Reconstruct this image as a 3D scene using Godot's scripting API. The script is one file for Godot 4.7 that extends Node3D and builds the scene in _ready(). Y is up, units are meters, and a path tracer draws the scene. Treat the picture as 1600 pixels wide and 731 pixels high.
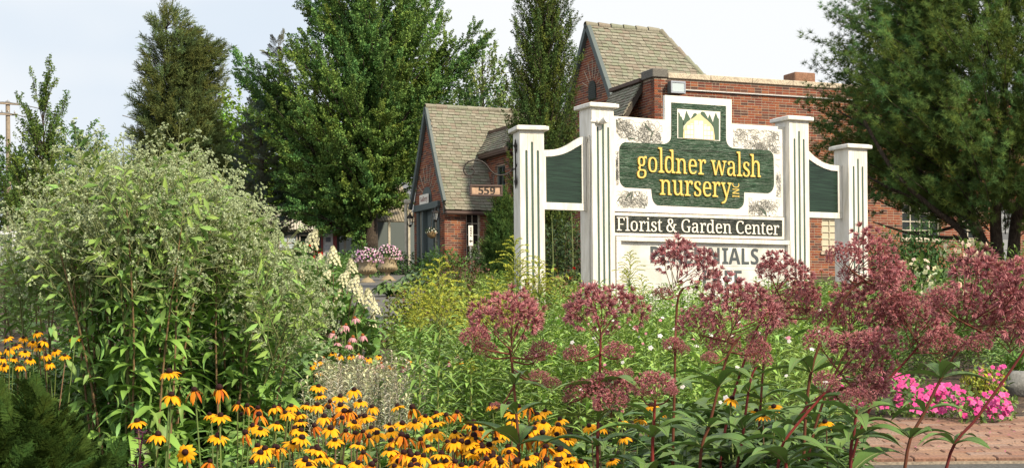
extends Node3D
# A garden-centre entrance: a white and green carved sign in a flower bed, brick buildings behind, on gently rising ground.

const FOCAL := 2500.0
const HORIZON := 541.9
const ROLL := 0.0098
const EYE := 1.15
const RISE := 0.0688

var M := {}
var rng := RandomNumberGenerator.new()

# ---------------------------------------------------------------- mesh building
class MB:
	var v := PackedVector3Array()
	var n := PackedVector3Array()
	var c := PackedColorArray()
	var ix := PackedInt32Array()
	var col := Color(1, 1, 1)

	func vert(p: Vector3, nn: Vector3, cc: Color) -> int:
		v.append(p)
		n.append(nn)
		c.append(cc)
		return v.size() - 1

	func face(a: int, b: int, d: int) -> void:   # counter-clockwise from outside
		ix.append(a)
		ix.append(d)
		ix.append(b)

	func tri(a: Vector3, b: Vector3, d: Vector3) -> void:
		var nn := (b - a).cross(d - a).normalized()
		var k := v.size()
		for p in [a, b, d]:
			vert(p, nn, col)
		face(k, k + 1, k + 2)

	func quad(a: Vector3, b: Vector3, d: Vector3, e: Vector3) -> void:
		var nn := (d - a).cross(e - b).normalized()
		var k := v.size()
		vert(a, nn, col)
		vert(b, nn, col)
		vert(d, nn, col)
		vert(e, nn, col)
		face(k, k + 1, k + 2)
		face(k, k + 2, k + 3)

	func box(t: Transform3D, s: Vector3, bev := 0.0) -> void:
		var h := s * 0.5
		var bb := minf(bev, minf(h.x, minf(h.y, h.z)) * 0.9)
		var ax := [Vector3.RIGHT, Vector3.UP, Vector3.BACK]
		for k in 3:
			for sg in [1.0, -1.0]:
				var nn: Vector3 = ax[k] * sg
				var a: Vector3 = ax[(k + 1) % 3] * sg
				var b: Vector3 = ax[(k + 2) % 3]
				var ha: float = absf((h * a).x + (h * a).y + (h * a).z) - bb
				var hb: float = absf((h * b).x + (h * b).y + (h * b).z) - bb
				var o: Vector3 = nn * absf(h.dot(ax[k]))
				quad(t * (o - a * ha - b * hb), t * (o + a * ha - b * hb), t * (o + a * ha + b * hb), t * (o - a * ha + b * hb))
		if bb <= 0.0:
			return
		var i := h - Vector3(bb, bb, bb)
		for k in 3:
			var k1 := (k + 1) % 3
			var k2 := (k + 2) % 3
			for s1 in [1.0, -1.0]:
				for s2 in [1.0, -1.0]:
					var pa := Vector3()
					var pb := Vector3()
					pa[k1] = h[k1] * s1
					pa[k2] = i[k2] * s2
					pb[k1] = i[k1] * s1
					pb[k2] = h[k2] * s2
					var d := Vector3()
					d[k] = -i[k] * s1 * s2
					quad(t * (pa - d), t * (pa + d), t * (pb + d), t * (pb - d))
		for sx in [1.0, -1.0]:
			for sy in [1.0, -1.0]:
				for sz in [1.0, -1.0]:
					var px := t * Vector3(h.x * sx, i.y * sy, i.z * sz)
					var py := t * Vector3(i.x * sx, h.y * sy, i.z * sz)
					var pz := t * Vector3(i.x * sx, i.y * sy, h.z * sz)
					if sx * sy * sz > 0:
						tri(px, py, pz)
					else:
						tri(px, pz, py)

	func bx(at: Vector3, s: Vector3, bev := 0.0) -> void:
		box(Transform3D(Basis(), at), s, bev)

	func tube(path: PackedVector3Array, r0: float, r1: float, sides := 5, cap := true) -> void:
		var m := path.size()
		if m < 2:
			return
		var side := Vector3.RIGHT
		var first := v.size()
		for k in m:
			var d := (path[mini(k + 1, m - 1)] - path[maxi(k - 1, 0)]).normalized()
			if k == 0 and absf(d.dot(side)) > 0.8:
				side = Vector3.BACK
			side = (side - d * side.dot(d)).normalized()
			var up := d.cross(side)
			var r := lerpf(r0, r1, float(k) / (m - 1))
			for j in sides:
				var a := TAU * j / sides
				var nn := side * cos(a) + up * sin(a)
				vert(path[k] + nn * r, nn, col)
		for k in m - 1:
			for j in sides:
				var a := first + k * sides + j
				var b := first + k * sides + (j + 1) % sides
				face(a, b, b + sides)
				face(a, b + sides, a + sides)
		if cap:
			var e := vert(path[m - 1], (path[m - 1] - path[m - 2]).normalized(), col)
			for j in sides:
				face(first + (m - 1) * sides + j, first + (m - 1) * sides + (j + 1) % sides, e)

	func lathe(prof: PackedVector2Array, sides: int, t := Transform3D()) -> void:   # (radius, height) from bottom to top
		var first := v.size()
		for k in prof.size():
			var d := prof[mini(k + 1, prof.size() - 1)] - prof[maxi(k - 1, 0)]
			for j in sides:
				var a := TAU * j / sides
				var nn := Vector3(cos(a) * d.y, -d.x, -sin(a) * d.y).normalized()
				vert(t * Vector3(cos(a) * prof[k].x, prof[k].y, -sin(a) * prof[k].x), (t.basis * nn).normalized(), col)
		for k in prof.size() - 1:
			for j in sides:
				var a := first + k * sides + j
				var b := first + k * sides + (j + 1) % sides
				face(a, b, b + sides)
				face(a, b + sides, a + sides)

	func prism(poly: PackedVector2Array, z0: float, z1: float, t := Transform3D(), sides := true) -> void:   # front at z1
		var p := poly
		if Geometry2D.is_polygon_clockwise(p):
			p = p.duplicate()
			p.reverse()
		var ii := Geometry2D.triangulate_polygon(p)
		var nf := (t.basis * Vector3(0, 0, 1)).normalized()
		var k := v.size()
		for q in p:
			vert(t * Vector3(q.x, q.y, z1), nf, col)
		for i in range(0, ii.size(), 3):
			var aa := p[ii[i]]
			var b := p[ii[i + 1]]
			var d := p[ii[i + 2]]
			if (b - aa).cross(d - aa) > 0:
				face(k + ii[i], k + ii[i + 1], k + ii[i + 2])
			else:
				face(k + ii[i], k + ii[i + 2], k + ii[i + 1])
		if sides:
			for i in p.size():
				var a := p[i]
				var b := p[(i + 1) % p.size()]
				quad(t * Vector3(a.x, a.y, z0), t * Vector3(b.x, b.y, z0), t * Vector3(b.x, b.y, z1), t * Vector3(a.x, a.y, z1))

	func leaf(t: Transform3D, l: float, w: float, rise: float, droop: float, fold: float, segs := 3, peak := 0.4, c1 := Color(1, 1, 1), c2 := Color(1, 1, 1)) -> void:
		# along +x, upper side +y
		var first := v.size()
		for k in segs + 1:
			var q := float(k) / segs
			var hw := 0.0
			if q < peak:
				hw = w * 0.5 * sin(q / peak * PI * 0.5)
			else:
				hw = w * 0.5 * cos((q - peak) / (1.0 - peak) * PI * 0.5)
			if k == 0:
				hw = w * 0.06
			var y := l * (rise * q - droop * q * q)
			var slope := rise - 2.0 * droop * q
			var x := l * q * (1.0 - 0.25 * absf(droop) * q)
			var nn := Vector3(-slope, 1, 0).normalized()
			var cc := c1.lerp(c2, q)
			vert(t * Vector3(x, y, 0), (t.basis * nn).normalized(), cc)
			vert(t * Vector3(x, y + fold * hw, -hw), (t.basis * (nn + Vector3(0, 0, fold))).normalized(), cc)
			vert(t * Vector3(x, y + fold * hw, hw), (t.basis * (nn - Vector3(0, 0, fold))).normalized(), cc)
		for k in segs:
			var a := first + k * 3
			if k < segs - 1:
				face(a, a + 3, a + 4)
				face(a, a + 4, a + 1)
				face(a, a + 2, a + 5)
				face(a, a + 5, a + 3)
			else:
				face(a, a + 3, a + 1)
				face(a, a + 2, a + 3)

	func needle(a: Vector3, b: Vector3, w: float, side: Vector3) -> void:
		var nn := side.cross(b - a).normalized()
		var k := v.size()
		vert(a - side * w, nn, col)
		vert(a + side * w, nn, col)
		vert(b, nn, col)
		face(k, k + 1, k + 2)

	func add(o: MB, t: Transform3D, tint := Color(1, 1, 1)) -> void:
		var k := v.size()
		for i in o.v.size():
			v.append(t * o.v[i])
			n.append((t.basis * o.n[i]).normalized())
			c.append(o.c[i] * tint)
		for i in o.ix:
			ix.append(i + k)

	func mesh() -> ArrayMesh:
		var arr := []
		arr.resize(Mesh.ARRAY_MAX)
		arr[Mesh.ARRAY_VERTEX] = v
		arr[Mesh.ARRAY_NORMAL] = n
		arr[Mesh.ARRAY_COLOR] = c
		arr[Mesh.ARRAY_INDEX] = ix
		var m := ArrayMesh.new()
		if ix.size():
			m.add_surface_from_arrays(Mesh.PRIMITIVE_TRIANGLES, arr)
		return m

# ---------------------------------------------------------------- places
func at(u: float, w: float, d: float) -> Vector3:   # the place seen at a spot of the photograph (1600 wide), d metres away
	var dx := u - 800.0
	var dy := w - HORIZON
	return Vector3((dx * cos(ROLL) - dy * sin(ROLL)) * d / FOCAL, EYE - (dx * sin(ROLL) + dy * cos(ROLL)) * d / FOCAL, -d)

func gy(d: float) -> float:   # ground height at distance d: rises, then levels out
	if d < 60.0:
		return RISE * d
	return RISE * 60.0 + 14.0 * RISE * (1.0 - exp(-(d - 60.0) / 14.0))

func on_ground(u: float, d: float) -> Vector3:
	var p := at(u, 400, d)
	p.y = gy(d)
	return p

func hit(u: float, w: float, p0: Vector3, nrm: Vector3) -> Vector3:   # where that line of sight meets a plane
	var e := Vector3(0, EYE, 0)
	var d := at(u, w, 1.0) - e
	return e + d * ((p0 - e).dot(nrm) / d.dot(nrm))

# ---------------------------------------------------------------- objects
func rf(a: float, b: float) -> float:
	return rng.randf_range(a, b)

func thing(called: String, label: String, category: String, p := Vector3.ZERO, turn := 0.0, group := "") -> Node3D:
	var o := Node3D.new()
	o.name = called
	add_child(o, true)
	o.position = p
	o.rotation.y = turn
	tag(o, label, category, group)
	return o

func tag(o: Node, label: String, category := "", group := "", kind := "") -> Node:
	o.set_meta("label", label)
	if category:
		o.set_meta("category", category)
	if group:
		o.set_meta("group", group)
	if kind:
		o.set_meta("kind", kind)
	return o

func part(called: String, mesh: Mesh, mat: Material, parent: Node, t := Transform3D()) -> MeshInstance3D:
	var o := MeshInstance3D.new()
	o.name = called
	o.mesh = mesh
	o.material_override = mat
	o.transform = t
	parent.add_child(o, true)
	return o

func obj(called: String, mb: MB, mat: Material, parent: Node = self, t := Transform3D()) -> MeshInstance3D:
	return part(called, mb.mesh(), mat, parent, t)

func struct(called: String, mb: MB, mat: Material, label := "") -> MeshInstance3D:
	var o := obj(called, mb, mat)
	o.set_meta("kind", "structure")
	if label:
		o.set_meta("label", label)
	return o

func many(called: String, mesh: Mesh, mat: Material, xs: Array, cols: PackedColorArray, parent: Node) -> MultiMeshInstance3D:
	var mm := MultiMesh.new()
	mm.transform_format = MultiMesh.TRANSFORM_3D
	mm.use_colors = true
	mm.mesh = mesh
	mm.instance_count = xs.size()
	for i in xs.size():
		mm.set_instance_transform(i, xs[i])
		mm.set_instance_color(i, cols[i])
	var o := MultiMeshInstance3D.new()
	o.name = called
	o.multimesh = mm
	o.material_override = mat
	o.set_meta("kind", "stuff")
	parent.add_child(o, true)
	return o

func split_many(called: String, rest: String, mesh: Mesh, mats: Array, xs: Array, parent: Node, most := 300) -> void:
	# the first ones as parts of their own, the rest joined
	var k := mini(most, xs.size())
	var pick := PackedInt32Array()
	for i in xs.size():
		pick.append(rng.randi() % mats.size())
	for i in k:
		part(called, mesh, mats[pick[i]], parent, xs[i])
	if xs.size() > k:
		for j in mats.size():
			var sub := []
			for i in range(k, xs.size()):
				if pick[i] == j:
					sub.append(xs[i])
			if sub.size() == 0:
				continue
			var cc := PackedColorArray()
			cc.resize(sub.size())
			cc.fill(Color(1, 1, 1))
			many(rest, mesh, mats[j], sub, cc, parent)

func basis_along(d: Vector3, up := Vector3.UP) -> Basis:   # x along d, y as near to up as can be
	var x := d.normalized()
	var z := x.cross(up)
	if z.length() < 0.01:
		z = x.cross(Vector3.RIGHT)
	z = z.normalized()
	return Basis(x, z.cross(x), z)

func rnd_dir() -> Vector3:
	var z := rf(-1, 1)
	var a := rf(0, TAU)
	var r := sqrt(1 - z * z)
	return Vector3(r * cos(a), z, r * sin(a))

func curve(pts: Array, steps := 4) -> PackedVector3Array:   # smooth line through points
	var out := PackedVector3Array()
	for i in pts.size() - 1:
		var p0: Vector3 = pts[maxi(i - 1, 0)]
		var p1: Vector3 = pts[i]
		var p2: Vector3 = pts[i + 1]
		var p3: Vector3 = pts[mini(i + 2, pts.size() - 1)]
		for k in steps:
			out.append(p1.cubic_interpolate(p2, p0, p3, float(k) / steps))
	out.append(pts[-1])
	return out

func along(path: PackedVector3Array, q: float) -> Vector3:
	var f := clampf(q, 0, 1) * (path.size() - 1)
	var i := mini(int(f), path.size() - 2)
	return path[i].lerp(path[i + 1], f - i)

func dir_at(path: PackedVector3Array, q: float) -> Vector3:
	return (along(path, minf(q + 0.05, 1.0)) - along(path, maxf(q - 0.05, 0.0))).normalized()

# ---------------------------------------------------------------- materials
func noise_tex(freq: float, lo: Color, hi: Color, seed_ := 1, octaves := 4, size := 256, normal := false, stretch := Vector2(1, 1)) -> ImageTexture:
	var f := FastNoiseLite.new()
	f.seed = seed_
	f.noise_type = FastNoiseLite.TYPE_SIMPLEX_SMOOTH
	f.frequency = freq
	f.fractal_octaves = octaves
	var im := Image.create(size, size, false, Image.FORMAT_RGB8)
	for y in size:
		for x in size:   # wrapped on a torus so that the picture tiles
			var a := TAU * x / size
			var b := TAU * y / size
			var r := size / TAU
			var s := f.get_noise_3d((cos(a) * r + 900) * stretch.x, (sin(a) * r) * stretch.x + cos(b) * r * stretch.y, sin(b) * r * stretch.y)
			im.set_pixel(x, y, lo.lerp(hi, clampf(s * 0.9 + 0.5, 0, 1)))
	if normal:
		im.bump_map_to_normal_map(3.0)
	return ImageTexture.create_from_image(im)

func mat(called: String, lin: Color, rough := 0.7, extra := {}) -> StandardMaterial3D:
	var m := StandardMaterial3D.new()
	m.resource_name = called
	m.albedo_color = lin.linear_to_srgb()
	m.roughness = rough
	for k in extra:
		m.set(k, extra[k])
	M[called] = m
	return m

func tri_tex(m: StandardMaterial3D, tex: Texture2D, scale: Vector3, world := false) -> StandardMaterial3D:
	m.albedo_texture = tex
	m.uv1_triplanar = true
	m.uv1_world_triplanar = world
	m.uv1_scale = scale
	return m

func bump(m: StandardMaterial3D, tex: Texture2D, depth: float) -> void:
	m.heightmap_enabled = true
	m.heightmap_texture = tex
	m.heightmap_scale = depth

func make_materials() -> void:
	var g := Color(0.72, 0.72, 0.72)
	var speck := noise_tex(0.08, g, Color(1, 1, 1), 3, 4, 256)
	var soft := noise_tex(0.02, Color(0.8, 0.8, 0.78), Color(1, 1, 1), 5, 4, 256)
	var grain := noise_tex(0.03, Color(0.45, 0.5, 0.45), Color(1, 1, 1), 7, 4, 512, false, Vector2(0.25, 6.0))
	var grainh := noise_tex(0.03, Color(0, 0, 0), Color(1, 1, 1), 9, 4, 512, false, Vector2(0.25, 6.0))
	mat("leaf", Color(1, 1, 1), 0.5, {"vertex_color_use_as_albedo": true, "backlight_enabled": true, "backlight": Color(0.55, 0.55, 0.55), "metallic_specular": 0.4})
	mat("tree_leaf", Color(1, 1, 1), 0.7, {"vertex_color_use_as_albedo": true, "backlight_enabled": true, "backlight": Color(0.5, 0.5, 0.5), "metallic_specular": 0.2})
	mat("petal", Color(1, 1, 1), 0.65, {"vertex_color_use_as_albedo": true, "backlight_enabled": true, "backlight": Color(0.4, 0.4, 0.4), "metallic_specular": 0.3})
	mat("stem", Color(1, 1, 1), 0.7, {"vertex_color_use_as_albedo": true, "metallic_specular": 0.3})
	mat("needle", Color(1, 1, 1), 0.75, {"vertex_color_use_as_albedo": true, "metallic_specular": 0.15, "backlight_enabled": true, "backlight": Color(0.25, 0.25, 0.25)})
	bump(tri_tex(mat("bark", Color(0.13, 0.1, 0.075), 0.9), noise_tex(0.06, Color(0.35, 0.33, 0.3), Color(1, 1, 1), 11, 5, 256, false, Vector2(2.5, 0.5)), Vector3(1.6, 1.6, 1.6)), speck, 2.0)
	tri_tex(mat("white_paint", Color(0.84, 0.82, 0.78), 0.45), noise_tex(0.03, Color(0.89, 0.88, 0.85), Color(1, 1, 1), 13, 5, 256, false, Vector2(2.0, 0.4)), Vector3(0.9, 0.9, 0.9))
	tri_tex(mat("white_board", Color(0.84, 0.82, 0.78), 0.5), noise_tex(0.03, Color(0.94, 0.93, 0.91), Color(1, 1, 1), 15, 5, 256), Vector3(0.7, 0.7, 0.7))
	bump(tri_tex(mat("green_board", Color(0.045, 0.115, 0.062), 0.42), grain, Vector3(0.9, 0.9, 0.9)), grainh, 1.2)
	bump(tri_tex(mat("dark_board", Color(0.03, 0.04, 0.032), 0.5), grain, Vector3(1.1, 1.1, 1.1)), grainh, 1.0)
	tri_tex(mat("wing_board", Color(0.022, 0.055, 0.033), 0.25), grain, Vector3(0.7, 0.7, 0.7))
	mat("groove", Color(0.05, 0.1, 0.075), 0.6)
	mat("gold", Color(0.78, 0.56, 0.13), 0.35, {"metallic_specular": 0.6})
	mat("gold_edge", Color(0.5, 0.28, 0.06), 0.5)
	mat("letter_white", Color(0.82, 0.78, 0.7), 0.5)
	mat("letter_grey", Color(0.06, 0.075, 0.082), 0.5)
	mat("ink", Color(0.035, 0.035, 0.03), 0.7)
	mat("carving", Color(0.2, 0.2, 0.185), 0.7)
	mat("cream", Color(0.76, 0.62, 0.33), 0.5)
	mat("ink_green", Color(0.06, 0.11, 0.07), 0.7)
	tri_tex(mat("letterboard", Color(0.83, 0.83, 0.8), 0.25), soft, Vector3(0.5, 0.5, 0.5))
	mat("iron", Color(0.035, 0.028, 0.025), 0.55, {"metallic": 0.4})
	mat("number_plate", Color(0.56, 0.37, 0.25), 0.5)
	tri_tex(M.number_plate, soft, Vector3(3, 3, 3))
	mat("conduit", Color(0.6, 0.58, 0.53), 0.45)
	var btones := [Color(0.4, 0.1, 0.042), Color(0.33, 0.075, 0.036), Color(0.47, 0.15, 0.055), Color(0.25, 0.062, 0.04), Color(0.14, 0.06, 0.048), Color(0.42, 0.12, 0.05), Color(0.36, 0.12, 0.065), Color(0.2, 0.085, 0.06)]
	for i in btones.size():
		btones[i] = btones[i] * 0.86
	M.bricks = []
	for i in btones.size():
		M.bricks.append(bump_ret(tri_tex(mat("brick_tone_%d" % i, btones[i], 0.85), speck, Vector3(3, 3, 3)), speck, 0.6))
	tri_tex(mat("mortar", Color(0.52, 0.42, 0.32), 0.95), speck, Vector3(2, 2, 2))
	var ttones := [Color(0.32, 0.3, 0.23), Color(0.36, 0.34, 0.27), Color(0.3, 0.31, 0.22), Color(0.33, 0.28, 0.22), Color(0.28, 0.26, 0.2), Color(0.38, 0.36, 0.28), Color(0.31, 0.325, 0.24)]
	M.tiles = []
	for i in ttones.size():
		M.tiles.append(tri_tex(mat("tile_tone_%d" % i, ttones[i], 0.85), speck, Vector3(1.5, 1.5, 1.5)))
	tri_tex(mat("clay", Color(0.36, 0.19, 0.12), 0.9), speck, Vector3(1, 1, 1))
	mat("roof_deck", Color(0.06, 0.05, 0.04), 0.9)
	tri_tex(mat("stone", Color(0.7, 0.6, 0.46), 0.8), speck, Vector3(1, 1, 1))
	tri_tex(mat("grey_stone", Color(0.2, 0.19, 0.17), 0.85), speck, Vector3(1.5, 1.5, 1.5))
	mat("trim_dark", Color(0.095, 0.12, 0.12), 0.6)
	mat("trim_brown", Color(0.09, 0.055, 0.045), 0.6)
	mat("door_grey", Color(0.05, 0.07, 0.072), 0.5)
	mat("copper_green", Color(0.36, 0.5, 0.4), 0.6)
	mat("window_dark", Color(0.012, 0.016, 0.015), 0.08)
	mat("window_cream", Color(0.55, 0.5, 0.38), 0.5)
	mat("glass", Color(0.8, 0.85, 0.85, 0.2), 0.05, {"transparency": BaseMaterial3D.TRANSPARENCY_ALPHA})
	tri_tex(mat("ivory", Color(0.62, 0.57, 0.47), 0.5), soft, Vector3(1, 1, 1))
	bump(tri_tex(mat("urn_stone", Color(0.4, 0.32, 0.2), 0.6), soft, Vector3(3, 3, 3)), speck, 0.5)
	bump(tri_tex(mat("asphalt", Color(0.17, 0.165, 0.155), 0.95), speck, Vector3(1.2, 1.2, 1.2), true), speck, 1.0)
	bump(tri_tex(mat("road", Color(0.12, 0.115, 0.11), 0.95), speck, Vector3(2.2, 2.2, 2.2), true), speck, 1.0)
	bump(tri_tex(mat("soil", Color(0.15, 0.095, 0.06), 0.95), noise_tex(0.05, Color(0.3, 0.28, 0.25), Color(1, 1, 1), 21, 5, 512), Vector3(0.9, 0.9, 0.9), true), speck, 3.0)
	var ptones := [Color(0.4, 0.23, 0.15), Color(0.36, 0.19, 0.13), Color(0.44, 0.27, 0.19), Color(0.31, 0.17, 0.12), Color(0.4, 0.26, 0.2)]
	M.pavers = []
	for i in ptones.size():
		M.pavers.append(tri_tex(mat("paver_tone_%d" % i, ptones[i], 0.9), speck, Vector3(2.5, 2.5, 2.5)))
	bump(tri_tex(mat("rock", Color(0.27, 0.27, 0.26), 0.9), speck, Vector3(2, 2, 2)), speck, 1.0)
	mat("wire", Color(0.25, 0.26, 0.28), 0.6)
	tri_tex(mat("pole_wood", Color(0.4, 0.33, 0.26), 0.9), soft, Vector3(1, 1, 1))
	mat("car_silver", Color(0.42, 0.44, 0.46), 0.3, {"metallic": 0.5, "clearcoat_enabled": true})
	mat("car_maroon", Color(0.2, 0.015, 0.02), 0.3, {"clearcoat_enabled": true})
	mat("car_white", Color(0.6, 0.6, 0.6), 0.35, {"clearcoat_enabled": true})
	mat("car_glass", Color(0.02, 0.03, 0.035), 0.06)
	mat("tyre", Color(0.02, 0.02, 0.02), 0.85)
	mat("chrome", Color(0.6, 0.6, 0.6), 0.2, {"metallic": 0.9})
	mat("red_paint", Color(0.2, 0.02, 0.015), 0.5)
	mat("poster", Color(0.6, 0.6, 0.58), 0.5)
	mat("steel", Color(0.35, 0.36, 0.37), 0.4, {"metallic": 0.6})
	mat("lens", Color(0.5, 0.58, 0.62), 0.1)
	tri_tex(mat("awning", Color(0.36, 0.31, 0.23), 0.6), soft, Vector3(1, 1, 1))
	for p in [["pink_a", Color(0.72, 0.42, 0.6)], ["pink_b", Color(0.75, 0.66, 0.7)], ["pink_c", Color(0.55, 0.25, 0.55)], ["magenta_a", Color(0.66, 0.035, 0.27)], ["magenta_b", Color(0.72, 0.09, 0.36)], ["rose_red", Color(0.62, 0.015, 0.012)], ["rose_pink", Color(0.72, 0.42, 0.36)], ["leaf_light", Color(0.13, 0.21, 0.05)]]:
		mat(p[0], p[1], 0.6, {"vertex_color_use_as_albedo": true, "backlight_enabled": true, "backlight": Color(0.4, 0.4, 0.4)})
	mat("slate", Color(0.14, 0.15, 0.17), 0.8)

func bump_ret(m: StandardMaterial3D, tex: Texture2D, depth: float) -> StandardMaterial3D:
	bump(m, tex, depth)
	return m

# ---------------------------------------------------------------- the entrance sign
var sign_at: Transform3D

func sl(u: float, w: float, zo := 0.0) -> Vector2:   # a spot of the sign, in its own plane zo in front of the pillar faces
	var nrm := sign_at.basis.z
	var p := sign_at.affine_inverse() * hit(u, w, sign_at * Vector3(0, 0, zo), nrm)
	return Vector2(p.x, p.y)

func poly_px(pts: Array, zo: float) -> PackedVector2Array:
	var out := PackedVector2Array()
	for p in pts:
		out.append(sl(p[0], p[1], zo))
	return out

func bez(out: PackedVector2Array, a: Vector2, k: Vector2, b: Vector2, steps := 6) -> void:
	for i in steps + 1:
		var q := float(i) / steps
		out.append(a.lerp(k, q).lerp(k.lerp(b, q), q))

func font(names: Array, bold := false) -> SystemFont:
	var f := SystemFont.new()
	f.font_names = PackedStringArray(names)
	f.font_weight = 700 if bold else 400
	return f

func letters(text: String, f: Font, a: Vector2, right: float, tall: float, gauge: String, zo: float, m: Material, parent: Node, depth := 0.012, turn := 0.0, thick := 0.0, called := "letter") -> void:
	var fs := 48
	var total := f.get_string_size(text, HORIZONTAL_ALIGNMENT_LEFT, -1, fs).x
	var made := {}
	var ref := TextMesh.new()
	ref.font = f
	ref.font_size = fs
	ref.text = gauge
	ref.pixel_size = 1.0
	ref.depth = 1.0
	ref.curve_step = 4.0
	var box := ref.get_aabb()
	var sy := tall / box.size.y
	var sx := right / total
	for i in text.length():
		var ch := text[i]
		if ch == " ":
			continue
		if not made.has(ch):
			var t := TextMesh.new()
			t.font = f
			t.font_size = fs
			t.text = ch
			t.pixel_size = 1.0
			t.depth = 1.0
			t.curve_step = 2.0
			t.horizontal_alignment = HORIZONTAL_ALIGNMENT_LEFT
			made[ch] = t
		var tall_ := {"l": 1.2, "d": 1.12, "h": 1.12}.get(ch, 1.0) as float if gauge == "x" else 1.0
		var off := f.get_string_size(text.substr(0, i), HORIZONTAL_ALIGNMENT_LEFT, -1, fs).x * sx
		var xf := Transform3D(Basis(Vector3(sx, 0, 0), Vector3(0, sy * tall_, 0), Vector3(0, 0, depth)), Vector3(off, -box.position.y * sy * tall_, depth * 0.5))
		part(called, made[ch], m, parent, Transform3D(Basis(Vector3.BACK, turn), Vector3(a.x, a.y, zo)) * xf)

func pillar(parent: Node, x: float, z: float, turn: float, w: float, hh: float, left_side := "") -> MeshInstance3D:
	var b := MB.new()
	var cap := 0.055
	var d := 0.016
	b.bx(Vector3(w / 2, (hh - cap) / 2, -w / 2 - d / 2), Vector3(w, hh - cap, w - d), 0.006)
	var o := obj("pillar", b, M.white_paint, parent, Transform3D(Basis(Vector3.UP, turn), Vector3(x, 0, z)))
	# the face is boarded, leaving three flutes
	var f := MB.new()
	var fw := w * 0.088
	var xs := [0.27, 0.505, 0.74]
	var tops := [hh - 0.31, hh - 0.2, hh - 0.31]
	var low := 0.12
	var x0 := 0.0
	for k in 3:
		var fx: float = xs[k] * w - fw / 2
		f.bx(Vector3((x0 + fx) / 2, (hh - cap) / 2, -d / 2), Vector3(fx - x0, hh - cap - 0.001, d), 0.004)
		var t: float = tops[k]
		f.bx(Vector3(fx + fw / 2, (t + hh - cap) / 2, -d / 2 - 0.001), Vector3(fw, hh - cap - t, d - 0.002))
		f.bx(Vector3(fx + fw / 2, low / 2, -d / 2 - 0.001), Vector3(fw, low, d - 0.002))
		x0 = fx + fw
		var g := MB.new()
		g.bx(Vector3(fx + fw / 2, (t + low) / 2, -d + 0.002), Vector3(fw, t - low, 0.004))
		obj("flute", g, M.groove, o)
		var r := MB.new()   # round head of the flute
		var arc := PackedVector2Array()
		arc.append(Vector2(fx, t))
		for q in 7:
			var a := PI - PI * q / 6
			arc.append(Vector2(fx + fw / 2 + cos(a) * fw / 2, t - fw / 2 + sin(a) * fw / 2))
		arc.append(Vector2(fx + fw, t))
		f.prism(arc, -d + 0.004, -0.003)
	f.bx(Vector3((x0 + w) / 2, (hh - cap) / 2, -d / 2), Vector3(w - x0, hh - cap - 0.001, d), 0.004)
	obj("fluted_face", f, M.white_paint, o)
	var c := MB.new()
	c.bx(Vector3(w / 2, hh - cap / 2, -w / 2), Vector3(w + 0.11, cap, w + 0.11), 0.008)
	c.box(Transform3D(Basis(), Vector3(w / 2, hh + 0.004, -w / 2)), Vector3(w + 0.05, 0.012, w + 0.05), 0.004)
	obj("cap", c, M.white_paint, o)
	return o

func strip(b: MB, pts: PackedVector2Array, w: float, z: float) -> void:   # a carved line
	for i in pts.size() - 1:
		var d := (pts[i + 1] - pts[i])
		if d.length() < 1e-5:
			continue
		var s := d.normalized().orthogonal() * w * 0.5
		var a := pts[i] - d.normalized() * w * 0.2
		var e := pts[i + 1] + d.normalized() * w * 0.2
		b.quad(Vector3(a.x - s.x, a.y - s.y, z), Vector3(e.x - s.x, e.y - s.y, z), Vector3(e.x + s.x, e.y + s.y, z), Vector3(a.x + s.x, a.y + s.y, z))
		b.quad(Vector3(a.x + s.x, a.y + s.y, z), Vector3(e.x + s.x, e.y + s.y, z), Vector3(e.x - s.x, e.y - s.y, z), Vector3(a.x - s.x, a.y - s.y, z))

func leaf_line(c: Vector2, a: float, l: float, w: float) -> PackedVector2Array:
	var o := PackedVector2Array()
	var d := Vector2(cos(a), sin(a))
	var s := d.orthogonal()
	for i in 13:
		var q := float(i) / 12
		var t := q * 2 if q <= 0.5 else 2 - q * 2
		var sg := 1.0 if q <= 0.5 else -1.0
		o.append(c + d * l * t + s * sg * w * 0.5 * sin(pow(t, 0.8) * PI))
	return o

func carve(lines: MB, fills: MB, a: Vector2, b: Vector2, n: int, size: float, dark: float) -> void:   # leaves and flowers cut into the white board
	for i in n:
		var c := Vector2(rf(a.x, b.x), rf(a.y, b.y))
		var kind := rng.randf()
		if kind < 0.3:   # a flower
			var r := size * rf(0.35, 0.6)
			var np := rng.randi_range(5, 7)
			var a0 := rf(0, TAU)
			for k in np:
				var pl := leaf_line(c + Vector2(cos(a0 + TAU * k / np), sin(a0 + TAU * k / np)) * r * 0.2, a0 + TAU * k / np, r, r * 0.75)
				strip(lines, clip_line(pl, a, b), 0.003, 0.0)
				strip(lines, clip_line(PackedVector2Array([c, c + Vector2(cos(a0 + TAU * k / np), sin(a0 + TAU * k / np)) * r * 0.7]), a, b), 0.0025, 0.0)
		else:
			var ang := rf(0, TAU)
			var l := size * rf(0.5, 1.0)
			var w := l * rf(0.28, 0.45)
			var pl := leaf_line(c, ang, l, w)
			strip(lines, clip_line(pl, a, b), 0.0032, 0.0)
			strip(lines, clip_line(PackedVector2Array([c, c + Vector2(cos(ang), sin(ang)) * l * 0.9]), a, b), 0.003, 0.0)
			if rng.randf() < dark:
				var half := PackedVector2Array()
				for k in 7:
					half.append(pl[k])
				half.append(c + Vector2(cos(ang), sin(ang)) * l * 0.5)
				var ok := true
				for p in half:
					if p.x < a.x or p.x > b.x or p.y < a.y or p.y > b.y:
						ok = false
				if ok:
					fills.prism(half, 0.0, 0.0008, Transform3D(), false)

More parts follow.
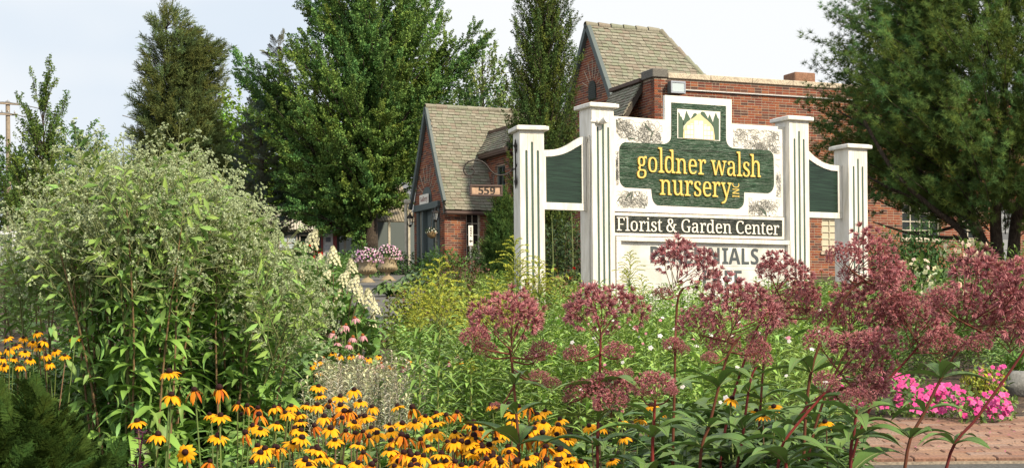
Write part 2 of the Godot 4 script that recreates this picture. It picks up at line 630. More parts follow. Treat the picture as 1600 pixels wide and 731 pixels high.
func clip_line(pl: PackedVector2Array, a: Vector2, b: Vector2) -> PackedVector2Array:
	var o := PackedVector2Array()
	for p in pl:
		if p.x >= a.x and p.x <= b.x and p.y >= a.y and p.y <= b.y:
			o.append(p)
		elif o.size() > 3:
			break
	return o

func build_sign() -> void:
	var th := 0.4586
	var base_y := gy(22.0) - 0.08
	sign_at = Transform3D(Basis(Vector3.UP, th), Vector3(2.6753, base_y, -22.0))
	var o := thing("entrance_sign", "large white and green carved timber sign with four fluted pillars and gold lettering", "sign", sign_at.origin, th)
	var dy := EYE - base_y
	var w := 0.3415
	pillar(o, -1.43 - w, 0, 0, w, 3.2245 + dy)
	pillar(o, 1.43, 0, 0, w, 3.2245 + dy)
	pillar(o, 2.472, 0, 0, w, 2.876 + dy)
	var lo := sl(811.2, 260)
	pillar(o, lo.x, 0.02, -0.2, 0.33, sl(811.2, 197).y)
	# wings between the pillars
	var zw := -0.15
	var wings := [
		[[[847, 234.2], [858, 234.1], [866.6, 233.4], [875, 231.4], [881.9, 228.6], [889, 225], [895, 221], [906, 214.6], [915.8, 212.8], [915.8, 329.5], [847, 327.3]],
		[[853, 244.6], [862, 244.2], [871, 242.8], [879, 240.8], [886.3, 238], [893, 234.7], [899.4, 230.8], [908.8, 225.3], [908.6, 317.5], [852.8, 315.8]]],
		[[[1264, 235], [1273.1, 244.2], [1284.1, 251.9], [1290, 254.8], [1297.2, 256.9], [1306, 258.2], [1316.2, 258.5], [1316.2, 341.8], [1262, 341.2]],
		[[1264, 248.2], [1277.5, 257.4], [1288.5, 262.8], [1299.4, 266.3], [1309.9, 267.2], [1309.9, 331.2], [1264, 330.8]]]]
	for k in 2:
		var outer := poly_px(wings[k][0], zw)
		var inner := poly_px(wings[k][1], zw)
		# frame members: top follows the sweep, then stile(s) and rail
		var b := MB.new()
		b.prism(outer, zw - 0.05, zw - 0.012)
		var pn := obj("wing_panel", b, M.wing_board, o)
		var nt := 8 if k == 0 else 5
		var fr := MB.new()
		var topo := PackedVector2Array()
		for i in nt + (0 if k == 0 else 1):
			topo.append(outer[i])
		if k == 0:
			topo.append(outer[8])
		else:
			topo.append(outer[6])
		var topi := PackedVector2Array()
		for i in (8 if k == 0 else 5):
			topi.append(inner[i])
		var ring := topo.duplicate()
		var rev := topi.duplicate()
		rev.reverse()
		if k == 0:
			ring.append(Vector2(outer[8].x, topi[-1].y))
		else:
			ring.append(Vector2(outer[6].x, topi[-1].y))
		ring.append_array(rev)
		if k == 0:
			ring.append(Vector2(outer[0].x, topi[0].y))
		else:
			ring.append(Vector2(outer[0].x, topi[0].y))
		fr.prism(ring, zw - 0.055, zw + 0.004)
		obj("frame_rail", fr, M.white_paint, pn)
		var right_in: float = topi[-1].x
		var xr: float = outer[8].x if k == 0 else outer[6].x
		var bo: float = outer[9].y if k == 0 else outer[7].y
		var bi: float = inner[-1].y
		var st := MB.new()
		st.bx(Vector3((right_in + xr) / 2, (topi[-1].y + bi) / 2, zw - 0.026), Vector3(xr - right_in, topi[-1].y - bi - 0.001, 0.06), 0.004)
		obj("frame_stile", st, M.white_paint, pn)
		if k == 0:
			var s2 := MB.new()
			s2.bx(Vector3((outer[0].x + inner[0].x) / 2, (topi[0].y + bi) / 2, zw - 0.026), Vector3(inner[0].x - outer[0].x, topi[0].y - bi - 0.001, 0.06), 0.004)
			obj("frame_stile", s2, M.white_paint, pn)
		var rl := MB.new()
		rl.bx(Vector3((outer[0].x + xr) / 2, (bo + bi) / 2, zw - 0.025), Vector3(xr - outer[0].x, bi - bo - 0.001, 0.062), 0.004)
		obj("frame_rail", rl, M.white_paint, pn)
	# main board
	var zb := -0.11
	var board := MB.new()
	board.prism(poly_px([[955, 180.6], [1039.2, 187.2], [1039.2, 148.4], [1143.9, 155.2], [1143.9, 192.8], [1227, 198], [1227, 338.6], [955, 329.6]], zb), zb - 0.05, zb)
	var mb := obj("main_board", board, M.white_board, o)
	var zg := zb + 0.008
	var pts := PackedVector2Array()
	var P := func(u, v): return sl(u, v, zg)
	pts.append(P.call(1049.7, 160))
	pts.append(P.call(1135, 165.6))
	bez(pts, P.call(1135.2, 216), P.call(1136, 229), P.call(1146, 231.4))
	bez(pts, P.call(1200.9, 234.7), P.call(1209.5, 236.5), P.call(1209.6, 248.4))
	bez(pts, P.call(1210.4, 286), P.call(1209.8, 300), P.call(1201, 301.5))
	bez(pts, P.call(1163.6, 299.8), P.call(1163.5, 305), P.call(1163.2, 314), 2)
	bez(pts, P.call(1163, 316), P.call(1162, 324.5), P.call(1153, 325.8))
	bez(pts, P.call(1028, 320.2), P.call(1020.5, 316), P.call(1019.6, 306))
	pts.append(P.call(1018.5, 294.6))
	bez(pts, P.call(978, 292.4), P.call(969.2, 289), P.call(968.6, 277))
	bez(pts, P.call(968.2, 236), P.call(968.6, 223.6), P.call(977, 222.1))
	bez(pts, P.call(1038, 224.8), P.call(1049, 223), P.call(1049.8, 212))
	var gb := MB.new()
	gb.prism(pts, zb, zg)
	var green := obj("green_board", gb, M.green_board, o)
	var serif := font(["Droid Serif"])
	var serifb := font(["Droid Serif"], true)
	var sans := font(["Droid Sans"], true)
	var a := sl(994.5, 268.6, zg)
	var e := sl(1189.5, 276.8, zg)
	var xh: float = sl(1045, 247, zg).y - sl(1045, 270.6, zg).y
	letters("goldner walsh", serif, Vector2(a.x, (a.y + e.y) / 2), e.x - a.x, xh, "x", zg, M.gold, green, 0.02)
	letters("goldner walsh", serif, Vector2(a.x - 0.004, (a.y + e.y) / 2 - 0.003), e.x - a.x + 0.004, xh * 1.02, "x", zg, M.gold_edge, green, 0.006, 0.0, 0.0, "letter_backing")
	a = sl(1030, 304.6, zg)
	e = sl(1142, 308.4, zg)
	letters("nursery", serif, Vector2(a.x, (a.y + e.y) / 2), e.x - a.x, xh, "x", zg, M.gold, green, 0.02)
	letters("nursery", serif, Vector2(a.x - 0.004, (a.y + e.y) / 2 - 0.003), e.x - a.x + 0.004, xh * 1.02, "x", zg, M.gold_edge, green, 0.006, 0.0, 0.0, "letter_backing")
	a = sl(1155.3, 309.2, zg)
	var top: float = sl(1155.3, 285.8, zg).y
	letters("INC", font(["Droid Sans"]), a, top - a.y, a.x - sl(1144.8, 309, zg).x, "I", zg, M.gold, green, 0.008, PI / 2)
	var sm := MB.new()   # joints between the boards of the panel
	for y in [sl(1090, 272.5, zg).y, sl(1090, 303, zg).y, sl(1090, 236, zg).y]:
		var x0: float = sl(968.6, 255, zg).x if y > sl(1090, 296, zg).y else sl(1020, 305, zg).x
		var x1: float = sl(1209.6, 255, zg).x if y > sl(1090, 296, zg).y else sl(1163, 305, zg).x
		sm.bx(Vector3((x0 + x1) / 2, y, zg + 0.0008), Vector3(x1 - x0, 0.005, 0.001))
	obj("board_joint", sm, M.ink, green)
	# carved plants on the white border
	var ln := MB.new()
	var fl := MB.new()
	for r in [[963, 189, 1036, 221, 42, 0.2, 0.12], [1146, 199, 1221, 231, 42, 0.2, 0.12], [963, 299, 1012, 324, 26, 0.2, 0.35], [1170, 305, 1220, 332, 26, 0.2, 0.3], [962.5, 224, 966.5, 290, 20, 0.1, 0.2], [1213, 240, 1221, 300, 16, 0.13, 0.3]]:
		carve(ln, fl, sl(r[0], r[3] + (0.03 * (r[0] - 960)), zb), sl(r[2], r[1] + 0.03 * (r[0] - 960), zb), r[4], r[5], r[6])
	var lift := Transform3D(Basis(), Vector3(0, 0, zb + 0.003))
	tag(obj("carved_lines", ln, M.carving, mb, lift), "fine dark outlines of flowers and leaves")
	obj("carved_leaves", fl, M.ink_green, mb, Transform3D(Basis(), Vector3(0, 0, zb + 0.002)))
	# picture of a glasshouse among trees at the top of the board
	var ze := zg + 0.004
	var em := MB.new()
	em.prism(poly_px([[1058.6, 169.9], [1126, 174.6], [1125.8, 220.3], [1058.9, 215.7]], ze), zg, ze)
	var pic := obj("emblem", em, M.letter_white, green)
	var q := func(x, y): return sl(1030 + x * 0.1231, 140 + y * 0.1231, ze + 0.004)
	var tr := MB.new()
	for shape in [
		[[248, 608], [248, 285], [262, 300], [275, 340], [290, 345], [300, 380], [322, 395], [318, 440], [312, 500], [306, 610]],
		[[300, 450], [312, 400], [330, 350], [338, 310], [352, 266], [364, 300], [378, 330], [392, 355], [402, 378], [360, 410], [325, 455]],
		[[402, 372], [430, 330], [440, 306], [462, 296], [484, 308], [484, 325], [462, 342], [430, 366]],
		[[528, 300], [540, 280], [562, 278], [585, 292], [600, 320], [618, 350], [622, 385], [600, 378], [575, 352], [548, 330]],
		[[612, 400], [630, 350], [646, 312], [658, 345], [676, 385], [688, 420], [690, 470], [660, 425]],
		[[684, 430], [700, 360], [714, 320], [726, 290], [738, 330], [752, 362], [764, 372], [764, 640], [712, 637], [712, 590], [698, 500]]]:
		var pp := PackedVector2Array()
		for s in shape:
			pp.append(q.call(s[0], s[1]))
		tr.prism(pp, ze, ze + 0.004)
	obj("emblem_trees", tr, M.ink_green, pic)
	var dm := MB.new()
	var dp := PackedVector2Array()
	for s in [[308, 618], [308, 560], [316, 505], [335, 455], [362, 415], [400, 385], [450, 350], [488, 318], [510, 296], [534, 320], [566, 352], [612, 388], [652, 425], [680, 470], [698, 530], [708, 590], [708, 640]]:
		dp.append(q.call(s[0], s[1]))
	dm.prism(dp, ze, ze + 0.006)
	obj("emblem_dome", dm, M.cream, pic)
	var gp := MB.new()   # pale panes on the dome
	var col_x := [[326, 350, 520], [356, 392, 450], [398, 436, 425], [446, 500, 385], [506, 560, 385], [570, 606, 425], [612, 650, 450], [656, 686, 510]]
	for cx in col_x:
		for ry in [[380, 436], [444, 500], [508, 566], [574, 616]]:
			if ry[1] <= cx[2]:
				continue
			if cx[0] > 440 and cx[1] < 562 and ry[0] > 436:
				continue
			var y0: float = maxf(ry[0], cx[2])
			var k2: float = (cx[0] - 308) * 0.055
			gp.prism(PackedVector2Array([q.call(cx[0], ry[1] + k2), q.call(cx[1], ry[1] + k2), q.call(cx[1], y0 + k2), q.call(cx[0], y0 + k2)]), ze + 0.006, ze + 0.008)
	gp.prism(PackedVector2Array([q.call(446, 622), q.call(560, 628), q.call(560, 450), q.call(446, 444)]), ze + 0.006, ze + 0.009)
	obj("emblem_panes", gp, M.letter_white, pic)
	# strip with the second line
	var zs := -0.075
	var sb := MB.new()
	sb.prism(poly_px([[957, 331.6], [1227, 339.4], [1227, 373.5], [957, 367.8]], zs), zs - 0.06, zs - 0.012)
	var stp := obj("name_strip", sb, M.white_paint, o)
	var ds := MB.new()
	ds.prism(poly_px([[960.4, 336.4], [1223, 343.9], [1223, 369], [960.4, 362.6]], zs), zs - 0.012, zs)
	obj("dark_board", ds, M.dark_board, stp)
	a = sl(962.6, 360.6, zs)
	e = sl(1218, 366.6, zs)
	var cap_h: float = sl(966, 340, zs).y - sl(966, 361, zs).y
	letters("Florist & Garden Center", serif, Vector2(a.x, (a.y + e.y) / 2), e.x - a.x, cap_h, "F", zs, M.letter_white, stp, 0.012)
	# changeable letter cabinet
	var zc := -0.01
	var c0 := sl(963.5, 369.6, zc)
	var c1 := sl(1236.5, 375.5, zc)
	var ytop := (c0.y + c1.y) / 2
	var ybot: float = sl(1100, 494, zc).y
	var cb := MB.new()
	cb.bx(Vector3((c0.x + c1.x) / 2, (ytop + ybot) / 2, zc - 0.13), Vector3(c1.x - c0.x, ytop - ybot, 0.12))
	var cab := obj("letter_cabinet", cb, M.white_paint, o)
	var fw := 0.075
	for s in [[(c0.x + c1.x) / 2, ytop - fw * 0.4, c1.x - c0.x, fw * 0.8], [(c0.x + c1.x) / 2, ybot + fw / 2, c1.x - c0.x, fw]]:
		var f := MB.new()
		f.bx(Vector3(s[0], s[1], zc - 0.036), Vector3(s[2], s[3], 0.072), 0.004)
		obj("cabinet_frame", f, M.white_paint, cab)
	for x in [c0.x + fw / 2, c1.x - fw / 2 + 0.03]:
		var f := MB.new()
		f.bx(Vector3(x, (ytop + ybot) / 2 + 0.008, zc - 0.037), Vector3(fw, ytop - ybot - fw * 1.8 - 0.003, 0.07), 0.004)
		obj("cabinet_frame", f, M.white_paint, cab)
	var lb := MB.new()
	lb.bx(Vector3((c0.x + c1.x) / 2, (ytop + ybot) / 2, zc - 0.067), Vector3(c1.x - c0.x - 0.1, ytop - ybot - 0.1, 0.006))
	obj("letter_panel", lb, M.letterboard, cab)
	var rails := MB.new()
	for ry in [384, 414, 420, 450, 457]:
		rails.bx(Vector3((c0.x + c1.x) / 2, sl(1100, ry, zc - 0.06).y, zc - 0.062), Vector3(c1.x - c0.x - 0.16, 0.006, 0.005))
	obj("letter_rail", rails, M.letter_white, cab)
	a = sl(1014.5, 410.2, zc - 0.06)
	e = sl(1187, 413.6, zc - 0.06)
	var ch: float = sl(1140, 386, zc).y - sl(1140, 411.5, zc).y
	letters("PERENNIALS", sans, Vector2(a.x, sl(1100, 412, zc - 0.06).y), e.x - a.x, ch, "L", zc - 0.062, M.letter_grey, cab, 0.003)
	letters("FREE", sans, Vector2(sl(1097, 448, zc - 0.06).x, sl(1100, 447.5, zc - 0.06).y), sl(1162, 448, zc).x - sl(1097, 448, zc).x, ch, "L", zc - 0.062, M.letter_grey, cab, 0.003)
	# power conduit on the left inner pillar
	var cd := MB.new()
	var xc := -1.43 - w + 0.0
	cd.tube(curve([Vector3(xc - 0.012, 2.72 + dy, -0.12), Vector3(xc - 0.012, 2.78 + dy, -0.08), Vector3(xc - 0.012, 2.7 + dy, -0.05), Vector3(xc - 0.012, 1.8 + dy, -0.06), Vector3(xc - 0.014, 1.1 + dy, -0.075), Vector3(xc - 0.012, 0.3, -0.06)], 5), 0.011, 0.011, 6)
	obj("conduit", cd, M.conduit, o)
	# lamp fixed near the head of the left inner pillar
	var lamp := thing("floodlight", "small white floodlight fixed near the head of the tall left pillar", "lamp", sign_at * Vector3(-1.43 - w * 0.72, 2.98 + dy, 0.0), th)
	var b1 := MB.new()
	b1.lathe(PackedVector2Array([Vector2(0, -0.02), Vector2(0.035, -0.02), Vector2(0.035, 0.02), Vector2(0, 0.02)]), 12, Transform3D(Basis(Vector3.RIGHT, PI / 2), Vector3(0, 0, 0.02)))
	b1.bx(Vector3(-0.06, 0, 0.012), Vector3(0.12, 0.02, 0.02), 0.003)
	obj("base", b1, M.white_paint, lamp)
	var b2 := MB.new()
	b2.lathe(PackedVector2Array([Vector2(0, -0.05), Vector2(0.03, -0.045), Vector2(0.042, 0.0), Vector2(0.05, 0.05), Vector2(0.044, 0.052), Vector2(0, 0.04)]), 14, Transform3D(Basis(Vector3(0, 0, 1), -0.9) * Basis(Vector3.RIGHT, 1.0), Vector3(0.05, 0.005, 0.06)))
	obj("lamp_head", b2, M.white_paint, lamp)
	# house number on an iron bracket
	var np := Transform3D(Basis(Vector3.UP, th - 0.2), sign_at * Vector3(lo.x, 0, 0.02))
	var hs := thing("house_number_sign", "copper coloured 559 number sign hanging from a scrolled iron bracket on the left pillar", "sign", np.origin, th - 0.2)
	var L := func(u, v, zo = 0.0):
		var p: Vector3 = np.affine_inverse() * hit(u, v, np * Vector3(0, 0, zo), np.basis.z)
		return Vector2(p.x, p.y)
	var zi := -0.14
	var ir := MB.new()
	var V := func(u, v, zo = zi):
		var p: Vector2 = L.call(u, v, zo)
		return Vector3(p.x, p.y, zo)
	var arm := []
	for s in [[802, 262], [797, 268], [788, 273], [775, 273], [766, 266], [760, 258], [752, 252], [741, 250], [730, 254], [725, 262], [725, 269], [731, 274.5], [737, 273], [741, 268], [738, 263.5], [733, 265], [733.5, 268]]:
		arm.append(V.call(s[0], s[1]))
	ir.tube(curve(arm, 4), 0.0105, 0.008, 6)
	var ring := []
	for i in 11:
		var an := -PI * 0.5 + PI * i / 10
		var cc: Vector3 = V.call(801, 246)
		ring.append(cc + Vector3(cos(an) * 0.07, sin(an) * 0.16, 0))
	ir.tube(curve(ring, 2), 0.008, 0.008, 5)
	obj("scroll_bracket", ir, M.iron, hs)
	var sp := MB.new()   # iron spear with three prongs at each end, on the pillar side
	var xs := -0.02
	var yt: float = L.call(806, 219, -0.14).y
	var yb: float = L.call(806, 293, -0.14).y
	sp.tube(PackedVector3Array([Vector3(xs, yb, zi), Vector3(xs, (yb + yt) / 2, zi), Vector3(xs, yt, zi)]), 0.011, 0.011, 5)
	for eend in [[yt, -1.0], [yb, 1.0]]:
		for sd in [-1.0, 1.0]:
			sp.tube(curve([Vector3(xs, eend[0] + eend[1] * 0.17, zi), Vector3(xs, eend[0] + eend[1] * 0.09, zi + sd * 0.03), Vector3(xs, eend[0] + eend[1] * 0.055, zi + sd * 0.045)], 3), 0.012, 0.005, 5)
		sp.tube(PackedVector3Array([Vector3(xs, eend[0] + eend[1] * 0.09, zi), Vector3(xs, eend[0] + eend[1] * 0.03, zi), Vector3(xs, eend[0] - eend[1] * 0.02, zi)]), 0.026, 0.002, 5)
	obj("wall_plate", sp, M.iron, hs)
	var p0: Vector2 = L.call(733.5, 288.5, zi)
	var p1: Vector2 = L.call(784.5, 307, zi)
	var cx := (p0.x + p1.x) / 2
	var cy := (p0.y + p1.y) / 2
	var sw := p1.x - p0.x
	var sh := p0.y - p1.y
	for s in [[cx, p0.y - 0.012, sw, 0.024], [cx, p1.y + 0.012, sw, 0.024], [p0.x + 0.012, cy, 0.024, sh - 0.05], [p1.x - 0.012, cy, 0.024, sh - 0.05]]:
		var f := MB.new()
		f.bx(Vector3(s[0], s[1], zi), Vector3(s[2], s[3], 0.07), 0.004)
		obj("frame", f, M.trim_brown, hs)
	var pl := MB.new()
	pl.bx(Vector3(cx, cy, zi), Vector3(sw - 0.045, sh - 0.045, 0.03))
	var plate := obj("number_plate", pl, M.number_plate, hs)
	var n0: Vector2 = L.call(746.6, 304.2, zi)
	var n1: Vector2 = L.call(773.5, 304.2, zi)
	letters("559", sans, Vector2(n0.x, n0.y + 0.004), n1.x - n0.x, sh * 0.7, "5", zi + 0.015, M.iron, plate, 0.006)
	var lk := MB.new()
	for u in [735.5, 771.0]:
		var tp: Vector3 = V.call(u, 276.0 if u < 750 else 273.5)
		lk.tube(PackedVector3Array([tp, Vector3(tp.x, p0.y - 0.005, zi)]), 0.006, 0.006, 5)
	obj("hanger", lk, M.iron, hs)

# ---------------------------------------------------------------- buildings
const BTURN := 0.436

func brick_mesh() -> ArrayMesh:
	var b := MB.new()
	b.bx(Vector3.ZERO, Vector3(1, 0.0545, 0.011), 0.003)
	return b.mesh()

func tile_mesh() -> ArrayMesh:
	var b := MB.new()
	b.box(Transform3D(Basis(Vector3.RIGHT, -0.24), Vector3(0, 0.0, 0.016)), Vector3(1, 0.145, 0.03), 0.006)
	return b.mesh()

func span(poly: PackedVector2Array, y: float) -> Vector2:   # left and right of a convex outline at a height
	var lo := 1e9
	var hi := -1e9
	for i in poly.size():
		var a := poly[i]
		var b := poly[(i + 1) % poly.size()]
		if (a.y <= y) != (b.y <= y):
			var x := lerpf(a.x, b.x, (y - a.y) / (b.y - a.y))
			lo = minf(lo, x)
			hi = maxf(hi, x)
	return Vector2(lo, hi)

func courses(poly: PackedVector2Array, holes: Array, pitch: float, l: float, gap: float, uneven: float, near: Vector2) -> Array:
	var y0 := 1e9
	var y1 := -1e9
	for p in poly:
		y0 = minf(y0, p.y)
		y1 = maxf(y1, p.y)
	var found := []
	var row := 0
	var y := y0 + pitch * 0.5
	while y < y1 - pitch * 0.3:
		var s := span(poly, y)
		if s.y - s.x > 0.05:
			var x := floorf(s.x / l) * l - (l * 0.5 if row % 2 else 0.0) + (rf(-0.3, 0.3) * l if uneven > 0.01 else 0.0)
			while x < s.y:
				var ln := l * (1.0 + (rf(-0.25, 0.25) if uneven > 0.01 else 0.0))
				if uneven <= 0.01 and rng.randf() < 0.12:
					ln = l * 0.5
				var segs := [[maxf(x, s.x), minf(x + ln - gap, s.y)]]
				for hr in holes:
					if y > hr.position.y and y < hr.end.y:
						var out := []
						for sg in segs:
							if sg[1] <= hr.position.x or sg[0] >= hr.end.x:
								out.append(sg)
							else:
								if sg[0] < hr.position.x:
									out.append([sg[0], hr.position.x])
								if sg[1] > hr.end.x:
									out.append([hr.end.x, sg[1]])
						segs = out
				for sg in segs:
					if sg[1] - sg[0] > 0.03:
						found.append([Vector2((sg[0] + sg[1]) / 2, y), sg[1] - sg[0]])
				x += ln
		y += pitch
		row += 1
	found.sort_custom(func(a, b): return a[0].distance_squared_to(near) < b[0].distance_squared_to(near))
	var xs := []
	for f in found:
		xs.append(Transform3D(Basis(Vector3(f[1], 0, 0), Vector3(0, 1, 0), Vector3(0, 0, 1 + rf(-uneven, uneven) * 3)), Vector3(f[0].x, f[0].y + rf(-uneven, uneven) * 0.2, rf(-0.002, 0.002))))
	return xs

var brick_shape: ArrayMesh
var tile_shape: ArrayMesh

func brick_wall(parent: Node, t: Transform3D, poly: PackedVector2Array, holes: Array, near: Vector2, thick := 0.2, most := 300, called := "wall") -> MeshInstance3D:
	var b := MB.new()
	if holes.size():
		# backing in pieces round the openings
		var cuts := [poly]
		for h in holes:
			var next := []
			for pp in cuts:
				var top := h.end.y as float
				var bot := h.position.y as float
				for r in [Rect2(-100, top, 300, 100), Rect2(-100, -100, 300, bot + 100), Rect2(-100, bot, h.position.x + 100, top - bot), Rect2(h.end.x, bot, 200, top - bot)]:
					var rp := PackedVector2Array([r.position, Vector2(r.end.x, r.position.y), r.end, Vector2(r.position.x, r.end.y)])
					for g in Geometry2D.intersect_polygons(pp, rp):
						next.append(g)
			cuts = next
		for pp in cuts:
			b.prism(pp, -thick, 0.0)
	else:
		b.prism(poly, -thick, 0.0)
	var w := obj(called, b, M.mortar, parent, t)
	split_many("brick", "bricks", brick_shape, M.bricks, courses(poly, holes, 0.0677, 0.213, 0.0135, 0.0, near), w, most)
	return w

func tiled_roof(parent: Node, t: Transform3D, poly: PackedVector2Array, near: Vector2, most := 300, pitch := 0.1) -> MeshInstance3D:
	var b := MB.new()
	b.prism(poly, -0.12, -0.012)
	var r := obj("roof", b, M.roof_deck, parent, t)
	split_many("tile", "tiles", tile_shape, M.tiles, courses(poly, [], pitch, 0.19, 0.006, 0.05, near), r, most)
	return r

func spot(t: Transform3D, u: float, w: float, p: Vector3, nrm: Vector3) -> Vector3:   # where a line of sight meets a plane of a building, in its own axes
	return t.affine_inverse() * hit(u, w, t * p, t.basis * nrm)

func slope_frame(e0: Vector3, along_: Vector3, up_to: Vector3) -> Transform3D:   # origin e0, x along the eave, y up the slope
	var x := along_.normalized()
	var y := (up_to - e0)
	y = (y - x * y.dot(x)).normalized()
	return Transform3D(Basis(x, y, x.cross(y)), e0)

func beam(b: MB, a: Vector3, e: Vector3, wide: float, tall: float, up := Vector3.UP) -> void:
	var bs := basis_along(e - a, up)
	b.box(Transform3D(bs, (a + e) / 2), Vector3((e - a).length(), tall, wide), 0.006)

func window(parent: Node, t: Transform3D, r: Rect2, frame: Material, cols: int, rows: int, bar := 0.03, glassm: Material = null) -> void:
	# t: wall frame; r: opening in it
	var b := MB.new()
	var c := r.get_center()
	for s in [[c.x, r.end.y - 0.02, r.size.x, 0.04], [c.x, r.position.y + 0.02, r.size.x, 0.04], [r.position.x + 0.02, c.y, 0.04, r.size.y - 0.081], [r.end.x - 0.02, c.y, 0.04, r.size.y - 0.081]]:
		b.bx(Vector3(s[0], s[1], -0.07), Vector3(s[2], s[3], 0.06), 0.003)
	var win := obj("window", b, frame, parent, t)
	for i in range(1, cols):
		var m := MB.new()
		m.bx(Vector3(r.position.x + r.size.x * i / cols, c.y, -0.068), Vector3(bar, r.size.y - 0.082, 0.03))
		obj("muntin", m, frame, win)
	for i in range(1, rows):
		var m := MB.new()
		m.bx(Vector3(c.x, r.position.y + r.size.y * i / rows, -0.0665), Vector3(r.size.x - 0.082, bar, 0.026))
		obj("muntin", m, frame, win)
	var g := MB.new()
	g.bx(Vector3(c.x, c.y, -0.085), Vector3(r.size.x - 0.05, r.size.y - 0.05, 0.008))
	obj("pane", g, glassm if glassm else M.window_dark, win)
	var s := MB.new()
	s.bx(Vector3(c.x, r.position.y - 0.04, -0.03), Vector3(r.size.x + 0.12, 0.075, 0.16), 0.006)
	obj("sill", s, M.stone, win)

func lantern(parent: Node, p: Vector3) -> void:
	var b := MB.new()
	b.tube(curve([p + Vector3(0, 0.05, 0), p + Vector3(-0.1, 0.12, 0), p + Vector3(-0.2, 0.06, 0)], 4), 0.012, 0.012, 5)
	var k := Transform3D(Basis(), p + Vector3(-0.2, -0.32, 0))
	b.lathe(PackedVector2Array([Vector2(0, -0.06), Vector2(0.04, -0.05), Vector2(0.06, 0), Vector2(0.075, 0.01)]), 6, k)
	b.lathe(PackedVector2Array([Vector2(0.13, 0.22), Vector2(0.12, 0.24), Vector2(0.05, 0.32), Vector2(0.02, 0.38), Vector2(0, 0.4)]), 6, k)
	for i in 6:
		var a := TAU * i / 6
		b.tube(PackedVector3Array([k * Vector3(cos(a) * 0.07, 0.01, sin(a) * 0.07), k * Vector3(cos(a) * 0.115, 0.23, sin(a) * 0.115)]), 0.008, 0.008, 4)
	var l := obj("lantern", b, M.iron, parent)
	var g := MB.new()
	g.lathe(PackedVector2Array([Vector2(0.06, 0.01), Vector2(0.105, 0.225)]), 6, k)
	obj("lantern_glass", g, M.glass, l)

func verge(parent: Node, pts: Array, m: Material, wide := 0.14, tall := 0.1) -> void:
	var b := MB.new()
	for i in pts.size() - 1:
		beam(b, pts[i], pts[i + 1], wide, tall, Vector3.RIGHT)
	obj("barge_board", b, m, parent)

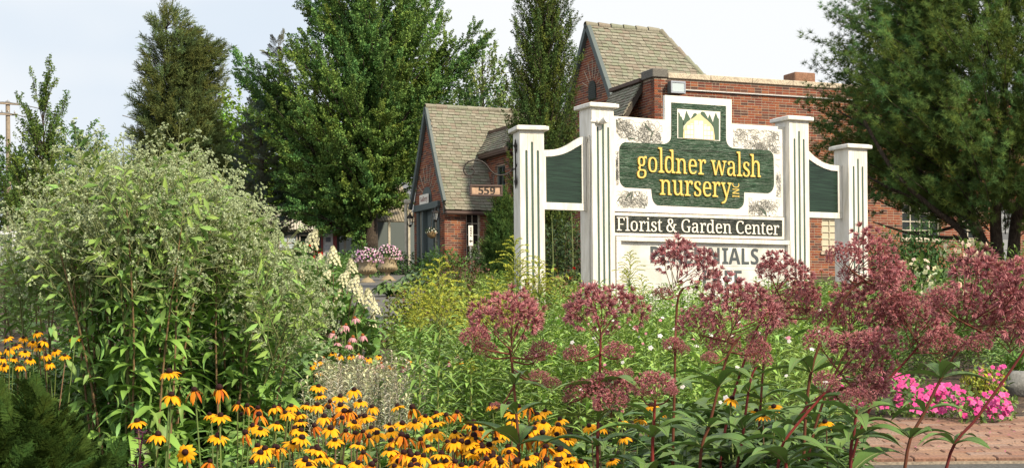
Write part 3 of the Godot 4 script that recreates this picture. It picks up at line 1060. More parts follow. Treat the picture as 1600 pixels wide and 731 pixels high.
func build_hut() -> void:
	var hc := on_ground(695, 48)
	var t := Transform3D(Basis(Vector3.UP, BTURN), hc)
	var o := thing("entrance_house", "small steep roofed red brick entrance house with grey door in its gable", "house", hc, BTURN)
	var X := Vector3.RIGHT
	var Z := Vector3.BACK
	var wdt: float = -spot(t, 647.5, 400, Vector3.ZERO, X).z
	var eave: float = spot(t, 695, 313, Vector3.ZERO, Z).y
	var apex := spot(t, 667.5, 170, Vector3.ZERO, X)
	apex.z = -wdt / 2
	var ridge_end := 7.0
	var low := -0.6
	# gable wall with the door
	var gt := Transform3D(Basis(Z, Vector3.UP, -X), Vector3(0, 0, -wdt))
	var gx := func(u, v):
		var p := spot(t, u, v, Vector3.ZERO, X)
		return Vector2(p.z + wdt, p.y)
	var d0: Vector2 = gx.call(652, 330)
	var d1: Vector2 = gx.call(687, 325)
	var dtop := (d0.y + d1.y) / 2
	var dx0 := d0.x
	var dx1 := d1.x
	var n0: Vector2 = gx.call(661, 325)
	var n1: Vector2 = gx.call(674.5, 296)
	var holes := [Rect2(dx0, low, dx1 - dx0, dtop - low)]
	brick_wall(o, gt, PackedVector2Array([Vector2(0, low), Vector2(wdt, low), Vector2(wdt, eave), Vector2(wdt / 2, apex.y - 0.1), Vector2(0, eave)]), holes, Vector2(wdt * 0.6, 2.2))
	# door, side lights and frame
	var fr := MB.new()
	var fw := 0.14
	var dc := (n0.x + n1.x) / 2
	for x in [dx0 + fw / 2, dx1 - fw / 2]:
		fr.bx(Vector3(x, (dtop + low) / 2, -0.04), Vector3(fw, dtop - low, 0.16), 0.008)
	fr.bx(Vector3((dx0 + dx1) / 2, dtop + 0.09, 0.01), Vector3(dx1 - dx0 + 0.14, 0.2, 0.2), 0.012)
	for x in [n0.x - 0.06, n1.x + 0.06]:
		fr.bx(Vector3(x, (dtop + low) / 2, -0.05), Vector3(0.12, dtop - low, 0.14), 0.008)
	var df := obj("door_frame", fr, M.trim_dark, o, gt)
	var dr := MB.new()
	dr.bx(Vector3(dc, (dtop + low) / 2, -0.13), Vector3(n1.x - n0.x, dtop - low, 0.05))
	var door := obj("door", dr, M.door_grey, o, gt)
	var dp := MB.new()
	for k in 3:
		dp.bx(Vector3(dc, 0.45 + k * 0.62, -0.1), Vector3((n1.x - n0.x) * 0.62, 0.48, 0.02), 0.008)
	obj("door_panel", dp, M.trim_dark, door)
	var kb := MB.new()
	kb.lathe(PackedVector2Array([Vector2(0, -0.03), Vector2(0.03, -0.01), Vector2(0.03, 0.02), Vector2(0, 0.035)]), 8, Transform3D(Basis(), Vector3(n1.x - 0.08, 1.0, -0.07)))
	obj("door_knob", kb, M.chrome, door)
	for side in [[dx0 + fw, n0.x - 0.12], [n1.x + 0.12, dx1 - fw]]:
		if side[1] - side[0] > 0.02:
			var g := MB.new()
			g.bx(Vector3((side[0] + side[1]) / 2, dtop / 2 + 0.3, -0.1), Vector3(side[1] - side[0], dtop - 0.62, 0.02))
			g.bx(Vector3((side[0] + side[1]) / 2, -0.1, -0.07), Vector3(side[1] - side[0], 0.75, 0.06))
			var sl_ := obj("side_light", g, M.window_dark, o, gt)
			var wj := MB.new()
			wj.bx(Vector3(side[0] + 0.02, dtop / 2 + 0.3, -0.07), Vector3(0.045, dtop - 0.62, 0.05))
			for k in 4:
				wj.bx(Vector3((side[0] + side[1]) / 2, 0.75 + k * 0.36, -0.075), Vector3(side[1] - side[0], 0.025, 0.03))
			obj("side_light_bar", wj, M.ivory, sl_)
	# arched niche over the door
	var ni := PackedVector2Array([Vector2(n0.x, dtop + 0.19), Vector2(n1.x, dtop + 0.19)])
	for k in 9:
		var a := PI * k / 8
		ni.append(Vector2(dc + cos(a) * (n1.x - n0.x) / 2, n1.y - 0.2 + sin(a) * 0.32))
	var nb := MB.new()
	nb.prism(ni, 0.005, 0.03)
	obj("arched_niche", nb, M.trim_dark, o, gt)
	var vs := MB.new()   # pale joints fanning over the arch
	for k in 7:
		var a := PI * (0.14 + 0.72 * k / 6)
		beam(vs, Vector3(dc + cos(a) * 0.4, n1.y - 0.2 + sin(a) * 0.42, 0.008), Vector3(dc + cos(a) * 0.85, n1.y - 0.2 + sin(a) * 1.0, 0.008), 0.012, 0.016)
	obj("arch_joint", vs, M.stone, o, gt)
	# verge boards with a kick at the foot
	for s in [1.0, -1.0]:
		var zc := -wdt / 2
		var hw := wdt / 2
		var pts := []
		for k in 5:
			var q := k / 4.0
			pts.append(Vector3(-0.07, lerpf(apex.y + 0.02, eave - 0.05, q), zc + s * (lerpf(0.0, hw + 0.02, q) + (0.14 * q * q * q))))
		verge(o, pts, M.trim_dark)
	# right wall with a window
	var rt := Transform3D(Basis(X, Vector3.UP, Z), Vector3.ZERO)
	var w0 := spot(t, 728, 331, Vector3.ZERO, Z)
	var w1 := spot(t, 750, 402, Vector3.ZERO, Z)
	var wr := Rect2(w0.x, w1.y, w1.x - w0.x, w0.y - w1.y)
	var xw: float = spot(t, 771, 380, Vector3.ZERO, Z).x
	brick_wall(o, rt, PackedVector2Array([Vector2(0, low), Vector2(xw, low), Vector2(xw, eave), Vector2(0, eave)]), [wr], Vector2(0.6, 1.5))
	window(o, rt, wr, M.ivory, 2, 4, 0.025)
	var cap := MB.new()
	cap.bx(Vector3(0.09, eave - 0.2, 0.0), Vector3(0.26, 0.4, 0.08), 0.01)
	obj("kneeler", cap, M.grey_stone, o)
	# roof: the slope facing the road, the far slope, ridge and gutter
	var over := 0.16
	var drop := (apex.y - eave) / (wdt / 2) * over
	var e0 := Vector3(-0.04, eave - drop + 0.1, over)
	var sf := slope_frame(e0, X, Vector3(-0.04, apex.y + 0.1, -wdt / 2))
	var sl_len := (Vector3(-0.04, apex.y + 0.1, -wdt / 2) - e0).length()
	tiled_roof(o, sf, PackedVector2Array([Vector2(0, 0), Vector2(xw + 0.5, 0), Vector2(xw + 0.5, sl_len * 0.5), Vector2(ridge_end, sl_len * 0.62), Vector2(ridge_end, sl_len), Vector2(0, sl_len)]), Vector2(1.2, 1.5))
	var fb := MB.new()
	var bf := slope_frame(Vector3(ridge_end, eave - drop + 0.1, -wdt - over), -X, Vector3(ridge_end, apex.y + 0.1, -wdt / 2))
	fb.prism(PackedVector2Array([Vector2(0, 0), Vector2(ridge_end, 0), Vector2(ridge_end, sl_len), Vector2(0, sl_len)]), -0.1, 0.0, bf)
	obj("far_roof", fb, M.tiles[0], o)
	for k in 20:
		var rd := MB.new()
		rd.lathe(PackedVector2Array([Vector2(0.085, 0), Vector2(0.1, 0.02), Vector2(0.085, 0.36)]), 10, Transform3D(Basis(Vector3(0, 0, 1), -PI / 2), Vector3(-0.1 + k * 0.35, apex.y + 0.06, -wdt / 2)))
		obj("ridge_tile", rd, M.tiles[k * 3 % 7], o)
	var gu := MB.new()
	gu.bx(Vector3(xw / 2, eave - drop + 0.0, over + 0.03), Vector3(xw + 0.1, 0.11, 0.11), 0.03)
	gu.bx(Vector3(xw / 2, eave - 0.12, 0.06), Vector3(xw, 0.12, 0.1))
	obj("gutter", gu, M.trim_brown, o)
	lantern(o, Vector3(0, 2.0, -0.22))
	lantern(o, Vector3(0, 2.0, -wdt + 0.15))
	# flat-roofed wing that comes forward, with a skirt of tiles on its left side
	var wing := thing("side_wing", "shaded brick side wing with tiled skirt roof behind the columnar tree", "building", t * Vector3(xw, 0, 0), BTURN)
	var ey := 3.75
	var lt := Transform3D(Basis(Z, Vector3.UP, -X), Vector3(0, 0, -1.2))
	brick_wall(wing, lt, PackedVector2Array([Vector2(0, low), Vector2(2.5, low), Vector2(2.5, ey), Vector2(0, ey)]), [Rect2(1.5, 1.0, 0.6, 2.3)], Vector2(1.8, 3.0))
	window(wing, lt, Rect2(1.5, 1.0, 0.6, 2.3), M.trim_dark, 2, 4, 0.03)
	brick_wall(wing, Transform3D(Basis(X, Vector3.UP, Z), Vector3(0, 0, 1.3)), PackedVector2Array([Vector2(0, low), Vector2(4.5, low), Vector2(4.5, ey), Vector2(0, ey)]), [], Vector2(1, 1.5))
	var sk := slope_frame(Vector3(-0.25, ey, -1.4), Z, Vector3(0.35, ey + 0.75, -1.4))
	tiled_roof(wing, sk, PackedVector2Array([Vector2(0, 0), Vector2(2.8, 0), Vector2(2.8, 0.94), Vector2(0.3, 0.94)]), Vector2(1.5, 0.5), 150)
	var tb := MB.new()
	tb.bx(Vector3(2.5, ey + 0.74, 0.1), Vector3(4.5, 0.1, 2.8), 0.01)
	tb.bx(Vector3(-0.22, ey - 0.05, 0.1), Vector3(0.1, 0.12, 2.8), 0.02)
	tb.bx(Vector3(-0.1, ey - 0.12, 0.1), Vector3(0.3, 0.05, 2.8))
	obj("roof_edge", tb, M.trim_brown, wing)
	var vl := MB.new()
	beam(vl, Vector3(-0.3, ey - 0.02, -1.05), Vector3(0.36, ey + 0.8, -1.25), 0.06, 0.05)
	obj("copper_valley", vl, M.copper_green, wing)
	# shop plate over the door
	var g0: Vector2 = gx.call(659.8, 306)
	var g1: Vector2 = gx.call(673.6, 317)
	var sp := thing("shop_plate", "small white script plate over the grey door of the entrance house", "sign", t * (gt * Vector3((g0.x + g1.x) / 2, (g0.y + g1.y) / 2, 0.09)), BTURN - PI / 2)
	var pw := g1.x - g0.x
	var pb := MB.new()
	pb.bx(Vector3(0, 0, 0), Vector3(pw, 0.3, 0.025), 0.004)
	obj("plate", pb, M.letter_white, sp)
	letters("Gallery", font(["Droid Serif"]), Vector2(-pw * 0.42, -0.06), pw * 0.84, 0.14, "G", 0.013, M.red_paint, sp, 0.004)
	# flower basket by the door
	var bk := thing("flower_basket", "small round basket of white flowers hanging beside the grey door", "plant", t * Vector3(-0.25, 1.35, -0.42), 0)
	var rb := MB.new()
	rb.col = Color(0.2, 0.14, 0.07)
	rb.lathe(PackedVector2Array([Vector2(0, -0.22), Vector2(0.12, -0.16), Vector2(0.17, 0), Vector2(0, 0)]), 10)
	rb.tube(PackedVector3Array([Vector3(0, 0, 0), Vector3(0, 0.45, 0)]), 0.005, 0.005, 4)
	obj("basket", rb, M.stem, bk)
	bouquet(bk, Vector3.ZERO, 0.2, 0.17, 120, 40, Color(0.06, 0.13, 0.03), Color(0.75, 0.75, 0.68), 0.06, 0.05)
	# arrow sign on a post by the window
	var ap := at(735.5, 430, 44)
	ap.y = gy(44)
	var asn := thing("arrow_sign_post", "narrow white arrow sign on a grey post before the house window", "sign", ap, 0.3)
	var pst := MB.new()
	var ph: float = at(735, 353, 44).y - ap.y
	pst.bx(Vector3(0, ph / 2, 0), Vector3(0.05, ph, 0.04), 0.005)
	obj("post", pst, M.steel, asn)
	var pp := MB.new()
	pp.bx(Vector3(0, ph - 0.27, 0.03), Vector3(0.13, 0.56, 0.02), 0.004)
	obj("panel", pp, M.letter_white, asn)
	letters("PARK", font(["Droid Sans"], true), Vector2(0.035, ph - 0.3), 0.28, 0.06, "P", 0.041, M.letter_grey, asn, 0.003, PI / 2)
	var ar := MB.new()
	ar.prism(PackedVector2Array([Vector2(-0.05, ph - 0.42), Vector2(0, ph - 0.47), Vector2(0, ph - 0.44), Vector2(0.05, ph - 0.44), Vector2(0.05, ph - 0.4), Vector2(0, ph - 0.4), Vector2(0, ph - 0.37)]), 0.04, 0.043)
	obj("arrow", ar, M.ink, asn)

func bouquet(parent: Node, c: Vector3, r: float, h: float, nl: int, nf: int, lc: Color, fc: Color, ls: float, fs: float, fcalled := "flowers") -> void:
	var xs := []
	var cs := PackedColorArray()
	for i in nl:
		var d := rnd_dir()
		d.y = absf(d.y) * 1.0 - 0.25
		var p := c + Vector3(d.x * r, d.y * h, d.z * r) * rf(0.5, 1.0)
		xs.append(Transform3D(basis_along(d + rnd_dir() * 0.6, Vector3.UP + rnd_dir() * 0.3).scaled(Vector3.ONE * ls * rf(0.7, 1.3)), p))
		cs.append(lc * rf(0.6, 1.4))
	many("foliage", leaf_shapes[0], M.leaf, xs, cs, parent)
	xs = []
	cs = PackedColorArray()
	for i in nf:
		var d := rnd_dir()
		d.y = absf(d.y) * 1.1 - 0.35
		var p := c + Vector3(d.x * r, d.y * h, d.z * r) * rf(0.92, 1.12)
		xs.append(Transform3D(basis_along(d.cross(rnd_dir()), d + rnd_dir() * 0.4).scaled(Vector3.ONE * fs * rf(0.7, 1.2)), p))
		cs.append(fc * Color(rf(0.85, 1.1), rf(0.75, 1.15), rf(0.85, 1.1)))
	many(fcalled, bloom_shape, M.petal, xs, cs, parent)

func build_tower() -> void:
	var tc := on_ground(979, 43.6)
	var t := Transform3D(Basis(Vector3.UP, BTURN), tc)
	var o := thing("gabled_tower", "tall steep roofed brick gable with arched louvre behind the sign", "building", tc, BTURN)
	var X := Vector3.RIGHT
	var Z := Vector3.BACK
	var apex := spot(t, 921, 43, Vector3.ZERO, X)
	var wdt: float = -apex.z * 2
	var eave: float = spot(t, 979, 214, Vector3.ZERO, Z).y
	var gt := Transform3D(Basis(Z, Vector3.UP, -X), Vector3(0, 0, -wdt))
	brick_wall(o, gt, PackedVector2Array([Vector2(0, 0), Vector2(wdt, 0), Vector2(wdt, eave), Vector2(wdt / 2, apex.y - 0.1), Vector2(0, eave)]), [], Vector2(wdt * 0.5, apex.y - 2.4))
	for s in [1.0, -1.0]:
		verge(o, [Vector3(-0.06, apex.y + 0.06, -wdt / 2), Vector3(-0.06, lerpf(apex.y, eave, 0.5) + 0.03, -wdt / 2 + s * wdt * 0.26), Vector3(-0.06, eave - 0.1, -wdt / 2 + s * (wdt / 2 + 0.12))], M.trim_dark, 0.16, 0.13)
	# louvre
	var l0 := spot(t, 921, 158, Vector3.ZERO, X)
	var l1 := spot(t, 932, 124, Vector3.ZERO, X)
	var ax := (l0.z + l1.z) / 2 + wdt
	var aw := l1.z - l0.z
	var ay := l1.y - aw * 0.5
	var arch := PackedVector2Array([Vector2(ax - aw / 2, l0.y), Vector2(ax + aw / 2, l0.y)])
	for k in 11:
		var a := PI * k / 10
		arch.append(Vector2(ax + cos(a) * aw / 2, ay + sin(a) * aw / 2))
	var lb := MB.new()
	lb.prism(arch, 0.004, 0.014)
	var lou := obj("louvre", lb, M.window_dark, o, gt)
	for k in 9:
		var y: float = l0.y + 0.06 + k * (ay + aw * 0.4 - l0.y) / 9.0
		var hw: float = aw / 2 - 0.015
		if y > ay:
			hw = sqrt(maxf(0.001, pow(aw / 2, 2) - pow(y - ay, 2))) - 0.01
		var sb := MB.new()
		sb.box(Transform3D(Basis(Vector3.RIGHT, 0.7), Vector3(ax, y, 0.03)), Vector3(hw * 2, 0.07, 0.012))
		obj("slat", sb, M.trim_dark, lou)
	var vs := MB.new()
	for k in 7:
		var a := PI * (0.1 + 0.8 * k / 6)
		beam(vs, Vector3(ax + cos(a) * aw * 0.65, ay + sin(a) * aw * 0.65, 0.008), Vector3(ax + cos(a) * aw * 1.5, ay + sin(a) * aw * 1.9, 0.008), 0.012, 0.02)
	obj("arch_joint", vs, M.stone, o, gt)
	# roof with a hip on the right
	var rx: float = spot(t, 1031, 52, apex, Z).x
	var over := 0.15
	var up := Vector3(-0.04, apex.y + 0.1, -wdt / 2)
	var e0 := Vector3(-0.04, eave - 0.1, over)
	var sf := slope_frame(e0, X, up)
	var nn := sf.basis.z
	var hp := spot(t, 1096, 115, e0, nn)
	var len := (sf.affine_inverse() * up).y
	var hl := sf.affine_inverse() * hp
	var r0 := rx + 0.04
	var xe: float = r0 + (hl.x - r0) * len / (len - hl.y)
	tiled_roof(o, sf, PackedVector2Array([Vector2(0, 0), Vector2(xe, 0), Vector2(r0, len), Vector2(0, len)]), Vector2(1.6, 3.0), 300, 0.115)
	var hb := MB.new()
	var c0 := sf * Vector3(xe, 0, 0)
	var c1 := Vector3(c0.x, c0.y, -wdt - over)
	var pk := Vector3(rx, apex.y + 0.1, -wdt / 2)
	hb.tri(c0, c1, pk)
	hb.quad(c1, Vector3(-0.04, c1.y, c1.z), up, pk)
	obj("far_roof", hb, M.tiles[1], o)
	var k2 := 0
	for line in [[up + Vector3(-0.1, 0, 0), pk], [pk, c0]]:
		var a: Vector3 = line[0]
		var b: Vector3 = line[1]
		var n := int((b - a).length() / 0.36)
		for k in n:
			var rd := MB.new()
			rd.lathe(PackedVector2Array([Vector2(0.09, 0), Vector2(0.11, 0.02), Vector2(0.085, 0.38)]), 10, Transform3D(basis_along((b - a)) * Basis(Vector3(0, 0, 1), -PI / 2), a.lerp(b, float(k) / n) - Vector3(0, 0.03, 0)))
			obj("ridge_tile", rd, M.tiles[k2 * 3 % 7], o)
			k2 += 1
	var rw := MB.new()
	rw.bx(Vector3(xe / 2, eave / 2, -wdt / 2), Vector3(xe - 0.4, eave, wdt - 0.4))
	obj("body", rw, M.mortar, o)

func build_main() -> void:
	var pc := on_ground(1025.4, 41)
	var t := Transform3D(Basis(Vector3.UP, BTURN * 0.9), pc)
	var X := Vector3.RIGHT
	var Z := Vector3.BACK
	var o := thing("shop_building", "long flat roofed red brick shop building with pale stone coping behind the pine", "building", pc, BTURN * 0.9)
	var S := func(u, v): return spot(t, u, v, Vector3.ZERO, Z)
	var top: float = S.call(1041, 121.5).y
	var length := 15.0
	var low := -0.8
	var rt := Transform3D()
	var holes := []
	for w in [[1285, 341, 1327, 394], [1410, 318, 1470, 374], [1556, 318, 1586, 420], [1500, 318, 1530, 374]]:
		var a: Vector3 = S.call(w[0], w[1])
		var b: Vector3 = S.call(w[2], w[3])
		holes.append(Rect2(a.x, b.y, b.x - a.x, a.y - b.y))
	brick_wall(o, rt, PackedVector2Array([Vector2(0, low), Vector2(length, low), Vector2(length, top), Vector2(0, top)]), holes, S3(S.call(1200, 160)))
	window(o, rt, holes[0], M.window_cream, 3, 5, 0.02, M.window_cream)
	window(o, rt, holes[1], M.ivory, 4, 4, 0.03)
	window(o, rt, holes[3], M.ivory, 2, 4, 0.03)
	var dr := MB.new()
	var dh: Rect2 = holes[2]
	dr.bx(Vector3(dh.get_center().x, dh.get_center().y, -0.1), Vector3(dh.size.x, dh.size.y, 0.05))
	var door := obj("door", dr, M.slate, o)
	var dpn := MB.new()
	for k in 2:
		dpn.bx(Vector3(dh.get_center().x, dh.position.y + dh.size.y * (0.3 + 0.4 * k), -0.07), Vector3(dh.size.x * 0.6, dh.size.y * 0.3, 0.02), 0.01)
	obj("door_panel", dpn, M.steel, door)
	# left side wall and corner pier
	brick_wall(o, Transform3D(Basis(Z, Vector3.UP, -X), Vector3(0, 0, -2.4)), PackedVector2Array([Vector2(0, low), Vector2(2.4, low), Vector2(2.4, top), Vector2(0, top)]), [], Vector2(2.2, top - 0.8), 0.2, 150)
	# coping stones
	var g := MB.new()
	var pw: float = S.call(1041, 121).x
	g.bx(Vector3(pw / 2 - 0.02, top + 0.11, -0.28), Vector3(pw + 0.1, 0.22, 0.66), 0.015)
	obj("coping_stone", g, M.grey_stone, o)
	var x := pw + 0.035
	while x < length:
		var c := MB.new()
		var l: float = minf(1.25, length - x)
		c.bx(Vector3(x + l / 2, top + 0.06, -0.12), Vector3(l - 0.008, 0.14, 0.36), 0.012)
		obj("coping_stone", c, M.stone, o)
		x += 1.25
	var rf_ := MB.new()
	rf_.bx(Vector3(length / 2 + 0.2, top - 0.2, -4.3), Vector3(length - 0.6, 0.1, 8.2))
	obj("flat_roof", rf_, M.slate, o)
	# tile skirt on the left side
	var ey: float = spot(t, 985, 178, Vector3(-0.5, 0, 0), X).y
	var sk := slope_frame(Vector3(-0.55, ey, -2.4), Z, Vector3(0.0, ey + 0.9, -2.4))
	tiled_roof(o, sk, PackedVector2Array([Vector2(0, 0), Vector2(1.75, 0), Vector2(1.75, 1.05), Vector2(0, 1.05)]), Vector2(1.5, 0.5), 100)
	var ed := MB.new()
	ed.bx(Vector3(-0.02, ey + 0.93, -1.5), Vector3(0.22, 0.1, 1.8), 0.01)
	ed.bx(Vector3(-0.52, ey - 0.06, -1.5), Vector3(0.1, 0.1, 1.75), 0.02)
	obj("roof_edge", ed, M.trim_brown, o)
	# pipe along the wall
	var p0: Vector3 = S.call(1065, 140.8)
	var p1: Vector3 = S.call(1275, 153.3)
	var pi := MB.new()
	pi.tube(PackedVector3Array([Vector3(p0.x, (p0.y + p1.y) / 2, 0.04), Vector3(p1.x + 3, (p0.y + p1.y) / 2, 0.04)]), 0.022, 0.022, 8)
	obj("wall_pipe", pi, M.steel, o)
	# floodlight
	var f0: Vector3 = S.call(1041.5, 128)
	var f1: Vector3 = S.call(1064.5, 149)
	var fl := thing("wall_floodlight", "square grey floodlight with glass front on the brick wall above the sign", "lamp", t * Vector3((f0.x + f1.x) / 2, (f0.y + f1.y) / 2, 0.16), BTURN * 0.9)
	var fw := f1.x - f0.x
	var fh := f0.y - f1.y
	var fb := MB.new()
	fb.bx(Vector3(0, 0, -0.02), Vector3(fw, fh, 0.2), 0.02)
	obj("housing", fb, M.trim_dark, fl)
	var ff := MB.new()
	ff.bx(Vector3(0, fh / 2 - 0.03, 0.09), Vector3(fw, 0.05, 0.03), 0.006)
	ff.bx(Vector3(0, -fh / 2 + 0.03, 0.09), Vector3(fw, 0.05, 0.03), 0.006)
	ff.bx(Vector3(fw / 2 - 0.02, 0, 0.09), Vector3(0.04, fh - 0.1, 0.03), 0.006)
	ff.bx(Vector3(-fw / 2 + 0.02, 0, 0.09), Vector3(0.04, fh - 0.1, 0.03), 0.006)
	obj("rim", ff, M.chrome, fl)
	var fg := MB.new()
	fg.bx(Vector3(0, 0.0, 0.085), Vector3(fw - 0.07, fh - 0.1, 0.01))
	obj("lens", fg, M.lens, fl)
	# chimney stub
	var ch := MB.new()
	var q: Vector3 = spot(t, 1243, 128, Vector3(0, 0, -0.9), Z)
	var q1: Vector3 = spot(t, 1275, 114, Vector3(0, 0, -0.9), Z)
	ch.bx(Vector3((q.x + q1.x) / 2, q1.y - 0.7, -1.2), Vector3(q1.x - q.x, 1.4, 0.6), 0.02)
	obj("chimney", ch, M.clay, o)

func S3(p: Vector3) -> Vector2:
	return Vector2(p.x, p.y)

func build_greenhouses() -> void:
	# lean-to with a ribbed translucent roof behind the ginkgo
	var p := on_ground(588, 55)
	var o := thing("lean_to", "lean-to with ribbed tan roof on white posts beside the entrance house", "shelter", p, 0.3)
	var g := gy(55.0)
	var yb: float = at(588, 344, 55).y - g
	var yt: float = at(588, 300, 57).y - g
	var sf := slope_frame(Vector3(-1.2, yb, 0), Vector3.RIGHT, Vector3(-1.2, yt + 0.3, -2.0))
	for k in 26:
		var b := MB.new()
		b.bx(Vector3(0.04 + k * 0.1, 1.2, 0), Vector3(0.085, 2.5, 0.02), 0.005)
		obj("roof_rib", b, M.awning, o, sf)
	var rb := MB.new()
	rb.bx(Vector3(1.3, 1.2, -0.03), Vector3(2.6, 2.5, 0.02))
	obj("roof", rb, M.awning, o, sf)
	for x in [-1.1, -0.35, 0.45, 1.15]:
		var b := MB.new()
		b.bx(Vector3(x, yb / 2, 0), Vector3(0.08, yb, 0.08), 0.006)
		obj("post", b, M.ivory, o)
	var bk := MB.new()
	bk.bx(Vector3(0, 1.2, -2.4), Vector3(3.2, 2.4, 0.1))
	obj("back_wall", bk, M.trim_dark, o)
	var gl := MB.new()
	gl.bx(Vector3(-0.5, 1.2, -2.3), Vector3(0.7, 0.9, 0.05))
	obj("window", gl, M.lens, o)
	var dp := thing("downpipe", "slim white downpipe with a bent head left of the entrance house", "pipe", on_ground(634.5, 50))
	var tb := MB.new()
	var hh: float = at(634, 322, 50).y - dp.position.y
	tb.tube(PackedVector3Array([Vector3(0, 0, 0), Vector3(0, hh, 0), Vector3(0.06, hh + 0.12, 0)]), 0.05, 0.05, 8)
	tb.bx(Vector3(0.05, hh + 0.14, 0), Vector3(0.22, 0.14, 0.16), 0.03)
	obj("pipe", tb, M.ivory, dp)
	# slate roofed shed further back
	var s := thing("slate_shed", "grey slate roof of a shed behind the ginkgo", "shed", on_ground(612, 66), 0.3)
	var sy: float = gy(66.0)
	var y0: float = at(612, 335, 66).y - sy
	var y1: float = at(612, 282, 68).y - sy
	var sr := MB.new()
	sr.quad(Vector3(-1.5, y0, 0), Vector3(2.5, y0, 0), Vector3(2.5, y1, -2.2), Vector3(-1.5, y1, -2.2))
	obj("roof", sr, M.slate, s)
	var sw := MB.new()
	sw.bx(Vector3(0.5, y0 / 2, -1.2), Vector3(3.6, y0, 2.2))
	obj("wall", sw, M.trim_dark, s)
	# long low house with a pale corrugated roof
	var q := on_ground(455, 62)
	var h := thing("low_glasshouse", "long low glasshouse with pale corrugated roof and white window frames", "greenhouse", q, 0.12)
	var gq := gy(62.0)
	var ye: float = at(455, 360, 62).y - gq
	var yr: float = at(455, 322, 64.5).y - gq
	var sf2 := slope_frame(Vector3(-3.0, ye, 0), Vector3.RIGHT, Vector3(-3.0, yr, -2.5))
	var ln := (Vector3(-3.0, yr, -2.5) - Vector3(-3.0, ye, 0)).length()
	for k in 44:
		var b := MB.new()
		b.tube(PackedVector3Array([Vector3(0.05 + k * 0.11, 0, 0), Vector3(0.05 + k * 0.11, ln, 0)]), 0.055, 0.055, 6)
		obj("roof_rib", b, M.ivory, h, sf2)
	var wb := MB.new()
	wb.bx(Vector3(-0.6, ye / 2, -1.4), Vector3(4.8, ye, 2.2))
	obj("wall", wb, M.trim_dark, h)
	for k in 6:
		var r := Rect2(-2.9 + k * 0.8, 0.7, 0.72, ye - 0.85)
		window(h, Transform3D(Basis(), Vector3(0, 0, -0.2)), r, M.ivory, 2, 2, 0.03, M.lens if k % 2 else M.window_dark)
	# notice board in a dark red frame
	var n := on_ground(512, 54)
	var nb := thing("notice_board", "tall dark red framed notice board with pale papers beside the ginkgo", "notice board", n, 0.25)
	var nt: float = at(512, 346, 54).y - n.y
	var fb := MB.new()
	fb.bx(Vector3(-0.2, nt / 2, 0), Vector3(0.06, nt, 0.1), 0.005)
	fb.bx(Vector3(0.24, nt / 2, 0), Vector3(0.12, nt, 0.1), 0.005)
	fb.bx(Vector3(0.02, nt - 0.07, 0), Vector3(0.38, 0.14, 0.098), 0.005)
	obj("frame", fb, M.red_paint, nb)
	var pb := MB.new()
	pb.bx(Vector3(0.0, nt - 0.75, -0.02), Vector3(0.34, 1.2, 0.03))
	var pan := obj("panel", pb, M.poster, nb)
	for k in 4:
		var b := MB.new()
		b.bx(Vector3(-0.04 + 0.05 * (k % 2), nt - 0.35 - k * 0.26, 0.0), Vector3(0.17, 0.16, 0.008))
		obj("paper", b, M.slate if k % 2 else M.steel, pan)
	# grey double door between board and tree
	var dd := thing("grey_door", "pale grey metal double door in the shade left of the ginkgo trunk", "door", on_ground(540, 60), 0.2)
	var dh: float = at(540, 356, 60).y - dd.position.y
	for x in [-0.35, 0.35]:
		var b := MB.new()
		b.bx(Vector3(x, dh / 2, 0), Vector3(0.66, dh, 0.05), 0.01)
		var leaf_ := obj("door_leaf", b, M.steel, dd)
		var w := MB.new()
		w.bx(Vector3(x, dh * 0.62, 0.03), Vector3(0.4, dh * 0.4, 0.01))
		obj("pane", w, M.lens, leaf_)

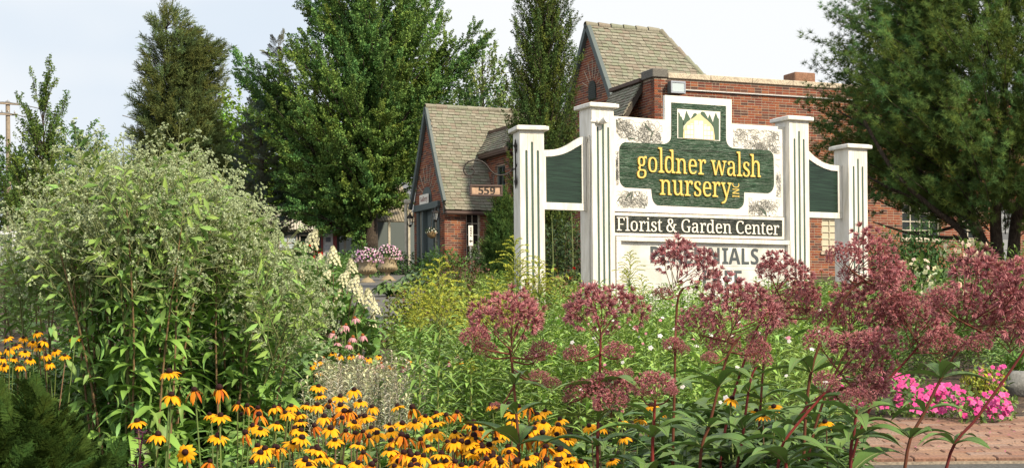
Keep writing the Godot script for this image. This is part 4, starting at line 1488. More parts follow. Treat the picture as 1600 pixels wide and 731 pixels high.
# ---------------------------------------------------------------- street, cars, poles
func car(label: String, p: Vector3, turn: float, paint: Material, kind: int) -> void:
	var o := thing("parked_car", label, "car", p, turn, "cars parked on the left")
	var l := 4.5
	var w := 1.75
	var body := MB.new()
	var prof: PackedVector2Array
	var cab: PackedVector2Array
	if kind == 0:
		prof = PackedVector2Array([Vector2(-2.2, 0.3), Vector2(2.2, 0.3), Vector2(2.25, 0.55), Vector2(2.15, 0.74), Vector2(1.2, 0.88), Vector2(-1.7, 0.95), Vector2(-2.2, 0.9), Vector2(-2.27, 0.55)])
		cab = PackedVector2Array([Vector2(1.2, 0.87), Vector2(0.5, 1.36), Vector2(0.2, 1.43), Vector2(-0.9, 1.42), Vector2(-1.3, 1.33), Vector2(-1.85, 0.94)])
	else:
		prof = PackedVector2Array([Vector2(-2.25, 0.35), Vector2(2.3, 0.35), Vector2(2.32, 0.8), Vector2(2.1, 1.0), Vector2(1.2, 1.08), Vector2(-2.25, 1.1), Vector2(-2.3, 0.7)])
		cab = PackedVector2Array([Vector2(1.2, 1.07), Vector2(0.55, 1.6), Vector2(0.2, 1.72), Vector2(-2.0, 1.72), Vector2(-2.2, 1.6), Vector2(-2.28, 1.09)])
	body.prism(prof, -w / 2, w / 2)
	obj("body", body, paint, o)
	var top := MB.new()
	var k := cab.size()
	for s in [1.0, -1.0]:   # the cabin leans in towards the roof
		var ring := PackedVector3Array()
		for q in cab:
			var inn: float = (q.y - cab[0].y) * 0.22
			ring.append(Vector3(q.x, q.y, s * (w / 2 - 0.02 - inn)))
		for i in range(1, k - 1):
			if Vector3(0, 0, s).dot((ring[i + 1] - ring[0]).cross(ring[i] - ring[0])) > 0:
				top.tri(ring[0], ring[i + 1], ring[i])
			else:
				top.tri(ring[0], ring[i], ring[i + 1])
	for i in k - 1:
		var a := cab[i]
		var b := cab[i + 1]
		var ia: float = w / 2 - 0.02 - (a.y - cab[0].y) * 0.22
		var ib: float = w / 2 - 0.02 - (b.y - cab[0].y) * 0.22
		top.quad(Vector3(a.x, a.y, ia), Vector3(a.x, a.y, -ia), Vector3(b.x, b.y, -ib), Vector3(b.x, b.y, ib))
	obj("cabin", top, paint, o)
	var y0 := cab[0].y + 0.04
	var y1: float = cab[3].y - 0.1
	for s in [1.0, -1.0]:
		for seg in [[0.03, 0.44], [0.5, 0.92]]:
			var g := MB.new()
			var xa: float = lerpf(cab[k - 1].x + 0.25, cab[0].x - 0.15, seg[0])
			var xb: float = lerpf(cab[k - 1].x + 0.25, cab[0].x - 0.15, seg[1])
			var zl: float = w / 2 - 0.012
			var zt: float = w / 2 - 0.012 - (y1 - y0) * 0.22
			var xa1: float = maxf(xa, cab[k - 2].x + 0.1)
			var xb1: float = minf(xb, cab[1].x - 0.05)
			var q := [Vector3(xa, y0, s * zl), Vector3(xb, y0, s * zl), Vector3(xb1, y1, s * zt), Vector3(xa1, y1, s * zt)]
			if s > 0:
				g.quad(q[0], q[1], q[2], q[3])
			else:
				g.quad(q[3], q[2], q[1], q[0])
			obj("window", g, M.car_glass, o)
	for pair in [[0, 1], [k - 1, k - 2]]:
		var g := MB.new()
		var a := cab[pair[0]]
		var b := cab[pair[1]]
		var oo: float = 0.012 * (1.0 if pair[0] == 0 else -1.0)
		var pa := a.lerp(b, 0.08)
		var pb := a.lerp(b, 0.9)
		g.quad(Vector3(pa.x + oo, pa.y + 0.01, 0.7), Vector3(pa.x + oo, pa.y + 0.01, -0.7), Vector3(pb.x + oo, pb.y + 0.01, -0.6), Vector3(pb.x + oo, pb.y + 0.01, 0.6))
		obj("windscreen", g, M.car_glass, o)
	for x in [1.4, -1.35]:
		for s in [1.0, -1.0]:
			var tt := Transform3D(Basis(Vector3.RIGHT, PI / 2 * s), Vector3(x, 0.32, s * (w / 2 - 0.08)))
			var wh := MB.new()
			wh.lathe(PackedVector2Array([Vector2(0.2, -0.1), Vector2(0.31, -0.1), Vector2(0.325, -0.06), Vector2(0.325, 0.07), Vector2(0.3, 0.1), Vector2(0.2, 0.1)]), 20, tt)
			var tyre := obj("wheel", wh, M.tyre, o)
			var rm := MB.new()
			rm.lathe(PackedVector2Array([Vector2(0.21, 0.06), Vector2(0.2, 0.09), Vector2(0.08, 0.07), Vector2(0, 0.08)]), 16, tt)
			obj("rim", rm, M.chrome, tyre)
	for s in [1.0, -1.0]:
		var hl := MB.new()
		hl.bx(Vector3(2.2, prof[3].y - 0.1, s * 0.62), Vector3(0.1, 0.14, 0.34), 0.03)
		obj("headlight", hl, M.lens, o)
		var tl := MB.new()
		tl.bx(Vector3(-2.24, prof[6].y - 0.06, s * 0.66), Vector3(0.08, 0.2, 0.24), 0.03)
		obj("tail_light", tl, M.car_maroon, o)
		var mr := MB.new()
		mr.bx(Vector3(0.85, cab[0].y + 0.12, s * (w / 2 + 0.08)), Vector3(0.1, 0.14, 0.2), 0.04)
		obj("mirror", mr, paint, o)

func build_street() -> void:
	car("silver saloon car parked behind the white flowering clump at the left edge", on_ground(38, 52), 0.35, M.car_silver, 0)
	car("dark maroon car at the left edge, half behind the silver saloon", on_ground(-10, 60), 0.3, M.car_maroon, 0)
	car("pale tall van shape seen through the stems behind the silver saloon", on_ground(118, 62), 0.2, M.car_white, 1)
	# utility pole with wires
	var p := on_ground(13, 90)
	var o := thing("utility_pole", "wooden utility pole with two crossarms far off at the left edge", "utility pole", p, 0.5)
	var h: float = at(13, 158, 90).y - p.y
	var b := MB.new()
	b.tube(PackedVector3Array([Vector3(0, 0, 0), Vector3(0, h, 0)]), 0.17, 0.12, 8)
	obj("pole", b, M.pole_wood, o)
	var ys := [h - 0.15, h - 0.75, h - 1.35]
	for k in 2:
		var a := MB.new()
		a.bx(Vector3(0, ys[k], 0.13), Vector3(1.3 - 0.3 * k, 0.12, 0.1), 0.01)
		var arm := obj("crossarm", a, M.pole_wood, o)
		for x in [-0.5, 0.0, 0.5]:
			var i := MB.new()
			i.lathe(PackedVector2Array([Vector2(0.03, 0), Vector2(0.05, 0.05), Vector2(0.03, 0.09), Vector2(0.05, 0.13), Vector2(0, 0.17)]), 8, Transform3D(Basis(), Vector3(x * (1.0 - 0.3 * k), ys[k] + 0.06, 0.13)))
			obj("insulator", i, M.steel, arm)
	var wl := [[[190, 180], [290, 207], [420, 221]], [[190, 214], [290, 235], [420, 245]], [[-20, 162], [13, 160], [90, 176]], [[-20, 178], [13, 177], [90, 196]]]
	var names := ["upper thin wire crossing the sky left of the tall juniper", "lower thin wire crossing the sky left of the tall juniper", "upper thin wire at the utility pole", "lower thin wire at the utility pole"]
	for k in 4:
		var w := MB.new()
		var pts := []
		for q in wl[k]:
			pts.append(at(q[0], q[1], 88))
		w.tube(curve(pts, 5), 0.028, 0.028, 4)
		tag(obj("overhead_wire", w, M.wire), names[k], "wire", "overhead wires")

func build_ground() -> void:
	var b := MB.new()
	var xs := [-400.0, -150, -70, -35, -18, -8, -4, -2, -1, 0, 1, 2, 3, 4, 6, 9, 14, 20, 30, 45, 80, 160, 400]
	var ds := [-20.0, -4, 1, 2, 3, 4, 5, 6, 7, 8, 9, 10, 12, 14, 17, 20, 24, 28, 33, 40, 48, 56, 60, 64, 68, 74, 82, 95, 120, 180, 300, 600]
	for i in ds.size() - 1:
		for j in xs.size() - 1:
			var y0 := gy(maxf(ds[i], -20))
			var y1 := gy(ds[i + 1])
			b.quad(Vector3(xs[j], y0, -ds[i]), Vector3(xs[j + 1], y0, -ds[i]), Vector3(xs[j + 1], y1, -ds[i + 1]), Vector3(xs[j], y1, -ds[i + 1]))
	struct("ground", b, M.soil)
	# path of grey asphalt up to the urns and the door
	var pa := MB.new()
	var cl := [[548, 470, 14], [575, 500, 20], [585, 480, 24], [588, 466, 30], [588, 455, 36], [572, 446, 41], [600, 440, 46], [640, 430, 50]]
	var lft := [-60, -1.0, -0.9, -0.95, -1.0, -1.3, -2.0, -3.0]
	for i in range(1, cl.size() - 1):
		var a := on_ground(cl[i][0], cl[i][2])
		var e := on_ground(cl[i + 1][0], cl[i + 1][2])
		var wa: float = -lft[i]
		var we: float = -lft[i + 1]
		var up := Vector3(0, 0.02, 0)
		pa.quad(a + up - Vector3(wa, 0, 0), a + up + Vector3(wa, 0, 0), e + up + Vector3(we, 0, 0), e + up - Vector3(we, 0, 0))
	struct("path", pa, M.asphalt)
	# car park on the left
	var cp := MB.new()
	cp.quad(Vector3(-34, gy(46) + 0.015, -46), Vector3(-8.5, gy(46) + 0.015, -46), Vector3(-9, gy(60) + 0.015, -60), Vector3(-40, gy(60) + 0.015, -60))
	cp.quad(Vector3(-40, gy(60) + 0.015, -60), Vector3(-9, gy(60) + 0.015, -60), Vector3(-9, gy(68) + 0.015, -68), Vector3(-44, gy(68) + 0.015, -68))
	struct("car_park", cp, M.road)
	# brick pavement at the lower right
	var bp := MB.new()
	var e0 := on_ground(1600, 9.05)
	var t := Transform3D(Basis(Vector3.UP, 0.0), Vector3(0, 0, 0))
	var sl_ := atan(RISE)
	var fr := Transform3D(Basis(Vector3.RIGHT, sl_), Vector3(1.2, gy(8.2) + 0.02, -8.2))
	bp.bx(Vector3(2.0, -0.03, -0.65), Vector3(5.0, 0.06, 1.9))
	var pv := struct("brick_pavement", bp, M.mortar)
	pv.transform = fr
	var pm := MB.new()
	pm.bx(Vector3.ZERO, Vector3(0.2, 0.03, 0.097), 0.005)
	var pmesh := pm.mesh()
	var list := []
	var row := 0
	var z := 0.248
	while z > -1.5:
		var x := -0.45 + (0.1 if row % 2 else 0.0)
		while x < 4.4:
			list.append([x + 0.1, z])
			x += 0.206
		z -= 0.103
		row += 1
	list.sort_custom(func(a, c): return Vector2(a[0] - 1.4, a[1] + 0.5).length() < Vector2(c[0] - 1.4, c[1] + 0.5).length())
	var px := []
	for q in list:
		px.append(Transform3D(Basis(Vector3.UP, rf(-0.015, 0.015)) * Basis(Vector3.RIGHT, rf(-0.01, 0.01)), Vector3(q[0], 0.003 + rf(-0.002, 0.002), q[1])))
	split_many("paver", "pavers", pmesh, M.pavers, px, pv)
	# asphalt in front of it with a stone kerb
	var rd := MB.new()
	var d0 := 7.98
	rd.quad(Vector3(0.3, gy(2) - 0.01, -2), Vector3(60, gy(2) - 0.01, -2), Vector3(60, gy(d0) + 0.006, -d0), Vector3(0.9, gy(d0) + 0.006, -d0))
	struct("road", rd, M.road)
	# a rounded grey stone
	var st := MB.new()
	var n := FastNoiseLite.new()
	n.seed = 4
	n.frequency = 1.2
	var sp := SphereMesh.new()
	sp.radial_segments = 24
	sp.rings = 12
	var am := ArrayMesh.new()
	am.add_surface_from_arrays(Mesh.PRIMITIVE_TRIANGLES, sp.get_mesh_arrays())
	var mdt := MeshDataTool.new()
	mdt.create_from_surface(am, 0)
	for i in mdt.get_vertex_count():
		var v := mdt.get_vertex(i)
		mdt.set_vertex(i, v * Vector3(0.3, 0.2, 0.24) * (1.0 + 0.3 * n.get_noise_3dv(v * 2.0)))
	am.clear_surfaces()
	mdt.commit_to_surface(am)
	var so := SurfaceTool.new()
	so.create_from(am, 0)
	so.generate_normals()
	var rk := part("boulder", so.commit(), M.rock, self, Transform3D(Basis(), on_ground(1592, 11.2) + Vector3(0, 0.07, 0)))
	tag(rk, "rounded grey stone at the right edge behind the pink flowers", "rock")

# ---------------------------------------------------------------- plants
var leaf_shapes := []
var bloom_shape: ArrayMesh
var sprays := {}

func hue(c: Color, v := 0.25) -> Color:
	var k := (1.0 + rf(-v, v)) * (1.3 if c.g > c.r and c.g > c.b else 1.0)
	var w := rf(-v, v) * 0.5
	return Color(c.r * k * (1 + w), c.g * k, c.b * k * (1 - w))

func make_shapes() -> void:
	var w := Color(1, 1, 1)
	for s in [[0.5, 0.1, 0.3, 0.25, 0.42], [0.27, 0.15, 0.45, 0.3, 0.38], [0.11, 0.2, 0.45, 0.2, 0.4], [0.85, 0.05, 0.2, 0.15, 0.6], [0.34, 0.25, 0.8, 0.35, 0.4]]:
		var b := MB.new()
		b.leaf(Transform3D(), 1.0, s[0], s[1], s[2], s[3], 3, s[4], w, w)
		leaf_shapes.append(b.mesh())
	var f := MB.new()
	for k in 5:
		f.leaf(Transform3D(Basis(Vector3.UP, TAU * k / 5), Vector3.ZERO), 0.5, 0.42, 0.25, 0.35, 0.1, 2, 0.6, Color(0.9, 0.85, 0.8), w)
	f.col = Color(0.9, 0.8, 0.3)
	f.tri(Vector3(0.06, 0.05, 0), Vector3(-0.03, 0.05, -0.05), Vector3(-0.03, 0.05, 0.05))
	bloom_shape = f.mesh()
	# leafy twigs, one metre long
	for kind in ["round", "broad", "small", "lance"]:
		sprays[kind] = []
		for v in 4:
			var b := MB.new()
			b.col = Color(0.9, 0.6, 0.6)
			b.tube(PackedVector3Array([Vector3.ZERO, Vector3(0.5, 0.05, 0.02), Vector3(1, 0.08, 0)]), 0.012, 0.004, 3)
			var n: int = {"round": 72, "broad": 26, "small": 60, "lance": 30}[kind]
			var ls: float = {"round": 0.135, "broad": 0.25, "small": 0.13, "lance": 0.3}[kind]
			var lw: float = {"round": 0.95, "broad": 0.55, "small": 0.6, "lance": 0.3}[kind]
			for i in n:
				var q := rf(0.05, 1.0)
				var d := rnd_dir()
				d = (d + Vector3(0.5, 0.25, 0)).normalized()
				var sp := 0.17 * (1.1 - 0.6 * q)
				var p := Vector3(q, 0.08 * q, 0) + rnd_dir() * sp
				var c := hue(w, 0.22)
				var l := ls * rf(0.7, 1.25)
				b.leaf(Transform3D(basis_along(d, Vector3.UP + rnd_dir() * 0.7), p), l, l * lw, 0.1, 0.3, 0.2, 2, 0.5, c, c * 1.05)
			sprays[kind].append(b.mesh())
	for kind in ["pine", "fir", "scale"]:
		sprays[kind] = []
		for v in 4:
			var b := MB.new()
			b.col = Color(1.3, 0.8, 0.6)
			b.tube(PackedVector3Array([Vector3.ZERO, Vector3(0.5, 0.03, 0), Vector3(1, 0.1, 0)]), 0.016, 0.006, 3)
			if kind == "pine":
				for k in 9:   # tufts of long needles
					var q := 0.25 + 0.75 * k / 8.0
					var o := Vector3(q, 0.1 * q, 0) + (rnd_dir() * 0.2 if k < 8 else Vector3.ZERO)
					var td := (Vector3(0.8, 0.5, 0) + rnd_dir() * 0.7).normalized()
					b.col = hue(w, 0.45)
					for i in 34:
						var d := (td * 0.75 + rnd_dir()).normalized()
						b.needle(o, o + d * rf(0.17, 0.3), 0.008, d.cross(rnd_dir()).normalized())
			elif kind == "fir":
				for k in 12:
					var q := k / 12.0
					for s in [-1.0, 1.0]:
						var d := Vector3(0.7, rf(-0.15, 0.25), s * 0.8).normalized()
						var l := 0.42 * (1.05 - q) + 0.1
						b.col = hue(w, 0.25)
						for i in 11:
							var o := Vector3(q, 0.06 * q, 0) + d * l * i / 11.0
							for s2 in [-1.0, 1.0]:
								var nd: Vector3 = (d + d.cross(Vector3.UP) * s2 * 0.8 + Vector3(0, rf(-0.1, 0.5), 0)).normalized()
								b.needle(o, o + nd * 0.095, 0.011, Vector3.UP.cross(nd).normalized() + rnd_dir() * 0.4)
			else:
				for k in 26:
					var q := rf(0.05, 1.0)
					var d := (Vector3(1.0, 0.35, 0) + rnd_dir() * 0.85).normalized()
					var o := Vector3(q * 0.85, 0.08 * q, 0) + rnd_dir() * 0.08
					b.col = hue(w, 0.3)
					for i in 13:
						var oo := o + d * 0.022 * i
						var nd := (d + rnd_dir() * 0.75).normalized()
						b.needle(oo, oo + nd * 0.1, 0.013, nd.cross(rnd_dir()).normalized())
			sprays[kind].append(b.mesh())

class Crown:
	var xs := [[], [], [], []]
	var cs := [PackedColorArray(), PackedColorArray(), PackedColorArray(), PackedColorArray()]
	var k := 0
	func put(t: Transform3D, c: Color) -> void:
		xs[k % 4].append(t)
		cs[k % 4].append(c)
		k += 1

func set_crown(o: Node, cr: Crown, kind: String, m: Material, called := "crown") -> void:
	for v in 4:
		if cr.xs[v].size():
			many(called, sprays[kind][v], m, cr.xs[v], cr.cs[v], o)

func leafy_branch(cr: Crown, path: PackedVector3Array, from: float, step: float, size: float, spread: float, c: Color, lift := 0.2) -> void:
	var l := 0.0
	for i in path.size() - 1:
		l += path[i].distance_to(path[i + 1])
	var n := maxi(2, int(l * (1.0 - from) / step))
	for i in n:
		var q := from + (1.0 - from) * (i + rf(0.0, 0.9)) / n
		var d := dir_at(path, q)
		var side := rnd_dir()
		side = (side - d * side.dot(d))
		var out := (d * rf(0.5, 1.1) + side * rf(0.4, 1.0) + Vector3(0, lift, 0)).normalized()
		if i == n - 1:
			out = d
			q = 0.97
		var s := size * rf(0.7, 1.2) * (1.0 - 0.3 * q)
		cr.put(Transform3D(basis_along(out, Vector3.UP + rnd_dir() * 0.4).scaled(Vector3.ONE * s), along(path, q) + side * spread * rf(0.0, 1.0) * (1.0 - 0.6 * q)), hue(c, 0.2))

func tree(called: String, label: String, u: float, d: float, prof: Array, nb: int, elev: float, kind: String, size: float, step: float, c: Color, trunk_r := 0.15, tips := [], extra := {}) -> Node3D:
	# prof: rows of the outline (height in the photograph, left, right)
	var base := on_ground(u, d)
	var o := thing(called, label, "tree", base)
	var sc := d / FOCAL
	var bark: Material = M.bark
	var top_y: float = at(u, prof[0][0], d).y - base.y
	var cx_top: float = ((prof[0][1] + prof[0][2]) / 2.0 - u) * sc
	if trunk_r > 0:
		var tb := MB.new()
		tb.tube(curve([Vector3(0, -0.1, 0), Vector3(cx_top * 0.25 + rf(-0.05, 0.05), top_y * 0.3, 0), Vector3(cx_top * 0.6 + rf(-0.1, 0.1), top_y * 0.65, 0), Vector3(cx_top, top_y * 0.97, 0)], 6), trunk_r, 0.02, 9)
		obj("trunk", tb, bark, o)
	var cr := Crown.new()
	var lim := MB.new()
	var v0: float = prof[0][0]
	var v1: float = prof[-1][0]
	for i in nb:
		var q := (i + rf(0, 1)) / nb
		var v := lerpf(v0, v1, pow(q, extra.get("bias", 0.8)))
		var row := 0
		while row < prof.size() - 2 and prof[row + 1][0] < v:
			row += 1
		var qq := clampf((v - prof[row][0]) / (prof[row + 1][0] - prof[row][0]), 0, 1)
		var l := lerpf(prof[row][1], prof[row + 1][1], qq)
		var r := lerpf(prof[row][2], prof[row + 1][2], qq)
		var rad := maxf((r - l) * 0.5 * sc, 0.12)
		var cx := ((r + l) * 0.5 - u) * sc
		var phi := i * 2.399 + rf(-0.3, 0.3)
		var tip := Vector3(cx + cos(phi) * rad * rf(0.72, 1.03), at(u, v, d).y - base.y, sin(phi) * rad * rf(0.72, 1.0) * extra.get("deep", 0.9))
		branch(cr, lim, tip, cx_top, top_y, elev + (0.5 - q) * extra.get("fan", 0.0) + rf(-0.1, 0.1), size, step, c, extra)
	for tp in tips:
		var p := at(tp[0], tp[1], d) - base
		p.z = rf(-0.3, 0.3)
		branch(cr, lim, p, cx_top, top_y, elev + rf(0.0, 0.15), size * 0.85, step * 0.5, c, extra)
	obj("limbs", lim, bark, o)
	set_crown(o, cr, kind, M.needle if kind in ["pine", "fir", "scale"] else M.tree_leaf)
	return o

func branch(cr: Crown, lim: MB, tip: Vector3, cx: float, top_y: float, elev: float, size: float, step: float, c: Color, extra: Dictionary) -> void:
	var out := Vector2(tip.x, tip.z).length()
	var y0 := clampf(tip.y - out * tan(elev), 0.25, maxf(top_y * 0.93, 0.3))
	if extra.has("forks"):
		y0 = maxf(y0, extra.forks)
	var root := Vector3(cx * y0 / top_y, y0, 0)
	var sag: float = extra.get("sag", 0.0)
	var mid := root.lerp(tip, 0.55) + Vector3(0, -sag * out, 0) + rnd_dir() * 0.06 * out
	var path := curve([root, mid, tip], 5)
	lim.tube(path, clampf(0.012 * out + 0.012, 0.01, 0.07), 0.004, 4, false)
	var cc := hue(c, extra.get("vary", 0.22))
	leafy_branch(cr, path, extra.get("from", 0.25), step, size, size * extra.get("spread", 0.5), cc, extra.get("lift", 0.2))

func shrub(called: String, label: String, cat: String, u: float, d: float, rx: float, h: float, leaf_i: int, ls: float, n: int, c: Color, c2 := Color(0, 0, 0), mix := 0.0, group := "", rz := 0.0) -> Node3D:
	var base := on_ground(u, d)
	var o := thing(called, label, cat, base, 0, group)
	var st := MB.new()
	st.col = Color(0.12, 0.09, 0.05)
	var deep := rz if rz > 0 else rx
	for i in 9:
		var a := rf(0, TAU)
		var r := rf(0.2, 0.75)
		st.tube(curve([Vector3(rf(-0.1, 0.1) * rx, -0.03, rf(-0.1, 0.1) * rx), Vector3(cos(a) * rx * r * 0.6, h * 0.4, sin(a) * deep * r * 0.6), Vector3(cos(a) * rx * r, h * 0.8, sin(a) * deep * r)], 3), 0.012, 0.004, 4, false)
	obj("stems", st, M.stem, o)
	var xs := []
	var cs := PackedColorArray()
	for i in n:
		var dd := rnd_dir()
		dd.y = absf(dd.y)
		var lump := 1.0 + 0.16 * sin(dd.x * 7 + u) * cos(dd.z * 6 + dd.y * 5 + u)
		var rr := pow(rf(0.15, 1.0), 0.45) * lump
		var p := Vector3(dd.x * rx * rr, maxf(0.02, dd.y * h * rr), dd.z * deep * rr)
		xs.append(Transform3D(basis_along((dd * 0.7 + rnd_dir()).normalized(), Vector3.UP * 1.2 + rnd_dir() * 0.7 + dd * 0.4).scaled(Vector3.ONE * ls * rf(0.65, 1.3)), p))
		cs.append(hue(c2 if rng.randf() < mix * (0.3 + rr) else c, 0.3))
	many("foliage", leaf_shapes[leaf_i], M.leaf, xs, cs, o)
	return o

func spray_shrub(called: String, label: String, cat: String, u: float, d: float, rx: float, h: float, kind: String, size: float, n: int, c: Color, rz := 0.0, up := 0.5) -> Node3D:
	var base := on_ground(u, d)
	var o := thing(called, label, cat, base)
	var cr := Crown.new()
	var st := MB.new()
	st.col = Color(0.12, 0.09, 0.05)
	var deep := rz if rz > 0 else rx
	for i in n:
		var dd := rnd_dir()
		dd.y = absf(dd.y)
		var lump := 1.0 + 0.12 * sin(dd.x * 8 + u) * cos(dd.z * 7 + dd.y * 6)
		var rr := pow(rf(0.25, 1.0), 0.4) * lump
		var p := Vector3(dd.x * rx * rr, maxf(0.02, dd.y * h * rr), dd.z * deep * rr)
		cr.put(Transform3D(basis_along(dd * 0.6 + Vector3(0, up, 0) + rnd_dir() * 0.5, Vector3.UP + rnd_dir() * 0.5).scaled(Vector3.ONE * size * rf(0.7, 1.2)), p - dd * size * 0.5), hue(c, 0.3))
		if i % 40 == 0:
			st.tube(PackedVector3Array([Vector3(0, -0.02, 0), p * 0.5, p * 0.9]), 0.015, 0.004, 4, false)
	obj("stems", st, M.stem, o)
	set_crown(o, cr, kind, M.needle, "foliage")
	return o

func build_trees() -> void:
	# far ones first
	tree("poplar_tree", "young upright tree with whip like shoots at the left edge", 62, 52, [[170, 40, 95], [200, 28, 100], [240, 12, 106], [290, 0, 112], [350, 0, 115]], 120, 1.1, "broad", 0.42, 0.17, Color(0.08, 0.125, 0.03), 0.08,
		[[79, 97], [76, 108], [50, 112], [102, 150], [97, 160], [26, 152], [60, 135], [85, 130], [36, 170], [70, 120]], {"from": 0.15, "spread": 0.2, "lift": 0.5})
	tree("round_tree", "distant rounded green tree just right of the young upright tree", 128, 95, [[203, 112, 140], [215, 98, 156], [240, 95, 160], [270, 95, 162], [310, 100, 160]], 70, 0.7, "broad", 1.1, 0.4, Color(0.075, 0.13, 0.05), 0.15)
	for q in [[40, 104, 262, 120, "low distant tree behind the maroon car at the left edge"], [205, 108, 255, 110, "low distant tree behind the foot of the juniper, left side"], [330, 98, 240, 120, "mid green tree behind the foot of the juniper, right side"], [-260, 100, 220, 200, "broad tree beyond the left edge of the car park"], [480, 112, 270, 130, "distant tree behind the low glasshouse roof"], [1900, 80, 120, 260, "tree standing past the right end of the shop"]]:
		tree("distant_tree", q[4], q[0], q[1], [[q[2], q[0] - q[3] * 0.25, q[0] + q[3] * 0.25], [q[2] + 30, q[0] - q[3] * 0.5, q[0] + q[3] * 0.5], [345, q[0] - q[3] * 0.6, q[0] + q[3] * 0.6], [385, q[0] - q[3] * 0.55, q[0] + q[3] * 0.55]], 70, 0.6, "broad", 1.25, 0.42, Color(0.065, 0.11, 0.035), 0.16)
	tree("hedgerow_tree", "low green tree half out of frame behind the parked cars", -15, 75, [[235, -60, 20], [265, -80, 40], [330, -90, 50]], 60, 0.6, "broad", 0.9, 0.4, Color(0.06, 0.11, 0.03), 0.12)
	tree("juniper_tree", "tall dark olive juniper standing alone against the sky on the left", 284, 58, [[16, 258, 264], [34, 246, 284], [62, 236, 318], [84, 236, 346], [110, 240, 334], [130, 226, 342], [160, 216, 338], [200, 220, 352], [250, 206, 366], [300, 208, 372], [350, 214, 374]], 330, 0.35, "scale", 0.85, 0.17, Color(0.09, 0.115, 0.04), 0.2,
		[[259, 14], [346, 80], [340, 100], [224, 112], [214, 160], [330, 70], [300, 52], [244, 45], [236, 82], [344, 124]], {"from": 0.2, "spread": 0.35, "bias": 0.7})
	tree("lime_tree", "bright yellow green tree between the juniper and the ginkgo", 372, 72, [[152, 362, 410], [175, 340, 430], [220, 330, 430], [290, 330, 430], [340, 335, 430]], 170, 0.7, "broad", 0.95, 0.36, Color(0.12, 0.2, 0.03), 0.15)
	tree("spire_spruce", "slim brown tipped spruce spire rising behind the ginkgo", 438, 80, [[56, 436, 440], [80, 428, 448], [110, 420, 458], [150, 410, 466], [220, 396, 480]], 90, 0.2, "fir", 0.75, 0.22, Color(0.105, 0.105, 0.05), 0.15, [], {"bias": 0.6})
	tree("blue_spruce", "grey green spruce tucked against the left side of the ginkgo", 405, 54, [[170, 395, 420], [220, 378, 440], [280, 372, 450], [340, 368, 455], [380, 365, 455]], 110, 0.05, "fir", 0.75, 0.22, Color(0.085, 0.105, 0.08), 0.15, [], {"sag": 0.15})
	tree("pale_tree", "pale green airy tree beyond the house ridge right of the ginkgo", 755, 85, [[78, 745, 768], [95, 728, 790], [130, 712, 806], [180, 700, 815], [240, 700, 815]], 100, 0.8, "broad", 1.0, 0.4, Color(0.12, 0.17, 0.06), 0.18)
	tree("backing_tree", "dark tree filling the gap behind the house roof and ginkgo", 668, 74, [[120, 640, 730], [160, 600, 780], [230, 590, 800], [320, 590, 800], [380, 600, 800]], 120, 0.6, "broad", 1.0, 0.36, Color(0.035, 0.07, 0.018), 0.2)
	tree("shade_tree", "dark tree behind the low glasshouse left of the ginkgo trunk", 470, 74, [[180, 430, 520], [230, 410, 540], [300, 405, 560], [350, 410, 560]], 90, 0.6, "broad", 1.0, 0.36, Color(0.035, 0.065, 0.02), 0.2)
	# the ginkgo
	var g := tree("ginkgo_tree", "big spreading dark green ginkgo rising out of frame beside the entrance house", 578, 54, [[-70, 520, 660], [-20, 490, 685], [30, 485, 685], [70, 445, 712], [110, 408, 715], [160, 402, 712], [210, 398, 698], [260, 412, 675], [290, 416, 655], [314, 428, 640], [342, 440, 545]], 250, 0.75, "round", 0.62, 0.15, Color(0.094, 0.158, 0.042), 0.3,
		[[366, 86], [372, 116], [392, 100], [380, 128], [470, 2], [480, 25], [468, -5], [455, 84], [462, 82], [690, 2], [697, 30], [762, 54], [748, 42], [755, 70], [735, 78], [700, 62], [725, 95], [690, 85], [500, -10], [430, 140], [410, 165]], {"from": 0.12, "spread": 0.4, "bias": 0.85, "vary": 0.36, "lift": 0.0, "forks": 1.3, "fan": 0.9})
	# ivy on its trunk
	var iv := thing("ivy_plant", "light green ivy climbing the left side of the ginkgo trunk", "ivy", g.position + Vector3(-0.28, 0, 0.3))
	var vine := MB.new()
	vine.col = Color(0.12, 0.08, 0.05)
	vine.tube(curve([Vector3(0, 0, 0), Vector3(0.05, 0.8, 0.02), Vector3(-0.02, 1.6, 0), Vector3(0.2, 2.4, 0), Vector3(0.7, 3.0, 0.1)], 4), 0.02, 0.008, 5)
	obj("vine", vine, M.stem, iv)
	var xs := []
	var cs := PackedColorArray()
	for i in 900:
		var q := rf(0, 1)
		var c := Vector3(-0.08, q * 2.5, 0)
		if q > 0.7:
			c.x += (q - 0.7) * 2.6
		var dd := rnd_dir()
		xs.append(Transform3D(basis_along(dd + Vector3(0, -0.4, 0.3), Vector3(0, 0.4, 1) + rnd_dir() * 0.5).scaled(Vector3.ONE * rf(0.06, 0.11)), c + dd * Vector3(0.2, 0.15, 0.16)))
		cs.append(hue(Color(0.085, 0.17, 0.035), 0.3))
	many("ivy_leaves", leaf_shapes[0], M.leaf, xs, cs, iv)
	# columnar tree behind the left pillars
	tree("columnar_tree", "tall columnar tree behind the two left pillars of the sign", 850, 34, [[-60, 825, 880], [-10, 812, 895], [50, 806, 898], [110, 800, 902], [170, 796, 904], [240, 793, 905], [310, 796, 904], [370, 802, 902], [410, 812, 896]], 260, 1.05, "small", 0.4, 0.11, Color(0.062, 0.092, 0.024), 0.12,
		[[806, 40], [800, 90], [898, 30], [902, 95], [820, 0], [890, 0]], {"from": 0.1, "spread": 0.55, "vary": 0.35, "lift": 0.4})
	# multi-stemmed pine at the right
	var pd := 30.0
	var base := on_ground(1570, pd)
	var o := thing("pine_tree", "broad multi stemmed pine covering the right end of the shop", "tree", base)
	var px := func(u, v, z): return at(u, v, pd) - base + Vector3(0, 0, z)
